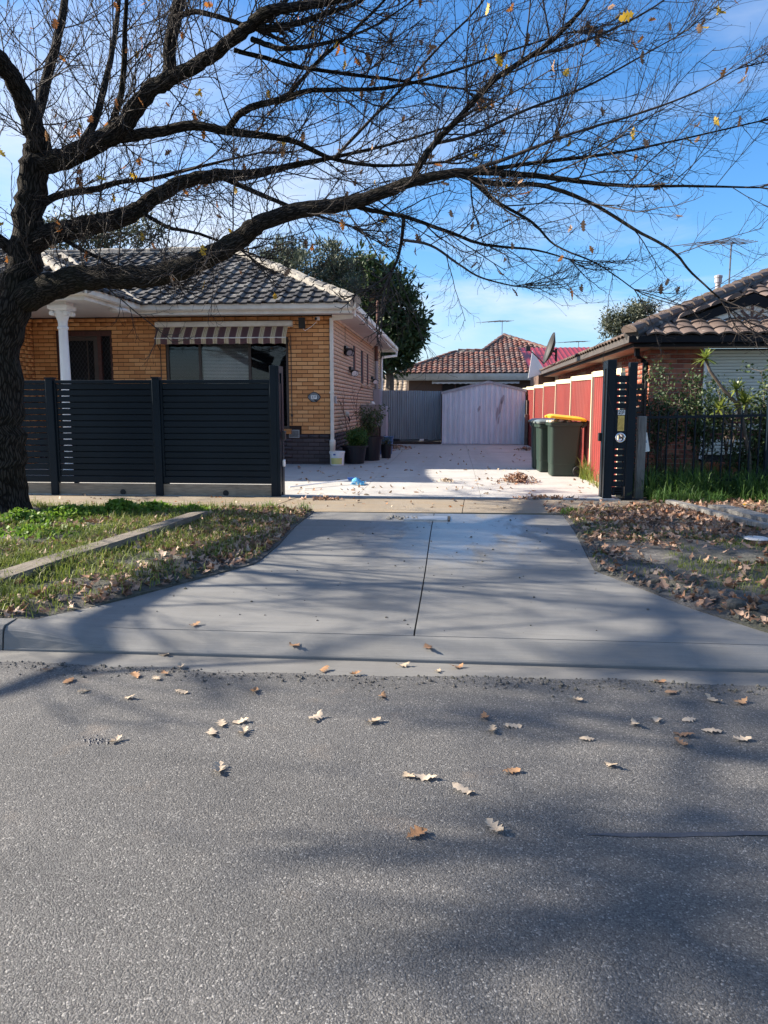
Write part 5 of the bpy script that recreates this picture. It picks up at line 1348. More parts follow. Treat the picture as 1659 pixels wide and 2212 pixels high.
ridge(nroof, Vector((NX, NY, ez2 + .06)), Vector(RA) + Vector((0, 0, .06)), 'browntile', .40, .15, bed=False, up=.03)
m = MB(); m.tube([Vector((NX + .05, NY + .05, ez2 + .04)).lerp(Vector(RA) + Vector((0, 0, .04)), i / 30) for i in range(31)], [.15 + random.uniform(-.01, .01) for _ in range(31)], 8); m.build('mortar_bed', MAT['tile'], nroof)
# small gable (barge boards, white infill with struts)
gY = NY + .72; g0 = at(1468, 694, gY); ga = at(1628, 634, gY); gx = ga.x; gw = gx - g0.x; gz0 = g0.z; gza = ga.z
gb = MB()
for s in (-1, 1):
    e = Vector((gx + s * gw, 0, gz0)); a_ = Vector((gx, 0, gza)); d = (a_ - e).normalized(); nrm = Vector((-d.z, 0, d.x)) * (-1 if s > 0 else 1)
    if nrm.z < 0: nrm = -nrm
    q = [e - nrm * .0, a_ - Vector((0, 0, 0)), a_ - Vector((0, 0, .17)), e - nrm * .0 + d * .36 - Vector((0, 0, .0)) * 0]
    gb.prism([(q[0].x, q[0].z), (q[1].x, q[1].z), (q[2].x, q[2].z - .02), (e.x + (-s) * .40, gz0 + .0)], gY - .03, gY + .01)
gb.build('barge_board', MAT['fascia'], rh)
m = MB(); m.prism([(gx - gw + .40, gz0), (gx + gw - .40, gz0), (gx, gza - .19)], gY + .02, gY + .05); gi = m.build('gable_infill', MAT['cream'], rh)
for ang in (0, .85, -.85, 1.35, -1.35):
    MB().obox(Vector((gx + math.sin(ang) * .13, gY + .008, gz0 + .01 + math.cos(ang) * .13)), Vector((math.cos(ang), 0, -math.sin(ang))), Vector((0, 1, 0)), Vector((math.sin(ang), 0, math.cos(ang))), .022, .01, .13).build('strut', MAT['doorwood'], gi)
m = MB(); m.box(gx - gw + .1, gx + gw - .1, gY - .02, gY + .06, gz0 - .05, gz0 - .002); m.build('flashing', MAT['bedding'], rh)
m = MB(); m.tube([(lerp(gx - gw + .1, gx + gw, i / 30), gY - .06, gz0 - .06 + .022 * abs(math.sin(i * .9))) for i in range(31)], .05, 6); m.build('lead_flashing', MAT['soffit'], rh)
for s in (-1, 1):
    m = MB(); a_ = Vector((gx, gY, gza + .03)); e = Vector((gx + s * (gw + .05), gY, gz0 + .03)); bk = Vector((0, 2.4, 0))
    m.add([e, a_, a_ + bk, e + bk * .2], [(0, 1, 2, 3)] if s < 0 else [(3, 2, 1, 0)]); gr_ = m.build('gable_roof', MAT['browntile'], rh)
    d = (a_ - e); L = d.length; d.normalize()
    for k in range(int(L / .29)):
        q = e + d * (k * .29 + .1)
        MB().loft([[q + Vector((0, y_, 0)) + d * (math.cos(t) * .14 + .05) + Vector((0, 0, math.sin(t) * .075 + (.015 if y_ < 0 else 0))) for t in [math.pi * j / 7 for j in range(8)]] for y_ in (-.10, .9)]).build('roof_tile', MAT['browntile'], gr_)
fl = thing('roof_flue', 'short grey metal flue with a cap on the brown tiled roof', 'flue', at(1550, 632, 18.2))
c = at(1550, 632, 17.6); m = MB(); m.lathe((c.x, 17.6, c.z - .3), [(.055, 0), (.055, .50), (.075, .505), (.075, .60), (.085, .605), (.085, .65), (.001, .68)], 14); m.build('pipe', MAT['pipe'], fl)
# satellite dish
ds = thing('satellite_dish', 'dark satellite dish on a short mast above the neighbour side gutter', 'satellite dish', (NX, 19.5, 2.7))
dc = at(1185, 752, 19.5); dm = at(1199, 780, 19.5)
m = MB(); m.tube([(dm.x + .02, 19.5, 2.60), (dm.x + .02, 19.5, dm.z + .30)], .028, 8); m.tube([(dm.x + .02, 19.5, dm.z + .22), (dc.x + .05, 19.5, dc.z - .05)], .03, 8); m.build('mast', MAT['black'], ds)
dn = Vector((-.97, -.10, .30)).normalized(); us = dn.cross(Vector((0, 0, 1))).normalized(); vs = us.cross(dn)
m = MB(); m.loft([[dc + (us * math.cos(t) * .30 + vs * math.sin(t) * .40) * r_ + dn * (.10 * r_ * r_ - h_) for t in [2 * math.pi * k / 28 for k in range(28)]] for r_, h_ in ((.02, .10), (.4, .10), (.8, .10), (1, .10), (1, .115), (.5, .13), (.02, .13))]); m.build('dish', MAT['rubber'], ds, smooth=True)
m = MB(); f0_ = dc - vs * .38; f1_ = at(1141, 753, 19.2); m.tube([f0_, f1_], .012, 6); m.obox(f1_, Vector((1, 0, 0)), Vector((0, 1, 0)), Vector((0, 0, 1)), .05, .04, .06); m.build('feed_arm', MAT['black'], ds)
m = MB(); m.tube([dc + Vector((.1 + .1 * math.cos(t), .0, -.28 + .12 * math.sin(t))) for t in [2 * math.pi * k / 20 for k in range(21)]], .008, 5); m.build('cable_loop', MAT['black'], ds)
# ================================================================== PICKET FENCE
pf = thing('picket_fence', 'low dark blue steel picket fence in front of the neighbour garden', 'fence', (3.8, 11.9, .2))
ry = lambda x: 1.335 + (x - 2.8) * .02
pkm = MB().bbox(-.011, .011, -.011, .011, 0, 1.24, .004).mesh('picket', MAT['navy'])
x = 2.93
while x < 5.9:
    place('picket', pkm, (x, 11.9, .18 + (x - 2.8) * .02 + random.uniform(-.004, .004)), pf); x += .133
MB().obox(Vector((4.4, 11.9, ry(4.4))), Vector((1, 0, .02)).normalized(), Vector((0, 1, 0)), Vector((-.02, 0, 1)).normalized(), 1.62, .019, .019).build('rail', MAT['navy'], pf)
MB().obox(Vector((4.4, 11.9, ry(4.4) - .95)), Vector((1, 0, .02)).normalized(), Vector((0, 1, 0)), Vector((-.02, 0, 1)).normalized(), 1.62, .019, .019).build('rail', MAT['navy'], pf)
MB().bbox(4.60, 4.68, 11.82, 11.90, .15, 1.95, .006).build('post', MAT['navy'], pf)

# ================================================================== LEAFY PLANTS AND FAR TREES
def quads(centres, dirs, L, W, mat, name, parent=None, jitter=.4, label=None, cat=None):
    n = len(centres); c = np.asarray(centres); d = np.asarray(dirs, float); d /= np.linalg.norm(d, axis=1, keepdims=True) + 1e-9
    r = rng.normal(size=(n, 3)); s = np.cross(d, r); s /= np.linalg.norm(s, axis=1, keepdims=True) + 1e-9
    nn = np.cross(d, s)
    l = L * rng.uniform(1 - jitter, 1 + jitter, (n, 1)); w = W * rng.uniform(1 - jitter, 1 + jitter, (n, 1))
    V = np.stack([c - s * w * .1, c + d * l * .5 - s * w * .5 + nn * l * .06, c + d * l, c + d * l * .5 + s * w * .5 + nn * l * .06], 1).reshape(-1, 3)
    F = np.arange(4 * n).reshape(n, 4)
    o = V.mean(0)
    return stuff_obj(name, V, F, mat, label, cat, parent, o=o, kind=None)
def far_tree(name, label, base, blobs, nclump, per, L, W, mat, trunk_r=.2, up=0.0, spread=.3, group=None, limbs=7, hollow=.35):
    base = Vector(base); t = thing(name, label, 'tree', base, group)
    top = max((b_[0] for b_ in blobs), key=lambda p: p[2]); 
    m = MB(); cx_ = np.mean([b_[0] for b_ in blobs], 0)
    m.tube([base, base.lerp(Vector(cx_), .5) + Vector((.1, 0, 0)), Vector(cx_), Vector(top)], [trunk_r, trunk_r * .7, trunk_r * .4, trunk_r * .15], 8)
    for b_ in blobs:
        for k in range(limbs):
            e = Vector(b_[0]) + Vector([random.uniform(-.8, .8) * b_[1][i] for i in range(3)])
            s_ = base.lerp(Vector(cx_), random.uniform(.5, .95)); m.tube([s_, s_.lerp(e, .5) + Vector((0, 0, -.1)), e], [trunk_r * .25, trunk_r * .15, trunk_r * .05], 5)
    m.build('trunk', MAT['stem'], t)
    vol = np.array([np.prod(b_[1]) ** .67 for b_ in blobs]); vol /= vol.sum()
    cs = []; ds_ = []
    for k in range(nclump):
        i = rng.choice(len(blobs), p=vol); c_, r_ = np.array(blobs[i][0]), np.array(blobs[i][1])
        v = rng.normal(size=3); v /= np.linalg.norm(v); rad = rng.uniform(hollow, 1.05) ** .6
        q = c_ + v * r_ * rad
        cl_ = rng.normal(size=(per, 3)) * spread * rng.uniform(.5, 1.3) + q
        out = v * .6 + np.array([0, 0, up])
        cs.append(cl_); ds_.append(rng.normal(size=(per, 3)) * .7 + out)
    quads(np.concatenate(cs), np.concatenate(ds_), L, W, mat, 'crown', t)
    return t
TY = 34.0
def B(px, py, Y, rx, rz, ry=None): p = at(px, py, Y); k = Y / FPX; return ((p.x, Y, p.z), (rx * k, (ry or rx) * k, rz * k))
far_tree('cypress_tree', 'dark green dense cypress tree rising behind the side of the brick house', at(840, 900, TY) - Vector((0, 0, 1)),
         [B(830, 680, TY, 68, 85), B(862, 690, TY, 45, 50), B(800, 640, TY, 55, 62), B(870, 735, TY, 40, 35), B(780, 600, TY, 40, 45), B(845, 772, TY, 35, 20), B(800, 740, TY, 60, 60), B(895, 705, TY, 22, 22)], 520, 34, .30, .11, MAT['cypress'], .25, .15, .24, limbs=3)
far_tree('olive_tree', 'grey green olive like tree above the charcoal roof beside the cypress', at(660, 900, 31) - Vector((0, 0, 1)),
         [B(660, 590, 31, 70, 60), B(605, 565, 31, 45, 45), B(715, 560, 31, 40, 42), B(735, 610, 31, 45, 45), B(640, 640, 31, 80, 50), B(585, 590, 31, 28, 30)], 420, 34, .22, .045, MAT['olive'], .2, .5, .17, limbs=5)
for k in range(4):
    pass
far_tree('gum_tree', 'small distant grey gum tree above the brown tiled roof', at(1350, 760, 60) - Vector((0, 0, 2)),
         [B(1372, 680, 60, 34, 22), B(1335, 695, 60, 28, 22), B(1392, 665, 60, 20, 13), B(1320, 712, 60, 18, 16)], 110, 40, .26, .09, MAT['gum'], .18, -.2, .28, limbs=6, hollow=.2)
far_tree('backyard_tree', 'thin pale green tree showing over the ridge behind the big limbs', at(210, 700, 33) - Vector((0, 0, 2)),
         [B(200, 505, 33, 70, 28), B(310, 500, 33, 40, 22), B(130, 515, 33, 50, 30)], 130, 30, .22, .07, MAT['gum'], .2, -.2, .3, limbs=5, hollow=.2)
# rose bushes in the neighbour garden
def bush(label, x, y, w, h, n, mat='rose', L=.055, W=.036, name='rose_bush', canes=9, depth=None, z=.17, bare=.25):
    t = thing(name, label, 'bush', (x, y, z)); m = MB(); cs = []; ds_ = []
    dp = depth or w * .6
    for k in range(canes):
        a_ = random.uniform(0, 6.28); tipx = x + math.cos(a_) * w * .5 * random.uniform(.3, 1); tipy = y + math.sin(a_) * dp * .5 * random.uniform(.3, 1); th = h * random.uniform(.65, 1.0)
        pts = [Vector((lerp(x, tipx, f_ ** 1.2) + random.uniform(-.03, .03), lerp(y, tipy, f_) + random.uniform(-.03, .03), z + th * f_)) for f_ in [i / 7 for i in range(8)]]
        m.tube(pts, [.012 - .001 * i for i in range(8)], 5)
        for i in range(2, 8):
            for q in range(2):
                e = pts[i] + Vector((random.uniform(-.2, .2), random.uniform(-.2, .2), random.uniform(-.02, .16))); m.tube([pts[i], pts[i].lerp(e, .5), e], [.006, .004, .002], 4)
                cnt = int(1.5 * n / canes / 12)
                f_ = i / 7
                if f_ < bare: cnt = cnt // 8
                cs.append(rng.normal(size=(cnt, 3)) * np.array([.085, .085, .075]) + np.array(e)); ds_.append(rng.normal(size=(cnt, 3)) + np.array([0, 0, -.2]))
    m.build('cane', MAT['stem'], t); quads(np.concatenate(cs), np.concatenate(ds_), L, W, MAT[mat], 'foliage', t)
    return t
bush('tall rose bush with a leafy spire against the red brick corner', 3.38, 12.9, .75, 1.85, 1700, bare=.5)
bush('broad rose bush between the brick corner and the shutter', 3.95, 12.75, .9, 1.75, 2300, bare=.52)
bush('rose bush in front of the cream shutter under the spiky plant', 4.55, 13.2, .6, 1.75, 700, bare=.6)
bush('dense shrub at the right end of the picket fence', 5.05, 12.7, .75, 1.95, 3000, bare=.0, canes=12)
bush('small leafy shrub at the foot of the shutter', 4.72, 12.7, .45, .85, 800, bare=.0)
# spiky dracaena
dr_ = thing('spiky_plant', 'leaning dracaena with spiky yellow green leaf heads before the shutter', 'plant', (4.66, 12.5, .17))
m = MB()
def hd(px, py, Y=12.5): return at(px, py, Y)
h1, h2, h3, h4 = hd(1524, 775), hd(1608, 872), hd(1553, 885), hd(1590, 842)
bs = Vector((4.66, 12.5, .17)); mid = hd(1603, 905)
m.tube([bs, bs.lerp(mid, .5) + Vector((.05, 0, 0)), mid, hd(1590, 870), hd(1560, 838), hd(1533, 800), h1], [.035, .032, .03, .028, .026, .024, .02], 8)
m.tube([mid, hd(1612, 890), h2], [.026, .022, .018], 7); m.tube([mid - Vector((0, 0, .15)), hd(1570, 915), h3], [.024, .02, .018], 7); m.tube([hd(1600, 885), h4], [.02, .016], 6)
m.build('trunk', MAT['stem'], dr_)
for hp, n_, L in ((h1, 46, .26), (h2, 54, .34), (h3, 46, .30), (h4, 36, .28)):
    m = MB()
    for k in range(n_):
        az = random.uniform(0, 6.28); el = random.uniform(-.35, 1.45); d = Vector((math.cos(az) * math.cos(el), math.sin(az) * math.cos(el), math.sin(el))); s_ = d.cross(Vector((0, 0, 1)))
        s_ = s_.normalized() if s_.length > .01 else Vector((1, 0, 0)); l = L * random.uniform(.7, 1.1); dz_ = -.25 * l
        m.sheet([[hp + d * l * f_ + s_ * w_ * sg + Vector((0, 0, dz_ * f_ * f_)) for sg in (-1, 1)] for f_, w_ in ((0, .011), (.4, .017), (.75, .011), (1, .001))])
    m.build('leaf_head', MAT['dracaena'], dr_)
# pots along the side wall
def pot(name, label, x, y, r, h, mat='pot', cat='pot'):
    t = thing(name, label, cat, (x, y, gz(y))); z = gz(y)
    m = MB(); m.lathe((x, y, z), [(r * .74, 0), (r * .93, h * .9), (r * 1.06, h * .9), (r * 1.08, h), (r * .96, h), (r * .92, h * .86), (.001, h * .85)], 24); m.build('body', MAT[mat], t, smooth=False)
    m = MB(); m.lathe((x, y, z + h * .86), [(.001, .0), (r * .92, 0), (r * .5, .02), (.001, .03)], 16); m.build('potting_soil', MAT['garden'], t)
    return t, z + h * .88
bk = thing('white_bucket', 'white plastic bucket with printed label at the foot of the corner downpipe', 'bucket', (-2.47, 16.38, gz(16.4)))
bx_, by_, bz_ = -2.47, 16.36, gz(16.4)
m = MB(); m.lathe((bx_, by_, bz_), [(.135, 0), (.16, .27), (.168, .272), (.168, .30), (.160, .30), (.155, .28), (.13, .02), (.001, .02)], 28); m.build('body', MAT['white'], bk)
m = MB(); A0, A1 = math.radians(215), math.radians(320)
m.sheet([[(bx_ + r_ * math.cos(lerp(A0, A1, j / 12)), by_ + r_ * math.sin(lerp(A0, A1, j / 12)), bz_ + z) for j in range(13)] for r_, z in ((.1405, .03), (.1545, .16))]); m.build('label_panel', MAT['paleyellow'], bk)
m = MB()
for (u, v, w, h) in ((.30, .22, .05, .03), (.62, .06, .035, .045), (.75, .06, .03, .045)):
    a0_ = lerp(A0, A1, u); a1_ = a0_ + w / .15; m.sheet([[(bx_ + (.137 + .095 * z_) * math.cos(t), by_ + (.137 + .095 * z_) * math.sin(t), bz_ + z_) for t in [lerp(a0_, a1_, j / 4) for j in range(5)]] for z_ in (v, v + h)])
m.build('printed_mark', MAT['mopblue'], bk)
m = MB(); m.tube([(bx_ + .168 * math.cos(t), by_ + .168 * math.sin(t), bz_ + .285 - .10 * math.sin((t - 3.3) / 2.7 * math.pi)) for t in [lerp(3.3, 6.0, i / 12) for i in range(13)]], .005, 5); m.build('handle', MAT['paper'], bk)
p1, zz1 = pot('plant_pot', 'large square black planter right behind the white bucket', -2.17, 16.9, .29, .40)
ch = [c for c in p1.children]
p2, zz2 = pot('plant_pot', 'big round dark blue black pot holding a bushy green plant', -1.93, 17.9, .30, .56)
p3, zz3 = pot('plant_pot', 'small black pot at the end of the row of pot plants', -1.62, 18.7, .15, .34)
m = MB(); m.bbox(-2.35, -1.9, 17.3, 17.35, gz(17), gz(17) + .0 + .42, .01); 
def leafy(name, label, c, w, h, n, L, W, mat, cat='plant'):
    t = thing(name, label, cat, c); m = MB(); cs = []; ds_ = []
    for k in range(10):
        e = Vector(c) + Vector((random.uniform(-w, w), random.uniform(-w, w), h * random.uniform(.6, 1))); m.tube([c, Vector(c).lerp(e, .5) + Vector((0, 0, .04)), e], [.008, .006, .003], 5)
        for f_ in (.4, .6, .8, 1.0):
            cs.append(rng.normal(size=(n // 40, 3)) * .07 + np.array(Vector(c).lerp(e, f_))); ds_.append(rng.normal(size=(n // 40, 3)) + np.array([0, 0, .3]))
    m.build('stem', MAT['stem'], t); quads(np.concatenate(cs), np.concatenate(ds_), L, W, MAT[mat], 'foliage', t)
leafy('pot_plant', 'bright green feathery plant spilling over the black planter', (-2.12, 16.95, zz1), .22, .38, 1600, .09, .018, 'lush')
leafy('pot_plant', 'dull green shrub in the round pot leaning over the meter cabinet', (-1.95, 17.9, zz2), .35, .75, 1500, .06, .025, 'rose')
leafy('pot_plant', 'tiny green plant in the small black pot', (-1.62, 18.7, zz3), .1, .12, 300, .05, .02, 'rose')
ds2 = thing('bare_plant', 'tall bare reddish twiggy plant standing in the pots against the side wall', 'plant', (-2.25, 17.4, .6))
m = MB()
def twigrec(p, d, L, r, lev):
    pts = [p]; q = p
    for i in range(4): d = (d + Vector((random.uniform(-.2, .2), random.uniform(-.1, .1), random.uniform(-.05, .12)))).normalized(); q = q + d * L / 4; pts.append(q)
    m.tube(pts, [r, r * .85, r * .7, r * .6, r * .45], 5)
    if lev > 0:
        for i in (1, 2, 3, 4): twigrec(pts[i], (d + Vector((random.uniform(-.9, .9), random.uniform(-.3, .3), .1))).normalized(), L * random.uniform(.3, .5), r * .55, lev - 1)
for dx in (0, .12, -.1): twigrec(Vector((-2.25 + dx, 17.4, .6)), Vector((dx * .8, 0, 1)), 1.05 + dx, .011, 2)
m.build('stem', MAT['deadstem'], ds2)
bc = thing('blue_bin', 'blue plastic crate beside the small pot and meter cabinet', 'crate', (-1.75, 20.4, gz(20)))
m = MB(); m.loft([rrect(-2.0, -1.62, 20.2, 20.6, .03, gz(20)), rrect(-2.03, -1.59, 20.17, 20.63, .03, gz(20) + .42), rrect(-2.05, -1.57, 20.15, 20.65, .03, gz(20) + .425), rrect(-2.05, -1.57, 20.15, 20.65, .03, gz(20) + .46)]); m.build('body', MAT['bluecrate'], bc)
# mop lying on the yard
mp = thing('mop', 'blue flat mop with long white handle lying on the sunlit concrete', 'mop', (-1.7, 13.0, gz(13)))
h0_ = ong(770, 1046); h1_ = ong(625, 1058); gzz = gz(13)
m = MB(); m.tube([(h1_.x, h1_.y, gzz + .03), (h0_.x - .12, h0_.y + .02, gzz + .07)], .012, 8); m.build('handle', MAT['white'], mp)
m = MB(); m.obox(Vector((h0_.x - .10, h0_.y + .02, gzz + .085)), Vector((1, -.1, .05)).normalized(), Vector((.1, 1, 0)).normalized(), Vector((-.05, 0, 1)), .05, .035, .022); m.build('joint', MAT['mopblue'], mp)
m = MB(); rows = []
for i in range(9):
    u = i / 8; rows.append([(h0_.x + lerp(-.06, .13, u), h0_.y + lerp(-.16, .12, j / 12), gzz + .02 + .085 * math.sin(math.pi * min(1, .25 + u * .9)) * math.sin(math.pi * (j + .6) / 13.2) ** .4 + random.uniform(0, .008)) for j in range(13)])
m.sheet(rows); m.build('head', MAT['mop'], mp)
m = MB()
for k in range(60):
    x = h0_.x + random.uniform(-.07, .15); y = h0_.y + random.choice((-.165, .12)) + random.uniform(-.03, .02); m.tube([(x, y, gzz + .04), (x + random.uniform(-.02, .03), y + random.uniform(-.03, .03), gzz + .006)], .006, 4)
m.build('fringe', MAT['mop'], mp)
m = MB(); c = ong(1633, 1178); m.lathe((c.x, c.y, strip_z(c.x, c.y, 1) + .03), [(.001, .006), (.10, .006), (.11, .0), (.118, .003), (.112, .014), (.09, .02), (.001, .02)], 24); wl = tag(m.build('plastic_lid', MAT['soffit'], smooth=False), 'white round plastic lid lying on the leafy strip at the right', 'lid')
# loose boards on the nature strips
def board(label, p, q, w, th, mat, z0, z1, twist=0):
    p, q = Vector(p), Vector(q); d = q - p; L = d.length; ax = d.normalized(); side = Vector((-ax.y, ax.x, 0)).normalized(); nn = ax.cross(side)
    m = MB(); rings = []
    for i in range(9):
        c_ = p.lerp(q, i / 8) + Vector((0, 0, .006 * math.sin(i * .9))); s2 = (side + nn * twist * (i / 8)).normalized()
        rings.append([c_ + s2 * w * a_ + nn * b_ for a_, b_ in ((-.5, 0), (.5, 0), (.5, th), (-.5, th))])
    m.loft(rings); m.build('timber_board', MAT[mat]); o_ = C.objects[-1]; return tag(o_, label, 'board')
bl0, bl1 = ong(-60, 1290), ong(432, 1131)
def bpt(v, dz): return (v.x, v.y, strip_z(v.x, v.y, -1 if v.x < 0 else 1) + dz)
board('long weathered timber board lying across the grass near the tree', bpt(bl0, .0), bpt(bl1, .035), .22, .06, 'greytimber', 0, 0, -.1)
r0_, r1_ = ong(1445, 1096), ong(1700, 1165)
board('flat grey timber edging board sunk in the leaves on the right strip', bpt(r0_, .02), bpt(r1_, .02), .11, .05, 'posttimber', 0, 0)
r0_, r1_ = ong(1545, 1110), ong(1720, 1158)
board('shorter grey timber board on top of the right strip near the picket fence', bpt(r0_, .04), bpt(r1_, .06), .21, .05, 'posttimber', 0, 0)

# ================================================================== THE OAK
oak = thing('oak_tree', 'large bare street oak with dark rough bark and a few orange leaves', 'tree', (-5.62, 9.0, .16))
limbs = []
def flow(o_, Q, S, sd):
    L = 0; out = []
    for i, q in enumerate(Q):
        if i: L += (q - Q[i - 1]).length
        for k in range(sd):
            a_ = 2 * math.pi * k / sd; out += [math.cos(a_) * S[i], math.sin(a_) * S[i], L + o_.location.x]
    o_.data.attributes.new('flow', 'FLOAT_VECTOR', 'POINT').data.foreach_set('vector', out)
def limb(name, pts, sides=10, grow=True, wob=0.0, spawn=1.0, to=None):
    """pts: (px, py, depth, width in px) or ('w', x, y, z, r)"""
    P_, R_ = [], []
    for p in pts:
        if p[0] == 'w': P_.append(Vector(p[1:4])); R_.append(p[4])
        else:
            v = at(p[0], p[1], p[2]); P_.append(v); R_.append(p[3] * .46 * p[2] / FPX)
    # smooth by Catmull-Rom
    Q, S = [], []
    for i in range(len(P_) - 1):
        a0, a1, a2, a3 = P_[max(i - 1, 0)], P_[i], P_[i + 1], P_[min(i + 2, len(P_) - 1)]
        for k in range(5):
            t = k / 5
            Q.append(.5 * ((2 * a1) + (a2 - a0) * t + (2 * a0 - 5 * a1 + 4 * a2 - a3) * t * t + (3 * a1 - a0 - 3 * a2 + a3) * t ** 3)); S.append(lerp(R_[i], R_[i + 1], t))
    Q.append(P_[-1]); S.append(R_[-1])
    for i in range(1, len(Q) - 1): Q[i] = Q[i] + Vector([random.uniform(-.14, .14) * S[i] for _ in range(3)])
    if name == 'trunk': 
        rings = []
        for i, c_ in enumerate(Q):
            ring = []
            for k in range(40):
                a_ = 2 * math.pi * k / 40; fl_ = 1 + (.22 * max(0, 1 - i / 4) * (.6 + .4 * math.sin(3 * a_ + .5)))
                rr = S[i] * fl_ * (1 + .05 * (fbm(3 * math.cos(a_) + 9, 3 * math.sin(a_) + c_.z * 1.2) - .5) * 2) + .0035 * math.sin(a_ * 13 + 4 * fbm(a_ * 2, c_.z * 2))
                ring.append(c_ + Vector((math.cos(a_), math.sin(a_), 0)) * rr)
            rings.append(ring)
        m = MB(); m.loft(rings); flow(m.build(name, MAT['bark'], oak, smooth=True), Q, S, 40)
    else:
        m = MB(); sd = 14 if S[0] > .08 else 9 if S[0] > .03 else 7
        SS = [s * (1 + (.09 * (fbm(i * .7, 3.3) - .5) * 2 if s > .03 else random.uniform(-.06, .06))) for i, s in enumerate(S)]
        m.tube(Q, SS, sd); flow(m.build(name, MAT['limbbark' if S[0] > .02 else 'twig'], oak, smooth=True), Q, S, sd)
    if grow: limbs.append((Q, S, spawn))
limb('trunk', [('w', -5.62, 9.0, .05, .42), ('w', -5.61, 9.0, .35, .36), ('w', -5.58, 9.0, 1.0, .325), ('w', -5.53, 9.0, 1.7, .30), ('w', -5.44, 9.0, 2.3, .265), (46, 600, 9.0, 80), (56, 520, 9.0, 70), (66, 430, 9.0, 66), (74, 350, 9.0, 62), (76, 315, 9.0, 50)], grow=False)
limb('limb', [(25, 655, 9.0, 74), (60, 640, 8.95, 74), (110, 618, 8.9, 64), (180, 602, 8.8, 58), (260, 597, 8.7, 53), (330, 596, 8.6, 50), (400, 578, 8.5, 48), (470, 545, 8.45, 46), (530, 507, 8.4, 44), (560, 483, 8.35, 38), (640, 455, 8.3, 35), (720, 445, 8.2, 31), (790, 430, 8.1, 29), (860, 402, 8.0, 26), (930, 382, 7.9, 22), (1000, 372, 7.8, 18), (1080, 373, 7.7, 14), (1200, 385, 7.6, 11), (1330, 400, 7.5, 8), (1480, 402, 7.4, 5.5), (1640, 405, 7.3, 3.5)], spawn=1.0)
limb('limb', [(60, 530, 9.0, 60), (130, 500, 9.05, 48), (200, 485, 9.1, 44), (280, 463, 9.2, 41), (340, 425, 9.25, 35), (400, 392, 9.3, 31), (470, 378, 9.35, 28), (540, 378, 9.4, 23), (620, 360, 9.5, 15), (720, 340, 9.6, 9), (850, 310, 9.7, 6), (980, 270, 9.8, 4)])
limb('limb', [(70, 355, 9.0, 60), (140, 342, 8.95, 48), (210, 307, 8.85, 44), (265, 275, 8.8, 42), (290, 235, 8.75, 39), (330, 190, 8.65, 36), (385, 160, 8.55, 33), (440, 130, 8.5, 31), (490, 95, 8.4, 28), (540, 55, 8.3, 27), (580, 25, 8.2, 24), (660, 12, 8.1, 18), (760, -8, 8.0, 14), (900, -60, 7.9, 9)])
limb('limb', [(240, 300, 8.85, 30), (290, 292, 8.9, 26), (350, 283, 8.9, 23), (415, 272, 8.9, 21), (500, 285, 8.9, 18), (625, 303, 9.0, 13), (725, 345, 9.0, 9), (830, 358, 9.0, 7), (960, 350, 9.0, 5)])
limb('limb', [(490, 284, 8.9, 17), (515, 250, 8.8, 16), (550, 230, 8.7, 15), (625, 210, 8.6, 13), (675, 195, 8.5, 11), (830, 190, 8.4, 8), (960, 160, 8.2, 6), (1100, 110, 8.0, 4), (1230, 70, 7.9, 3)])
limb('limb', [(345, 185, 8.65, 33), (365, 170, 8.65, 31), (367, 100, 8.7, 28), (385, 0, 8.7, 26), (395, -150, 8.7, 18), (420, -330, 8.8, 8)])
limb('limb', [(505, 108, 8.5, 11), (560, 122, 8.6, 10), (650, 145, 8.7, 9), (830, 170, 8.8, 7), (1000, 192, 8.9, 4)])
limb('limb', [(545, 85, 8.4, 13), (580, 97, 8.3, 12), (615, 105, 8.2, 11), (710, 92, 8.1, 8), (800, 60, 8.0, 5), (880, 10, 7.9, 3)])
limb('limb', [(368, 40, 8.7, 12), (400, 30, 8.6, 12), (430, 25, 8.5, 12), (500, 45, 8.4, 10), (540, 60, 8.4, 9)])
limb('limb', [(560, 60, 8.3, 14), (625, 55, 8.2, 13), (700, 30, 8.1, 11), (765, 8, 8.0, 9), (850, -40, 7.9, 5)])
limb('limb', [(85, 325, 9.0, 60), (60, 235, 8.8, 48), (30, 175, 8.6, 43), (0, 130, 8.4, 40), (-60, 60, 8.0, 36), (-120, -60, 7.5, 30), (-160, -260, 7.0, 22), (-170, -520, 6.4, 12)])
limb('limb', [(40, 550, 9.0, 34), (0, 520, 8.9, 28), (-60, 470, 8.7, 24), (-150, 400, 8.4, 18), (-260, 330, 8.0, 10)])
limb('limb', [(890, 395, 8.0, 18), (905, 360, 8.0, 16), (930, 320, 8.0, 14), (995, 250, 7.9, 13), (1065, 175, 7.8, 12), (1140, 125, 7.7, 11), (1190, 90, 7.6, 10), (1245, 35, 7.5, 9), (1270, 0, 7.5, 7), (1310, -90, 7.4, 4)], spawn=.9)
limb('limb', [(985, 375, 7.8, 12), (1060, 395, 7.75, 12), (1120, 398, 7.7, 11), (1180, 402, 7.6, 10), (1280, 440, 7.5, 8), (1370, 495, 7.4, 7), (1450, 540, 7.3, 6), (1495, 590, 7.3, 5), (1555, 645, 7.2, 3.5)], spawn=.4)
limb('limb', [(755, 440, 8.2, 12), (790, 452, 8.25, 11), (830, 460, 8.3, 10), (880, 470, 8.3, 9), (980, 505, 8.3, 8), (1045, 528, 8.3, 6.5), (1155, 540, 8.3, 4.5), (1230, 560, 8.3, 3)], spawn=.9)
limb('limb', [(872, 468, 8.3, 9), (868, 515, 8.3, 8), (858, 560, 8.3, 6.5), (845, 588, 8.3, 6)], spawn=.3)
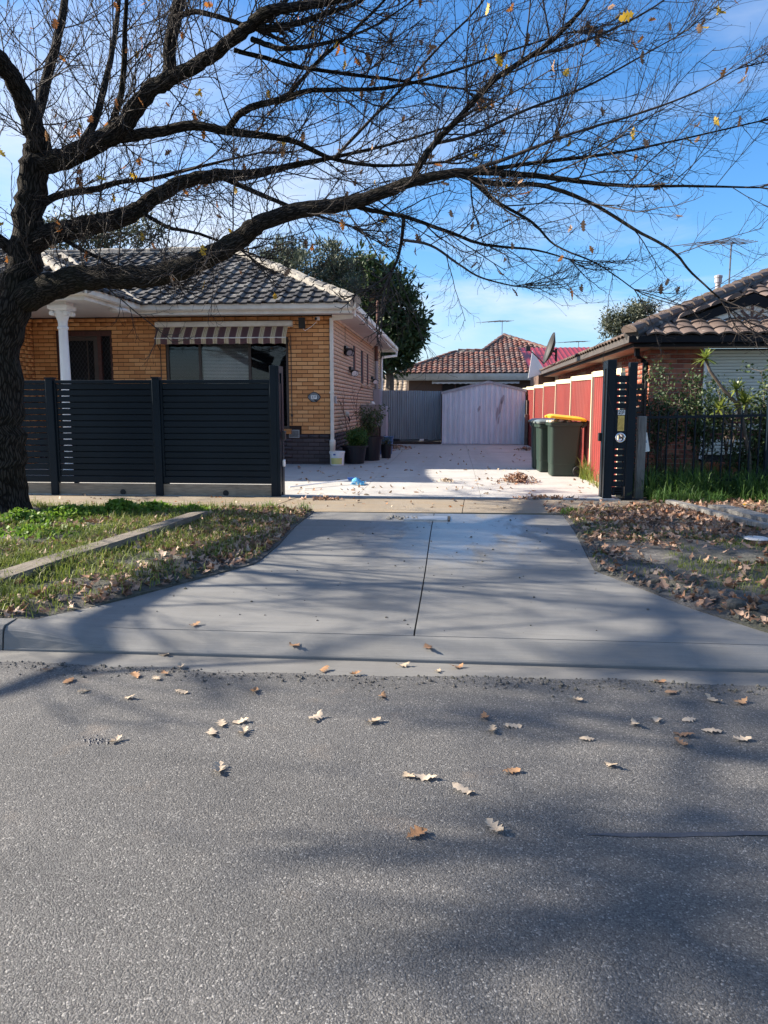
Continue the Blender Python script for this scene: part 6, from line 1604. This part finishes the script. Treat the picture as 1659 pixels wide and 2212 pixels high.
limb('limb', [(868, 518, 8.3, 7), (930, 530, 8.25, 6), (990, 570, 8.2, 5), (1040, 600, 8.2, 4), (1110, 618, 8.2, 3)], spawn=.9)
limb('limb', [(1000, 372, 7.8, 13), (1040, 405, 7.8, 10), (1080, 440, 7.8, 8), (1150, 480, 7.8, 6), (1200, 530, 7.8, 4.5), (1290, 570, 7.8, 3), (1370, 625, 7.8, 2.5)], spawn=.9)
limb('limb', [(970, 376, 7.85, 12), (1060, 365, 7.9, 10), (1130, 355, 8.0, 9), (1330, 330, 8.1, 6), (1430, 310, 8.1, 4.5), (1640, 262, 8.2, 3)], spawn=1.1)
limb('limb', [(1010, 370, 7.8, 9), (1100, 340, 7.6, 8), (1230, 290, 7.4, 6), (1380, 245, 7.3, 5), (1500, 200, 7.2, 3.5), (1590, 150, 7.2, 2.5)], spawn=.85)
limb('limb', [(1085, 165, 7.75, 8), (1140, 105 + 20, 7.8, 7), (1230, 100, 7.8, 6), (1330, 60, 7.8, 5), (1420, 10, 7.8, 3.5), (1480, -40, 7.8, 2.5)], spawn=1.1)
limb('limb', [(940, 310, 8.0, 8), (1020, 290, 8.1, 7), (1130, 240, 8.2, 6), (1260, 190, 8.2, 5), (1370, 130, 8.3, 3.5), (1460, 80, 8.3, 2.5)], spawn=.85)
limb('limb', [(70, 330, 9.0, 30), (85, 230, 9.2, 26), (115, 120, 9.4, 20), (140, 0, 9.6, 16), (150, -150, 9.8, 9)])
limb('limb', [(90, 440, 9.0, 20), (140, 418, 9.3, 17), (200, 410, 9.5, 15), (250, 395, 9.7, 12), (330, 385, 9.9, 10), (430, 360, 10.2, 7), (560, 330, 10.5, 4)])
limb('limb', [(485, 385, 9.35, 13), (550, 415, 9.3, 11), (625, 445, 9.2, 9), (700, 470, 9.1, 6), (760, 490, 9.0, 4)], spawn=.8)
limb('limb', [(120, 505, 9.05, 12), (160, 530, 9.0, 10), (240, 570, 8.9, 8), (310, 600, 8.9, 5)], spawn=.7)
limb('limb', [(300, 455, 9.2, 11), (360, 490, 9.1, 9), (430, 505, 9.0, 7), (520, 540, 8.9, 4)], spawn=.8)
limb('limb', [(150, 340, 8.95, 22), (200, 270, 9.2, 18), (230, 170, 9.5, 14), (250, 60, 9.8, 11), (265, -80, 10.1, 7)])
limb('limb', [(240, 280, 8.85, 18), (265, 180, 8.6, 14), (270, 60, 8.4, 11), (280, -100, 8.2, 7)])
limb('limb', [(600, 30, 8.2, 12), (640, -40, 8.4, 10), (690, -140, 8.6, 7), (740, -260, 8.8, 4)])
limb('limb', [(620, 210, 8.6, 9), (690, 130, 8.4, 8), (760, 70, 8.2, 7), (850, -20, 8.0, 5), (920, -110, 7.9, 3)], spawn=.8)
limb('limb', [(720, 345, 9.0, 8), (790, 270, 8.8, 7), (860, 200, 8.6, 6), (950, 100, 8.4, 5), (1030, 20, 8.3, 4), (1080, -60, 8.2, 3)], spawn=.8)
# limbs of the same crown that reach out over the road and to the left, beyond the frame, set there for their shadows
for w in ([('w', -5.6, 8.9, 3.6, .11), ('w', -7.0, 7.8, 4.9, .07), ('w', -8.3, 5.8, 6.1, .05), ('w', -9.0, 3.8, 6.6, .032), ('w', -9.0, 1.6, 6.9, .016)],
          [('w', -5.6, 8.9, 2.6, .15), ('w', -6.9, 7.6, 3.0, .12), ('w', -8.0, 6.0, 3.4, .085), ('w', -8.7, 4.6, 3.7, .06), ('w', -9.5, 3.6, 3.9, .03)],
          [('w', -5.7, 9.0, 2.9, .16), ('w', -7.4, 9.1, 3.6, .12), ('w', -9.2, 8.9, 4.3, .08), ('w', -11, 8.5, 4.8, .03)],
          [('w', -5.6, 9.1, 3.6, .14), ('w', -6.8, 10.3, 4.6, .10), ('w', -8.0, 11.5, 5.4, .06), ('w', -9.0, 12.4, 6.0, .02)],
          [('w', -5.3, 8.6, 4.6, .12), ('w', -5.6, 7.6, 5.8, .09), ('w', -6.2, 6.2, 7.0, .06), ('w', -6.8, 4.6, 8.0, .02)],
          [('w', -6.7, 8.0, 4.6, .06), ('w', -8.6, 6.6, 5.9, .045), ('w', -10.2, 4.4, 6.5, .032), ('w', -11.0, 2.0, 6.4, .02), ('w', -11.4, 0.8, 6.3, .012)]):
    limb('limb', w, spawn=.6)
side_src = list(limbs[-6:])
for k in range(80):  # unseen extra branches for blotchy shade, dropped where they would darken the left road
    Q_, S_, _ = random.choice(side_src[:4] + side_src[5:]); i_ = random.randrange(6, len(Q_) - 1); p_ = Q_[i_]
    d_ = Vector((random.uniform(-.9, .35), random.uniform(-.7, .55), random.uniform(-.15, .75))).normalized(); L_ = random.uniform(1.2, 2.6); q_ = p_ + d_ * L_ * .5 + Vector((0, 0, .1)); e_ = p_ + d_ * L_ + Vector((0, 0, random.uniform(.0, .4)))
    if any((pj := project(v)) and pj[0] > -60 for v in (q_, e_)): continue
    if any(v.y < 4.4 and v.x + 1.76 * v.z < .5 for v in (q_, e_)): continue
    r_ = min(S_[i_] * .7, random.uniform(.018, .035))
    limb('limb', [('w', *p_, r_), ('w', *q_, r_ * .7), ('w', *e_, r_ * .3)], spawn=.9)
reach = side_src[0][0][8:] + side_src[5][0][8:]
for k in range(20):  # further unseen branches, added to cast shade on the right of the road
    h_ = random.uniform(4.9, 6.9); e_ = Vector((random.uniform(.3, 2.5) - 1.76 * h_, random.uniform(1.4, 4.2), h_))
    p_ = min(reach, key=lambda v: (v - e_).length + random.random() * .6)
    if (p_ - e_).length < .5: continue
    q_ = p_.lerp(e_, .5) + Vector((random.uniform(-.15, .15), random.uniform(-.2, .2), .12))
    limb('limb', [('w', *p_, .03), ('w', *q_, .022), ('w', *e_, .009)], spawn=1.3)
# twigs grow from every limb
TV, TF = [], []; tips = []; tn = [0]
def tw_tube(pts, r0, r1, sides):
    n = len(pts); base = tn[0]; t0 = (pts[1] - pts[0]).normalized(); up = t0.orthogonal().normalized()
    for i, p in enumerate(pts):
        t = (pts[min(i + 1, n - 1)] - pts[max(i - 1, 0)]).normalized(); up = (up - t * up.dot(t)).normalized(); w = t.cross(up); r = lerp(r0, r1, i / (n - 1))
        for k in range(sides):
            a_ = 2 * math.pi * k / sides; q = p + up * (math.cos(a_) * r) + w * (math.sin(a_) * r); TV.append((q.x, q.y, q.z))
    for i in range(n - 1):
        for k in range(sides):
            a_ = base + i * sides + k; b_ = base + i * sides + (k + 1) % sides; TF.append((a_, b_, b_ + sides, a_ + sides))
    tn[0] += n * sides
def randv(): 
    v = Vector((random.gauss(0, 1), random.gauss(0, 1), random.gauss(0, 1))); return v.normalized()
UP = Vector((0, 0, 1))
def grow(p, d, L, r, lev, lift):
    n = (6, 5, 4)[lev]; pts = [p]; q = p
    for i in range(n):
        d = (d + randv() * (.15 + .07 * lev) + UP * lift).normalized(); q = q + d * (L / n); pts.append(q)
    tw_tube(pts, r, r * .5, (5, 4, 3)[lev])
    if lev < 2:
        k = 0; nk = (8, 5)[lev]
        for j in range(nk):
            f = lerp(.18, .97, j / (nk - 1)) * n; i = min(int(f), n - 1); b_ = pts[i].lerp(pts[i + 1], f - i); t = (pts[i + 1] - pts[i]).normalized()
            side = t.cross(randv()).normalized(); cd = (t * random.uniform(.55, 1.0) + side * random.uniform(.5, .95)).normalized()
            grow(b_, cd, L * random.uniform(.28, .52) * (1.15 - .4 * j / nk), r * .55 if lev == 0 else r * .62, lev + 1, lift)
    else:
        tips.append((pts[-1], d))
        # a bud or two at the tip
        tw_tube([pts[-1] - d * .004, pts[-1] + d * .012], r * 1.1, r * .5, 3)
for Q, S, sp_ in limbs:
    acc = 0.1
    for i in range(1, len(Q)):
        seg = (Q[i] - Q[i - 1]); acc += seg.length; r = S[i]
        step = (.17 if r > .06 else .185) / sp_
        while acc > step:
            acc -= step
            if r > .13 and random.random() < .3: continue
            t = seg.normalized(); side = t.cross(randv()).normalized()
            out = 1.0 if r < .05 else .5
            d = (t * random.uniform(.4, .9) * out + side * random.uniform(.5, 1) + UP * random.uniform(-.05, .45)).normalized()
            pj = project(Q[i])
            vis = pj is not None and -150 < pj[0] < 1800 and -250 < pj[1] < 800
            if not vis and random.random() < .45: continue
            hang = pj is not None and pj[0] > 700 and pj[1] > 420
            L = random.uniform(.5, 1.35) * (1.0 if r > .02 else .85)
            grow(Q[i - 1].lerp(Q[i], random.random()), d, L, min(.0085, max(.0034, r * .42)), 0 if r > .008 else 1, random.uniform(-.02, .05) if hang else random.uniform(.0, .13))
    e = Q[-1]; dd_ = (Q[-1] - Q[-4]).normalized()
    for k in range(4): grow(e, (dd_ + randv() * .4).normalized(), random.uniform(.4, .7), max(.004, S[-1]), 0, .06)
V = np.array(TV); stuff_obj('twigs', V, TF, MAT['twig'], parent=oak, o=V.mean(0))
# last leaves on the twigs
ins = []
for p, d in tips:
    q = project(p)
    if q and -20 < q[0] < 1680 and -20 < q[1] < 660: ins.append((p, d, q))
random.shuffle(ins)
for p, d, q in ins[:290]:
    if q[0] < 500: mt = random.choice(['leaf_orange', 'leaf_orange', 'leaf_orange', 'leaf_gold', 'leaf_brown'])
    else: mt = random.choice(['leaf_brown', 'leaf_brown', 'leaf_orange', 'leaf_gold'])
    o_ = place('leaf', leaf_mesh(random.randrange(10), mt), p, oak); s_ = random.uniform(.08, .135); o_.scale = (s_, s_, s_)
    o_.rotation_euler = (random.uniform(-1.2, 1.2), random.uniform(.2, 1.7), random.uniform(0, 6.28))

# ================================================================== GRASS, WEEDS, LEAF LITTER
def blades(pts, hmin, hmax, w, mat, name, label, cat, lean=.5):
    n = len(pts); p = np.array(pts); h = rng.uniform(hmin, hmax, (n, 1)) * p[:, 3:4]; az = rng.uniform(0, 2 * np.pi, n)
    d = np.stack([np.cos(az), np.sin(az), np.zeros(n)], 1); s = np.stack([-np.sin(az), np.cos(az), np.zeros(n)], 1); le = rng.uniform(.1, lean * 2, (n, 1)); p = p[:, :3]; ww = w * rng.uniform(.6, 1.3, (n, 1))
    z = np.array([[0, 0, 1.0]])
    m1 = p + d * h * le * .3 + z * h * .6; tp = p + d * h * le + z * h * np.sqrt(np.maximum(.1, 1 - le ** 2 * .6)) * .95
    V = np.stack([p - s * ww, p + s * ww, m1 + s * ww * .8, m1 - s * ww * .8, tp + s * ww * .15, tp - s * ww * .15], 1).reshape(-1, 3)
    F = np.concatenate([np.array([[0, 1, 2, 3], [3, 2, 4, 5]]) + 6 * i for i in range(n)])
    stuff_obj(name, V, F, mat, label, cat)
def in_left(x, y): return x < aL(y) - .03 and 4.62 < y < 9.6
def in_right(x, y): return x > aR(y) + .04 and 4.65 < y < fy(x) - .02
pts = []
while len(pts) < 52000:
    x = random.uniform(-6.8, -1.75); y = random.uniform(4.64, 9.58)
    if not in_left(x, y): continue
    e = aL(y) - x; dn_ = fbm(x * 2.2 + 3, y * 2.2)
    if dn_ < .36 + .12 * (random.random() - .5): continue
    if e < .3 and random.random() < .75: continue
    if x > -3.1 and random.random() < .35: continue
    if math.hypot(x + 5.6, y - 9.0) < .5: continue
    pts.append((x, y, strip_z(x, y, -1), random.uniform(.5, 1.3) * (.7 + dn_)))
blades(pts, .035, .095, .0034, MAT['grass'], 'grass', 'patchy yellow green grass on the left nature strip', 'grass', .8)
pts = []
while len(pts) < 13000:
    x = random.uniform(1.25, 5.2); y = random.uniform(4.66, 10.1)
    if not in_right(x, y): continue
    dn_ = fbm(x * 1.7 + 11, y * 1.7 + 5); e = x - aR(y)
    if dn_ < .49 or (e < .7 and y < 7 and random.random() < .85): continue
    pts.append((x, y, strip_z(x, y, 1), random.uniform(.5, 1.2)))
blades(pts, .025, .075, .003, MAT['grass'], 'grass', 'sparse green grass among fallen leaves on the right nature strip', 'grass', .8)
pts = []
while len(pts) < 9000:
    x = random.uniform(2.80, 5.4); y = random.uniform(10.75, 12.1) if random.random() < .75 else random.uniform(12.1, 13.6)
    dens = 1 if y > 11.0 else .5
    if random.random() > dens: continue
    cl_ = fbm(x * 4, y * 4 + 3)
    if cl_ < .38: continue
    pts.append((x, y, .17 + (.02 if y < 11.05 else 0), random.uniform(.5, 1.2) * (.55 + cl_) * (1.15 if y > 11.2 else .6)))
blades(pts, .16, .42, .0055, MAT['lush'], 'tall_grass', 'tall lush green grass along the foot of the picket fence', 'grass', .75)
pts = [(-2.3 + random.gauss(0, .05), 9.5 + random.gauss(0, .06), strip_z(-2.2, 9.5, -1), 1) for k in range(60)] + [(-1.86 + random.gauss(0, .05), 9.52 + random.gauss(0, .04), strip_z(-1.9, 9.5, -1), 1) for k in range(70)]
pts += [(1.45 + random.gauss(0, .06), 9.6 + random.gauss(0, .06), strip_z(1.45, 9.6, 1), .8) for k in range(80)]
blades(pts, .05, .16, .004, MAT['clover'], 'edge_grass', 'small bright grass tufts at the top corners of the driveway apron', 'grass', .6)
pts = []
for k in range(240):
    y = random.gauss(13.9, .10) if k % 2 else random.uniform(12.2, 14.6)
    pts.append((RX - .07 - abs(random.gauss(0, .05)), y, gz(y), random.uniform(.4, 1.2)))
blades(pts, .12, .45, .006, MAT['grass'], 'fence_weeds', 'straggly dry weeds along the foot of the red fence', 'weeds', .5)
# clover and weeds near the tree
cs = []; ds_ = []
for cx_, cy_, rr_, hh_, nn_ in ((-4.55, 8.7, .42, .13, 1500), (-4.05, 9.0, .30, .17, 1100), (-4.95, 8.35, .3, .12, 800), (-3.7, 9.2, .3, .12, 600), (-5.2, 7.4, .5, .05, 500), (-3.2, 9.2, .4, .06, 500), (-4.4, 7.6, .6, .05, 600)):
    a_ = rng.uniform(0, 6.28, nn_); r_ = np.abs(rng.normal(0, .55, nn_)) * rr_
    x = cx_ + r_ * np.cos(a_); y = cy_ + r_ * np.sin(a_); zz_ = np.array([strip_z(i, min(j, 9.55), -1) for i, j in zip(x, y)])
    keep = (y < 9.62)
    z = zz_ + rng.uniform(.01, 1, nn_) * hh_ * np.exp(-(r_ / rr_) ** 2)
    cs.append(np.stack([x, y, z], 1)[keep]); dd = rng.normal(size=(nn_, 3)); dd[:, 2] = np.abs(dd[:, 2]) * .5 + .2; ds_.append(dd[keep])
k_ = quads(np.concatenate(cs), np.concatenate(ds_), .05, .042, MAT['clover'], 'weeds', label='bright green leafy weeds growing beside the oak trunk', cat='weeds'); k_['kind'] = 'stuff'
# leaf litter
items = []
def lit(n, fx_, fy_, test, zf, smin=.05, smax=.11, tilt=.5):
    c = 0
    while c < n:
        x, y = fx_(), fy_()
        if not test(x, y): continue
        items.append((x, y, zf(x, y) + random.uniform(0, .018), random.uniform(smin, smax), random.uniform(0, 6.28), random.gauss(0, tilt), random.gauss(0, tilt))); c += 1
U = random.uniform
lit(2200, lambda: U(-6.6, -1.75), lambda: U(4.65, 9.58), lambda x, y: in_left(x, y) and fbm(x * 1.9 + 20, y * 1.9) > .36 + .2 * random.random() and math.hypot(x + 5.6, y - 9) > .42, lambda x, y: strip_z(x, y, -1) + .012)
lit(1700, lambda: U(-3.6, -1.75), lambda: U(7.0, 9.55), in_left, lambda x, y: strip_z(x, y, -1) + .008)
lit(260, lambda: U(-2.6, -1.75), lambda: U(5.0, 7.5), in_left, lambda x, y: strip_z(x, y, -1) + .006)
V, F = scatter(items, LEAF_S); stuff_obj('leaf_litter', V, F, MAT['litter'], 'carpet of dry brown oak leaves on the left grass strip', 'leaf litter'); items.clear()
lit(2500, lambda: U(1.3, 5.0), lambda: 10.1 - abs(random.gauss(0, 1.15)), lambda x, y: in_right(x, y), lambda x, y: strip_z(x, y, 1) + .01)
lit(1500, lambda: U(1.3, 5.0), lambda: U(4.8, 9.9), lambda x, y: in_right(x, y) and fbm(x * 1.5 + 2, y * 1.5 + 9) > .38 + .22 * random.random(), lambda x, y: strip_z(x, y, 1) + .006)
lit(260, lambda: U(1.6, 3.0), lambda: U(4.66, 5.6), lambda x, y: in_right(x, y), lambda x, y: strip_z(x, y, 1) + .008)
lit(420, lambda: U(1.2, 5.0), lambda: U(9.7, 10.9), lambda x, y: y > fy(x) and random.random() < math.exp(-(y - fy(x)) * 3.2), lambda x, y: gz(y) + .01)
lit(160, lambda: U(2.7, 5.0), lambda: U(10.6, 11.2), lambda x, y: True, lambda x, y: .19)
V, F = scatter(items, LEAF_S); stuff_obj('leaf_litter', V, F, MAT['litter'], 'thick drift of fallen pinkish brown oak leaves on the right strip', 'leaf litter'); items.clear()
# soil clods by the apron
m = MB(); prt = 0
while prt < 420:
    if random.random() < .8: y = U(4.9, 8.6); x = aR(y) + .03 + abs(random.gauss(0, .22 if y < 7 else .12)); sd_ = 1
    else: y = U(5.6, 9.0); x = aL(y) - .03 - abs(random.gauss(0, .07)); sd_ = -1
    s_ = abs(random.gauss(.012, .010)) + .004; z = strip_z(x, y, sd_); a0_ = U(0, 6)
    m.loft([[Vector((x, y, z)) + Vector((math.cos(a0_ + t) * s_ * q_ * U(.7, 1.2), math.sin(a0_ + t) * s_ * q_ * U(.7, 1.2), h_ * s_)) for t in [2 * math.pi * k / 6 for k in range(6)]] for q_, h_ in ((.9, -.4), (1, .2), (.55, .8), (.1, .95))]); prt += 1
for (x, y, s_) in ((1.95, 5.35, .075), (2.12, 5.28, .065), (1.75, 5.85, .045), (1.6, 6.1, .04)):
    z = strip_z(x, y, 1); m.loft([[Vector((x, y, z)) + Vector((math.cos(t) * s_ * q_ * U(.8, 1.15), math.sin(t) * s_ * q_ * U(.8, 1.15), h_ * s_)) for t in [2 * math.pi * k / 10 for k in range(10)]] for q_, h_ in ((.9, -.4), (1, .1), (.8, .5), (.45, .72), (.05, .8))])
tag(m.build('soil_clods', MAT['soil'], kind='stuff'), 'lumps of dug grey soil along the right edge of the driveway apron', 'soil')
# mulch at the trunk
m = MB()
for k in range(160):
    a_ = U(0, 6.28); r_ = U(.40, .72); x, y = -5.62 + r_ * math.cos(a_), 9.0 + r_ * math.sin(a_) - .15; z = .17
    d = Vector((random.gauss(0, 1), random.gauss(0, 1), random.gauss(0, .5))).normalized(); s_ = d.orthogonal().normalized()
    m.obox(Vector((x, y, z + U(0, .09) * max(0, 1.3 - r_ * 1.5))), d, s_, d.cross(s_), U(.02, .06), U(.006, .016), .005)
tag(m.build('bark_mulch', MAT['bark'], kind='stuff'), 'dark heap of bark mulch at the foot of the oak', 'mulch')
# leaf heaps swept together
def heap(label, px, py, rx_, ry_, n, hgt, smin=.05, smax=.10, mat='litter'):
    c = ong(px, py); it = []
    for k in range(n):
        a_ = U(0, 6.28); r_ = min(1.25, abs(random.gauss(0, .55))); x, y = c.x + math.cos(a_) * r_ * rx_, c.y + math.sin(a_) * r_ * ry_
        it.append((x, y, gz(y) + .006 + hgt * max(0, 1 - r_ * r_) * U(.0, 1), U(smin, smax), U(0, 6.28), random.gauss(0, .6), random.gauss(0, .6)))
    V, F = scatter(it, LEAF_S); o_ = stuff_obj('leaf_heap', V, F, MAT[mat], label, 'leaf heap', o=(c.x, c.y, gz(c.y))); o_['group'] = 'leaf heaps on the yard'
heap('sunlit heap of tan oak leaves on the yard in front of the bins', 1118, 1041, .36, .38, 300, .14, .05, .09, 'litter')
heap('small dark leaf heap in the shade between the shed and the bins', 1135, 972, .26, .5, 110, .08)
heap('wide dark leaf heap in the shade beside the house and garden bed', 850, 969, .62, 1.0, 260, .10)
heap('thin straggle of leaves across the middle yard joint', 965, 1040, .22, .2, 50, .03, .05, .08, 'leaf_tan')
heap('leaves gathered on the footpath at the driveway track left of the middle', 700, 1080, .40, .10, 60, .03)
heap('leaves gathered along the gate track left of the letterbox pillar', 1170, 1078, .6, .12, 90, .03)
# single leaves on the yard and footpath
lf_n = 0
def leaf_at(px, py, label, mats, group, smin=.05, smax=.085, flat=.25, dz=.004):
    c = ong(px, py); z = (road_z(c.x, c.y) if c.y < 4.13 else gz(c.y)) + dz
    o_ = place('oak_leaf', leaf_mesh(random.randrange(10), random.choice(mats)), (c.x, c.y, z)); s_ = U(smin, smax); o_.scale = (s_, s_, s_)
    o_.rotation_euler = (random.gauss(0, flat), random.gauss(0, flat), U(0, 6.28)); return tag(o_, label, 'leaf', group)
for k in range(230):
    px, py = U(640, 1290), lerp(965, 1070, random.random() ** .8)
    if 1140 < px and py < 1035: continue
    c = ong(px, py)
    if c.x < -2.45 and c.y > 16: continue
    leaf_at(px, py, 'small dry oak leaf on the ' + ('sunlit' if py > 1042 or (py > 1018 and px > 905) else 'shaded') + ' yard concrete, ' + ('close to the gate rail' if py > 1058 else 'toward the house side' if px < 800 else 'near the middle joint' if px < 990 else 'toward the red fence') + (' and pots' if px < 800 and py < 1000 else ' and shed' if py < 990 and px > 800 else ''), ['leaf_brown', 'leaf_brown', 'leaf_tan'], 'dry leaves scattered on the yard', .06, .10, .5)
for k in range(75):
    px, py = U(80, 1300), U(1076, 1100)
    if px < 590: py = U(1066, 1092)
    leaf_at(px, py, 'dry oak leaf on the old tan footpath, ' + ('beside the oak trunk' if px < 180 else 'under the middle of the slat fence' if px < 400 else 'below the right end of the slat fence' if px < 600 else 'at the left top of the apron' if px < 850 else 'above the apron centre' if px < 1080 else 'toward the letterbox pillar'), ['leaf_brown', 'leaf_tan', 'leaf_brown', 'leaf_orange'], 'dry leaves on the footpath', .045, .08, .5)
# leaves on the road, gutter and apron: each can be pointed out
G_ = 'oak leaves on the road and driveway apron'
ROADL = [
 (353, 1417, 'tan', 'pale tan curled leaf on the gutter below the left part of the apron'), (870, 1427, 'tan', 'pale leaf on the gutter near the end of the centre joint'), (925, 1422, 'brown', 'small brown leaf on the kerb line right of the centre joint'),
 (945, 1452, 'tan', 'round pale curled leaf at the asphalt edge below the centre joint'), (637, 1415, 'orange', 'reddish leaf on the gutter left of the centre joint'), (338, 1468, 'tan', 'big pale leaf in the cluster near the left gutter edge'), (356, 1457, 'brown', 'dark leaf in the cluster near the left gutter edge'),
 (390, 1443, 'tan', 'flat pale lobed leaf at the left gutter edge above the cluster'), (292, 1462, 'orange', 'orange flat leaf on asphalt left of the pale cluster'), (103, 1450, 'brown', 'brown leaf near the far left asphalt edge'), (148, 1474, 'orange', 'orange leaf on asphalt at the far left beneath the gutter'),
 (182, 1495, 'tan', 'tan spread leaf on asphalt at the far left between shadow streaks'), (278, 1510, 'tan', 'pale long leaf with dark tip on the left asphalt'), (392, 1497, 'tan', 'pale leaf casting a long shadow on the left asphalt'), (548, 1496, 'orange', 'orange leaf standing up on asphalt left of centre'),
 (700, 1450, 'orange', 'small orange leaf at the asphalt edge left of the centre joint'), (768, 1458, 'orange', 'thin orange leaf near the gutter edge at centre'), (825, 1508, 'orange', 'orange leaf alone on the darker asphalt at centre'), (420, 1352, 'orange', 'rust brown leaf alone on the left of the concrete apron'),
 (682, 1555, 'tan', 'pale star shaped leaf alone on asphalt left of centre'), (805, 1563, 'tan', 'tiny pale leaf fragment on asphalt near the centre'), (478, 1566, 'tan', 'topmost leaf of the four leaf group on the left road'), (520, 1561, 'tan', 'small pale leaf standing right of the four leaf group'),
 (458, 1587, 'tan', 'broad tan leaf lowest in the four leaf group on the left road'), (525, 1584, 'tan', 'curled pale leaf with shadow right of the four leaf group'), (250, 1603, 'tan', 'pale leaf touching the dark patch in the asphalt'), (472, 1668, 'tan', 'large tan arched leaf alone on the left lower road'),
 (882, 1680, 'tan', 'small curled leaf beside a larger one in the middle of the road'), (920, 1684, 'tan', 'larger wavy leaf beside the small curled one mid road'), (1000, 1712, 'tan', 'tan lobed leaf lying diagonally just right of mid road'), (1068, 1794, 'tan', 'nearest large pale leaf lying flat on the road'),
 (1063, 1582, 'tan', 'curled tan leaf of the pair right of centre, the left one'), (1107, 1572, 'tan', 'spread tan leaf of the pair right of centre, the right one'), (1047, 1553, 'orange', 'tiny orange leaf above the tan pair right of centre'), (1242, 1517, 'tan', 'pale leaf on asphalt below the right end of the gutter'),
 (1268, 1601, 'tan', 'tan bent leaf in the shaded right road'), (1418, 1560, 'tan', 'small pale upright leaf on the right road'), (1488, 1560, 'tan', 'spread tan leaf further right on the shaded road'), (1540, 1518, 'tan', 'pale leaf near the right end below the gutter edge'),
 (1450, 1501, 'brown', 'brown grey leaf close to the gutter edge on the right'), (1373, 1570, 'tan', 'tiny pale leaf left of the small upright leaf on the right'), (1478, 1592, 'brown', 'brown leaf just below the spread tan leaf on the right'), (1537, 1584, 'tan', 'thin pale leaf at the right between two tan leaves'),
 (1602, 1603, 'tan', 'greyish lobed leaf at the far right of the road'), (1320, 1658, 'tan', 'small pale leaf standing alone on the right lower road'), (1425, 1475, 'brown', 'dull leaf on the right gutter tray'), (1105, 1672, 'orange', 'narrow orange leaf sliver right of mid road'), (1600, 1522, 'orange', 'orange flat fragment at the far right under the gutter'),
 (190, 1317, 'tan', 'pale crumpled leaf on the apron edge by the left grass'), (985, 1430, 'orange', 'orange brown leaf on the kerb line beyond the centre joint'), (1470, 1611, 'brown', 'small brown crumpled leaf under the spread tan leaf on the right'), (900, 1808, 'orange', 'flattened orange stain like leaf left of the nearest pale leaf')]
for px, py, cn, lab in ROADL: leaf_at(px, py, lab, ['leaf_' + cn.replace('orange', 'rust')], G_, .07, .10, .06, .005)
# crumbly dark patch in the asphalt
c = ong(210, 1602); m = MB()
for k in range(90):
    x, y = c.x + random.gauss(0, .035), c.y + random.gauss(0, .016); s_ = U(.004, .009); m.lathe((x, y, road_z(x, y) - .002), [(s_, 0), (s_ * .9, s_ * .5), (s_ * .3, s_ * .9), (.0005, s_)], 5)
tag(m.build('broken_asphalt_patch', MAT['tar'], kind='stuff'), 'small dark crumbling patch in the left of the road', 'road patch')
# loose grit and crumbs along the gutter and on the apron
m = MB()
for k in range(1000):
    x = U(-3, 2.3); y = ye(x) - abs(random.gauss(0, .10)) + .01; s_ = abs(random.gauss(.003, .0028)) + .0012
    m.lathe((x, y, road_z(x, min(y, 4.16))), [(s_, 0), (s_ * .9, s_ * .6), (s_ * .3, s_), (.0004, s_ * 1.1)], 5)
for k in range(130):
    y = U(4.7, 9.4); x = U(aL(y) + .1, aR(y) - .05); s_ = abs(random.gauss(.003, .004)) + .0015; m.lathe((x, y, gz(y)), [(s_, 0), (s_ * .9, s_ * .6), (s_ * .3, s_), (.0004, s_ * 1.1)], 5)
tag(m.build('grit', MAT['soil'], kind='stuff'), 'loose grit along the gutter edge and on the apron', 'grit')
# yellow flower heads by the right edge
m = MB(); c = ong(1608, 1097); m.lathe((c.x, c.y, gz(c.y) + .04), [(.001, 0), (.02, .004), (.022, .012), (.001, .016)], 10); m.tube([(c.x, c.y, gz(c.y)), (c.x, c.y, gz(c.y) + .045)], .003, 4)
tag(m.build('yellow_flower', MAT['yellow']), 'single yellow dandelion flower at the right edge of the footpath', 'flower')
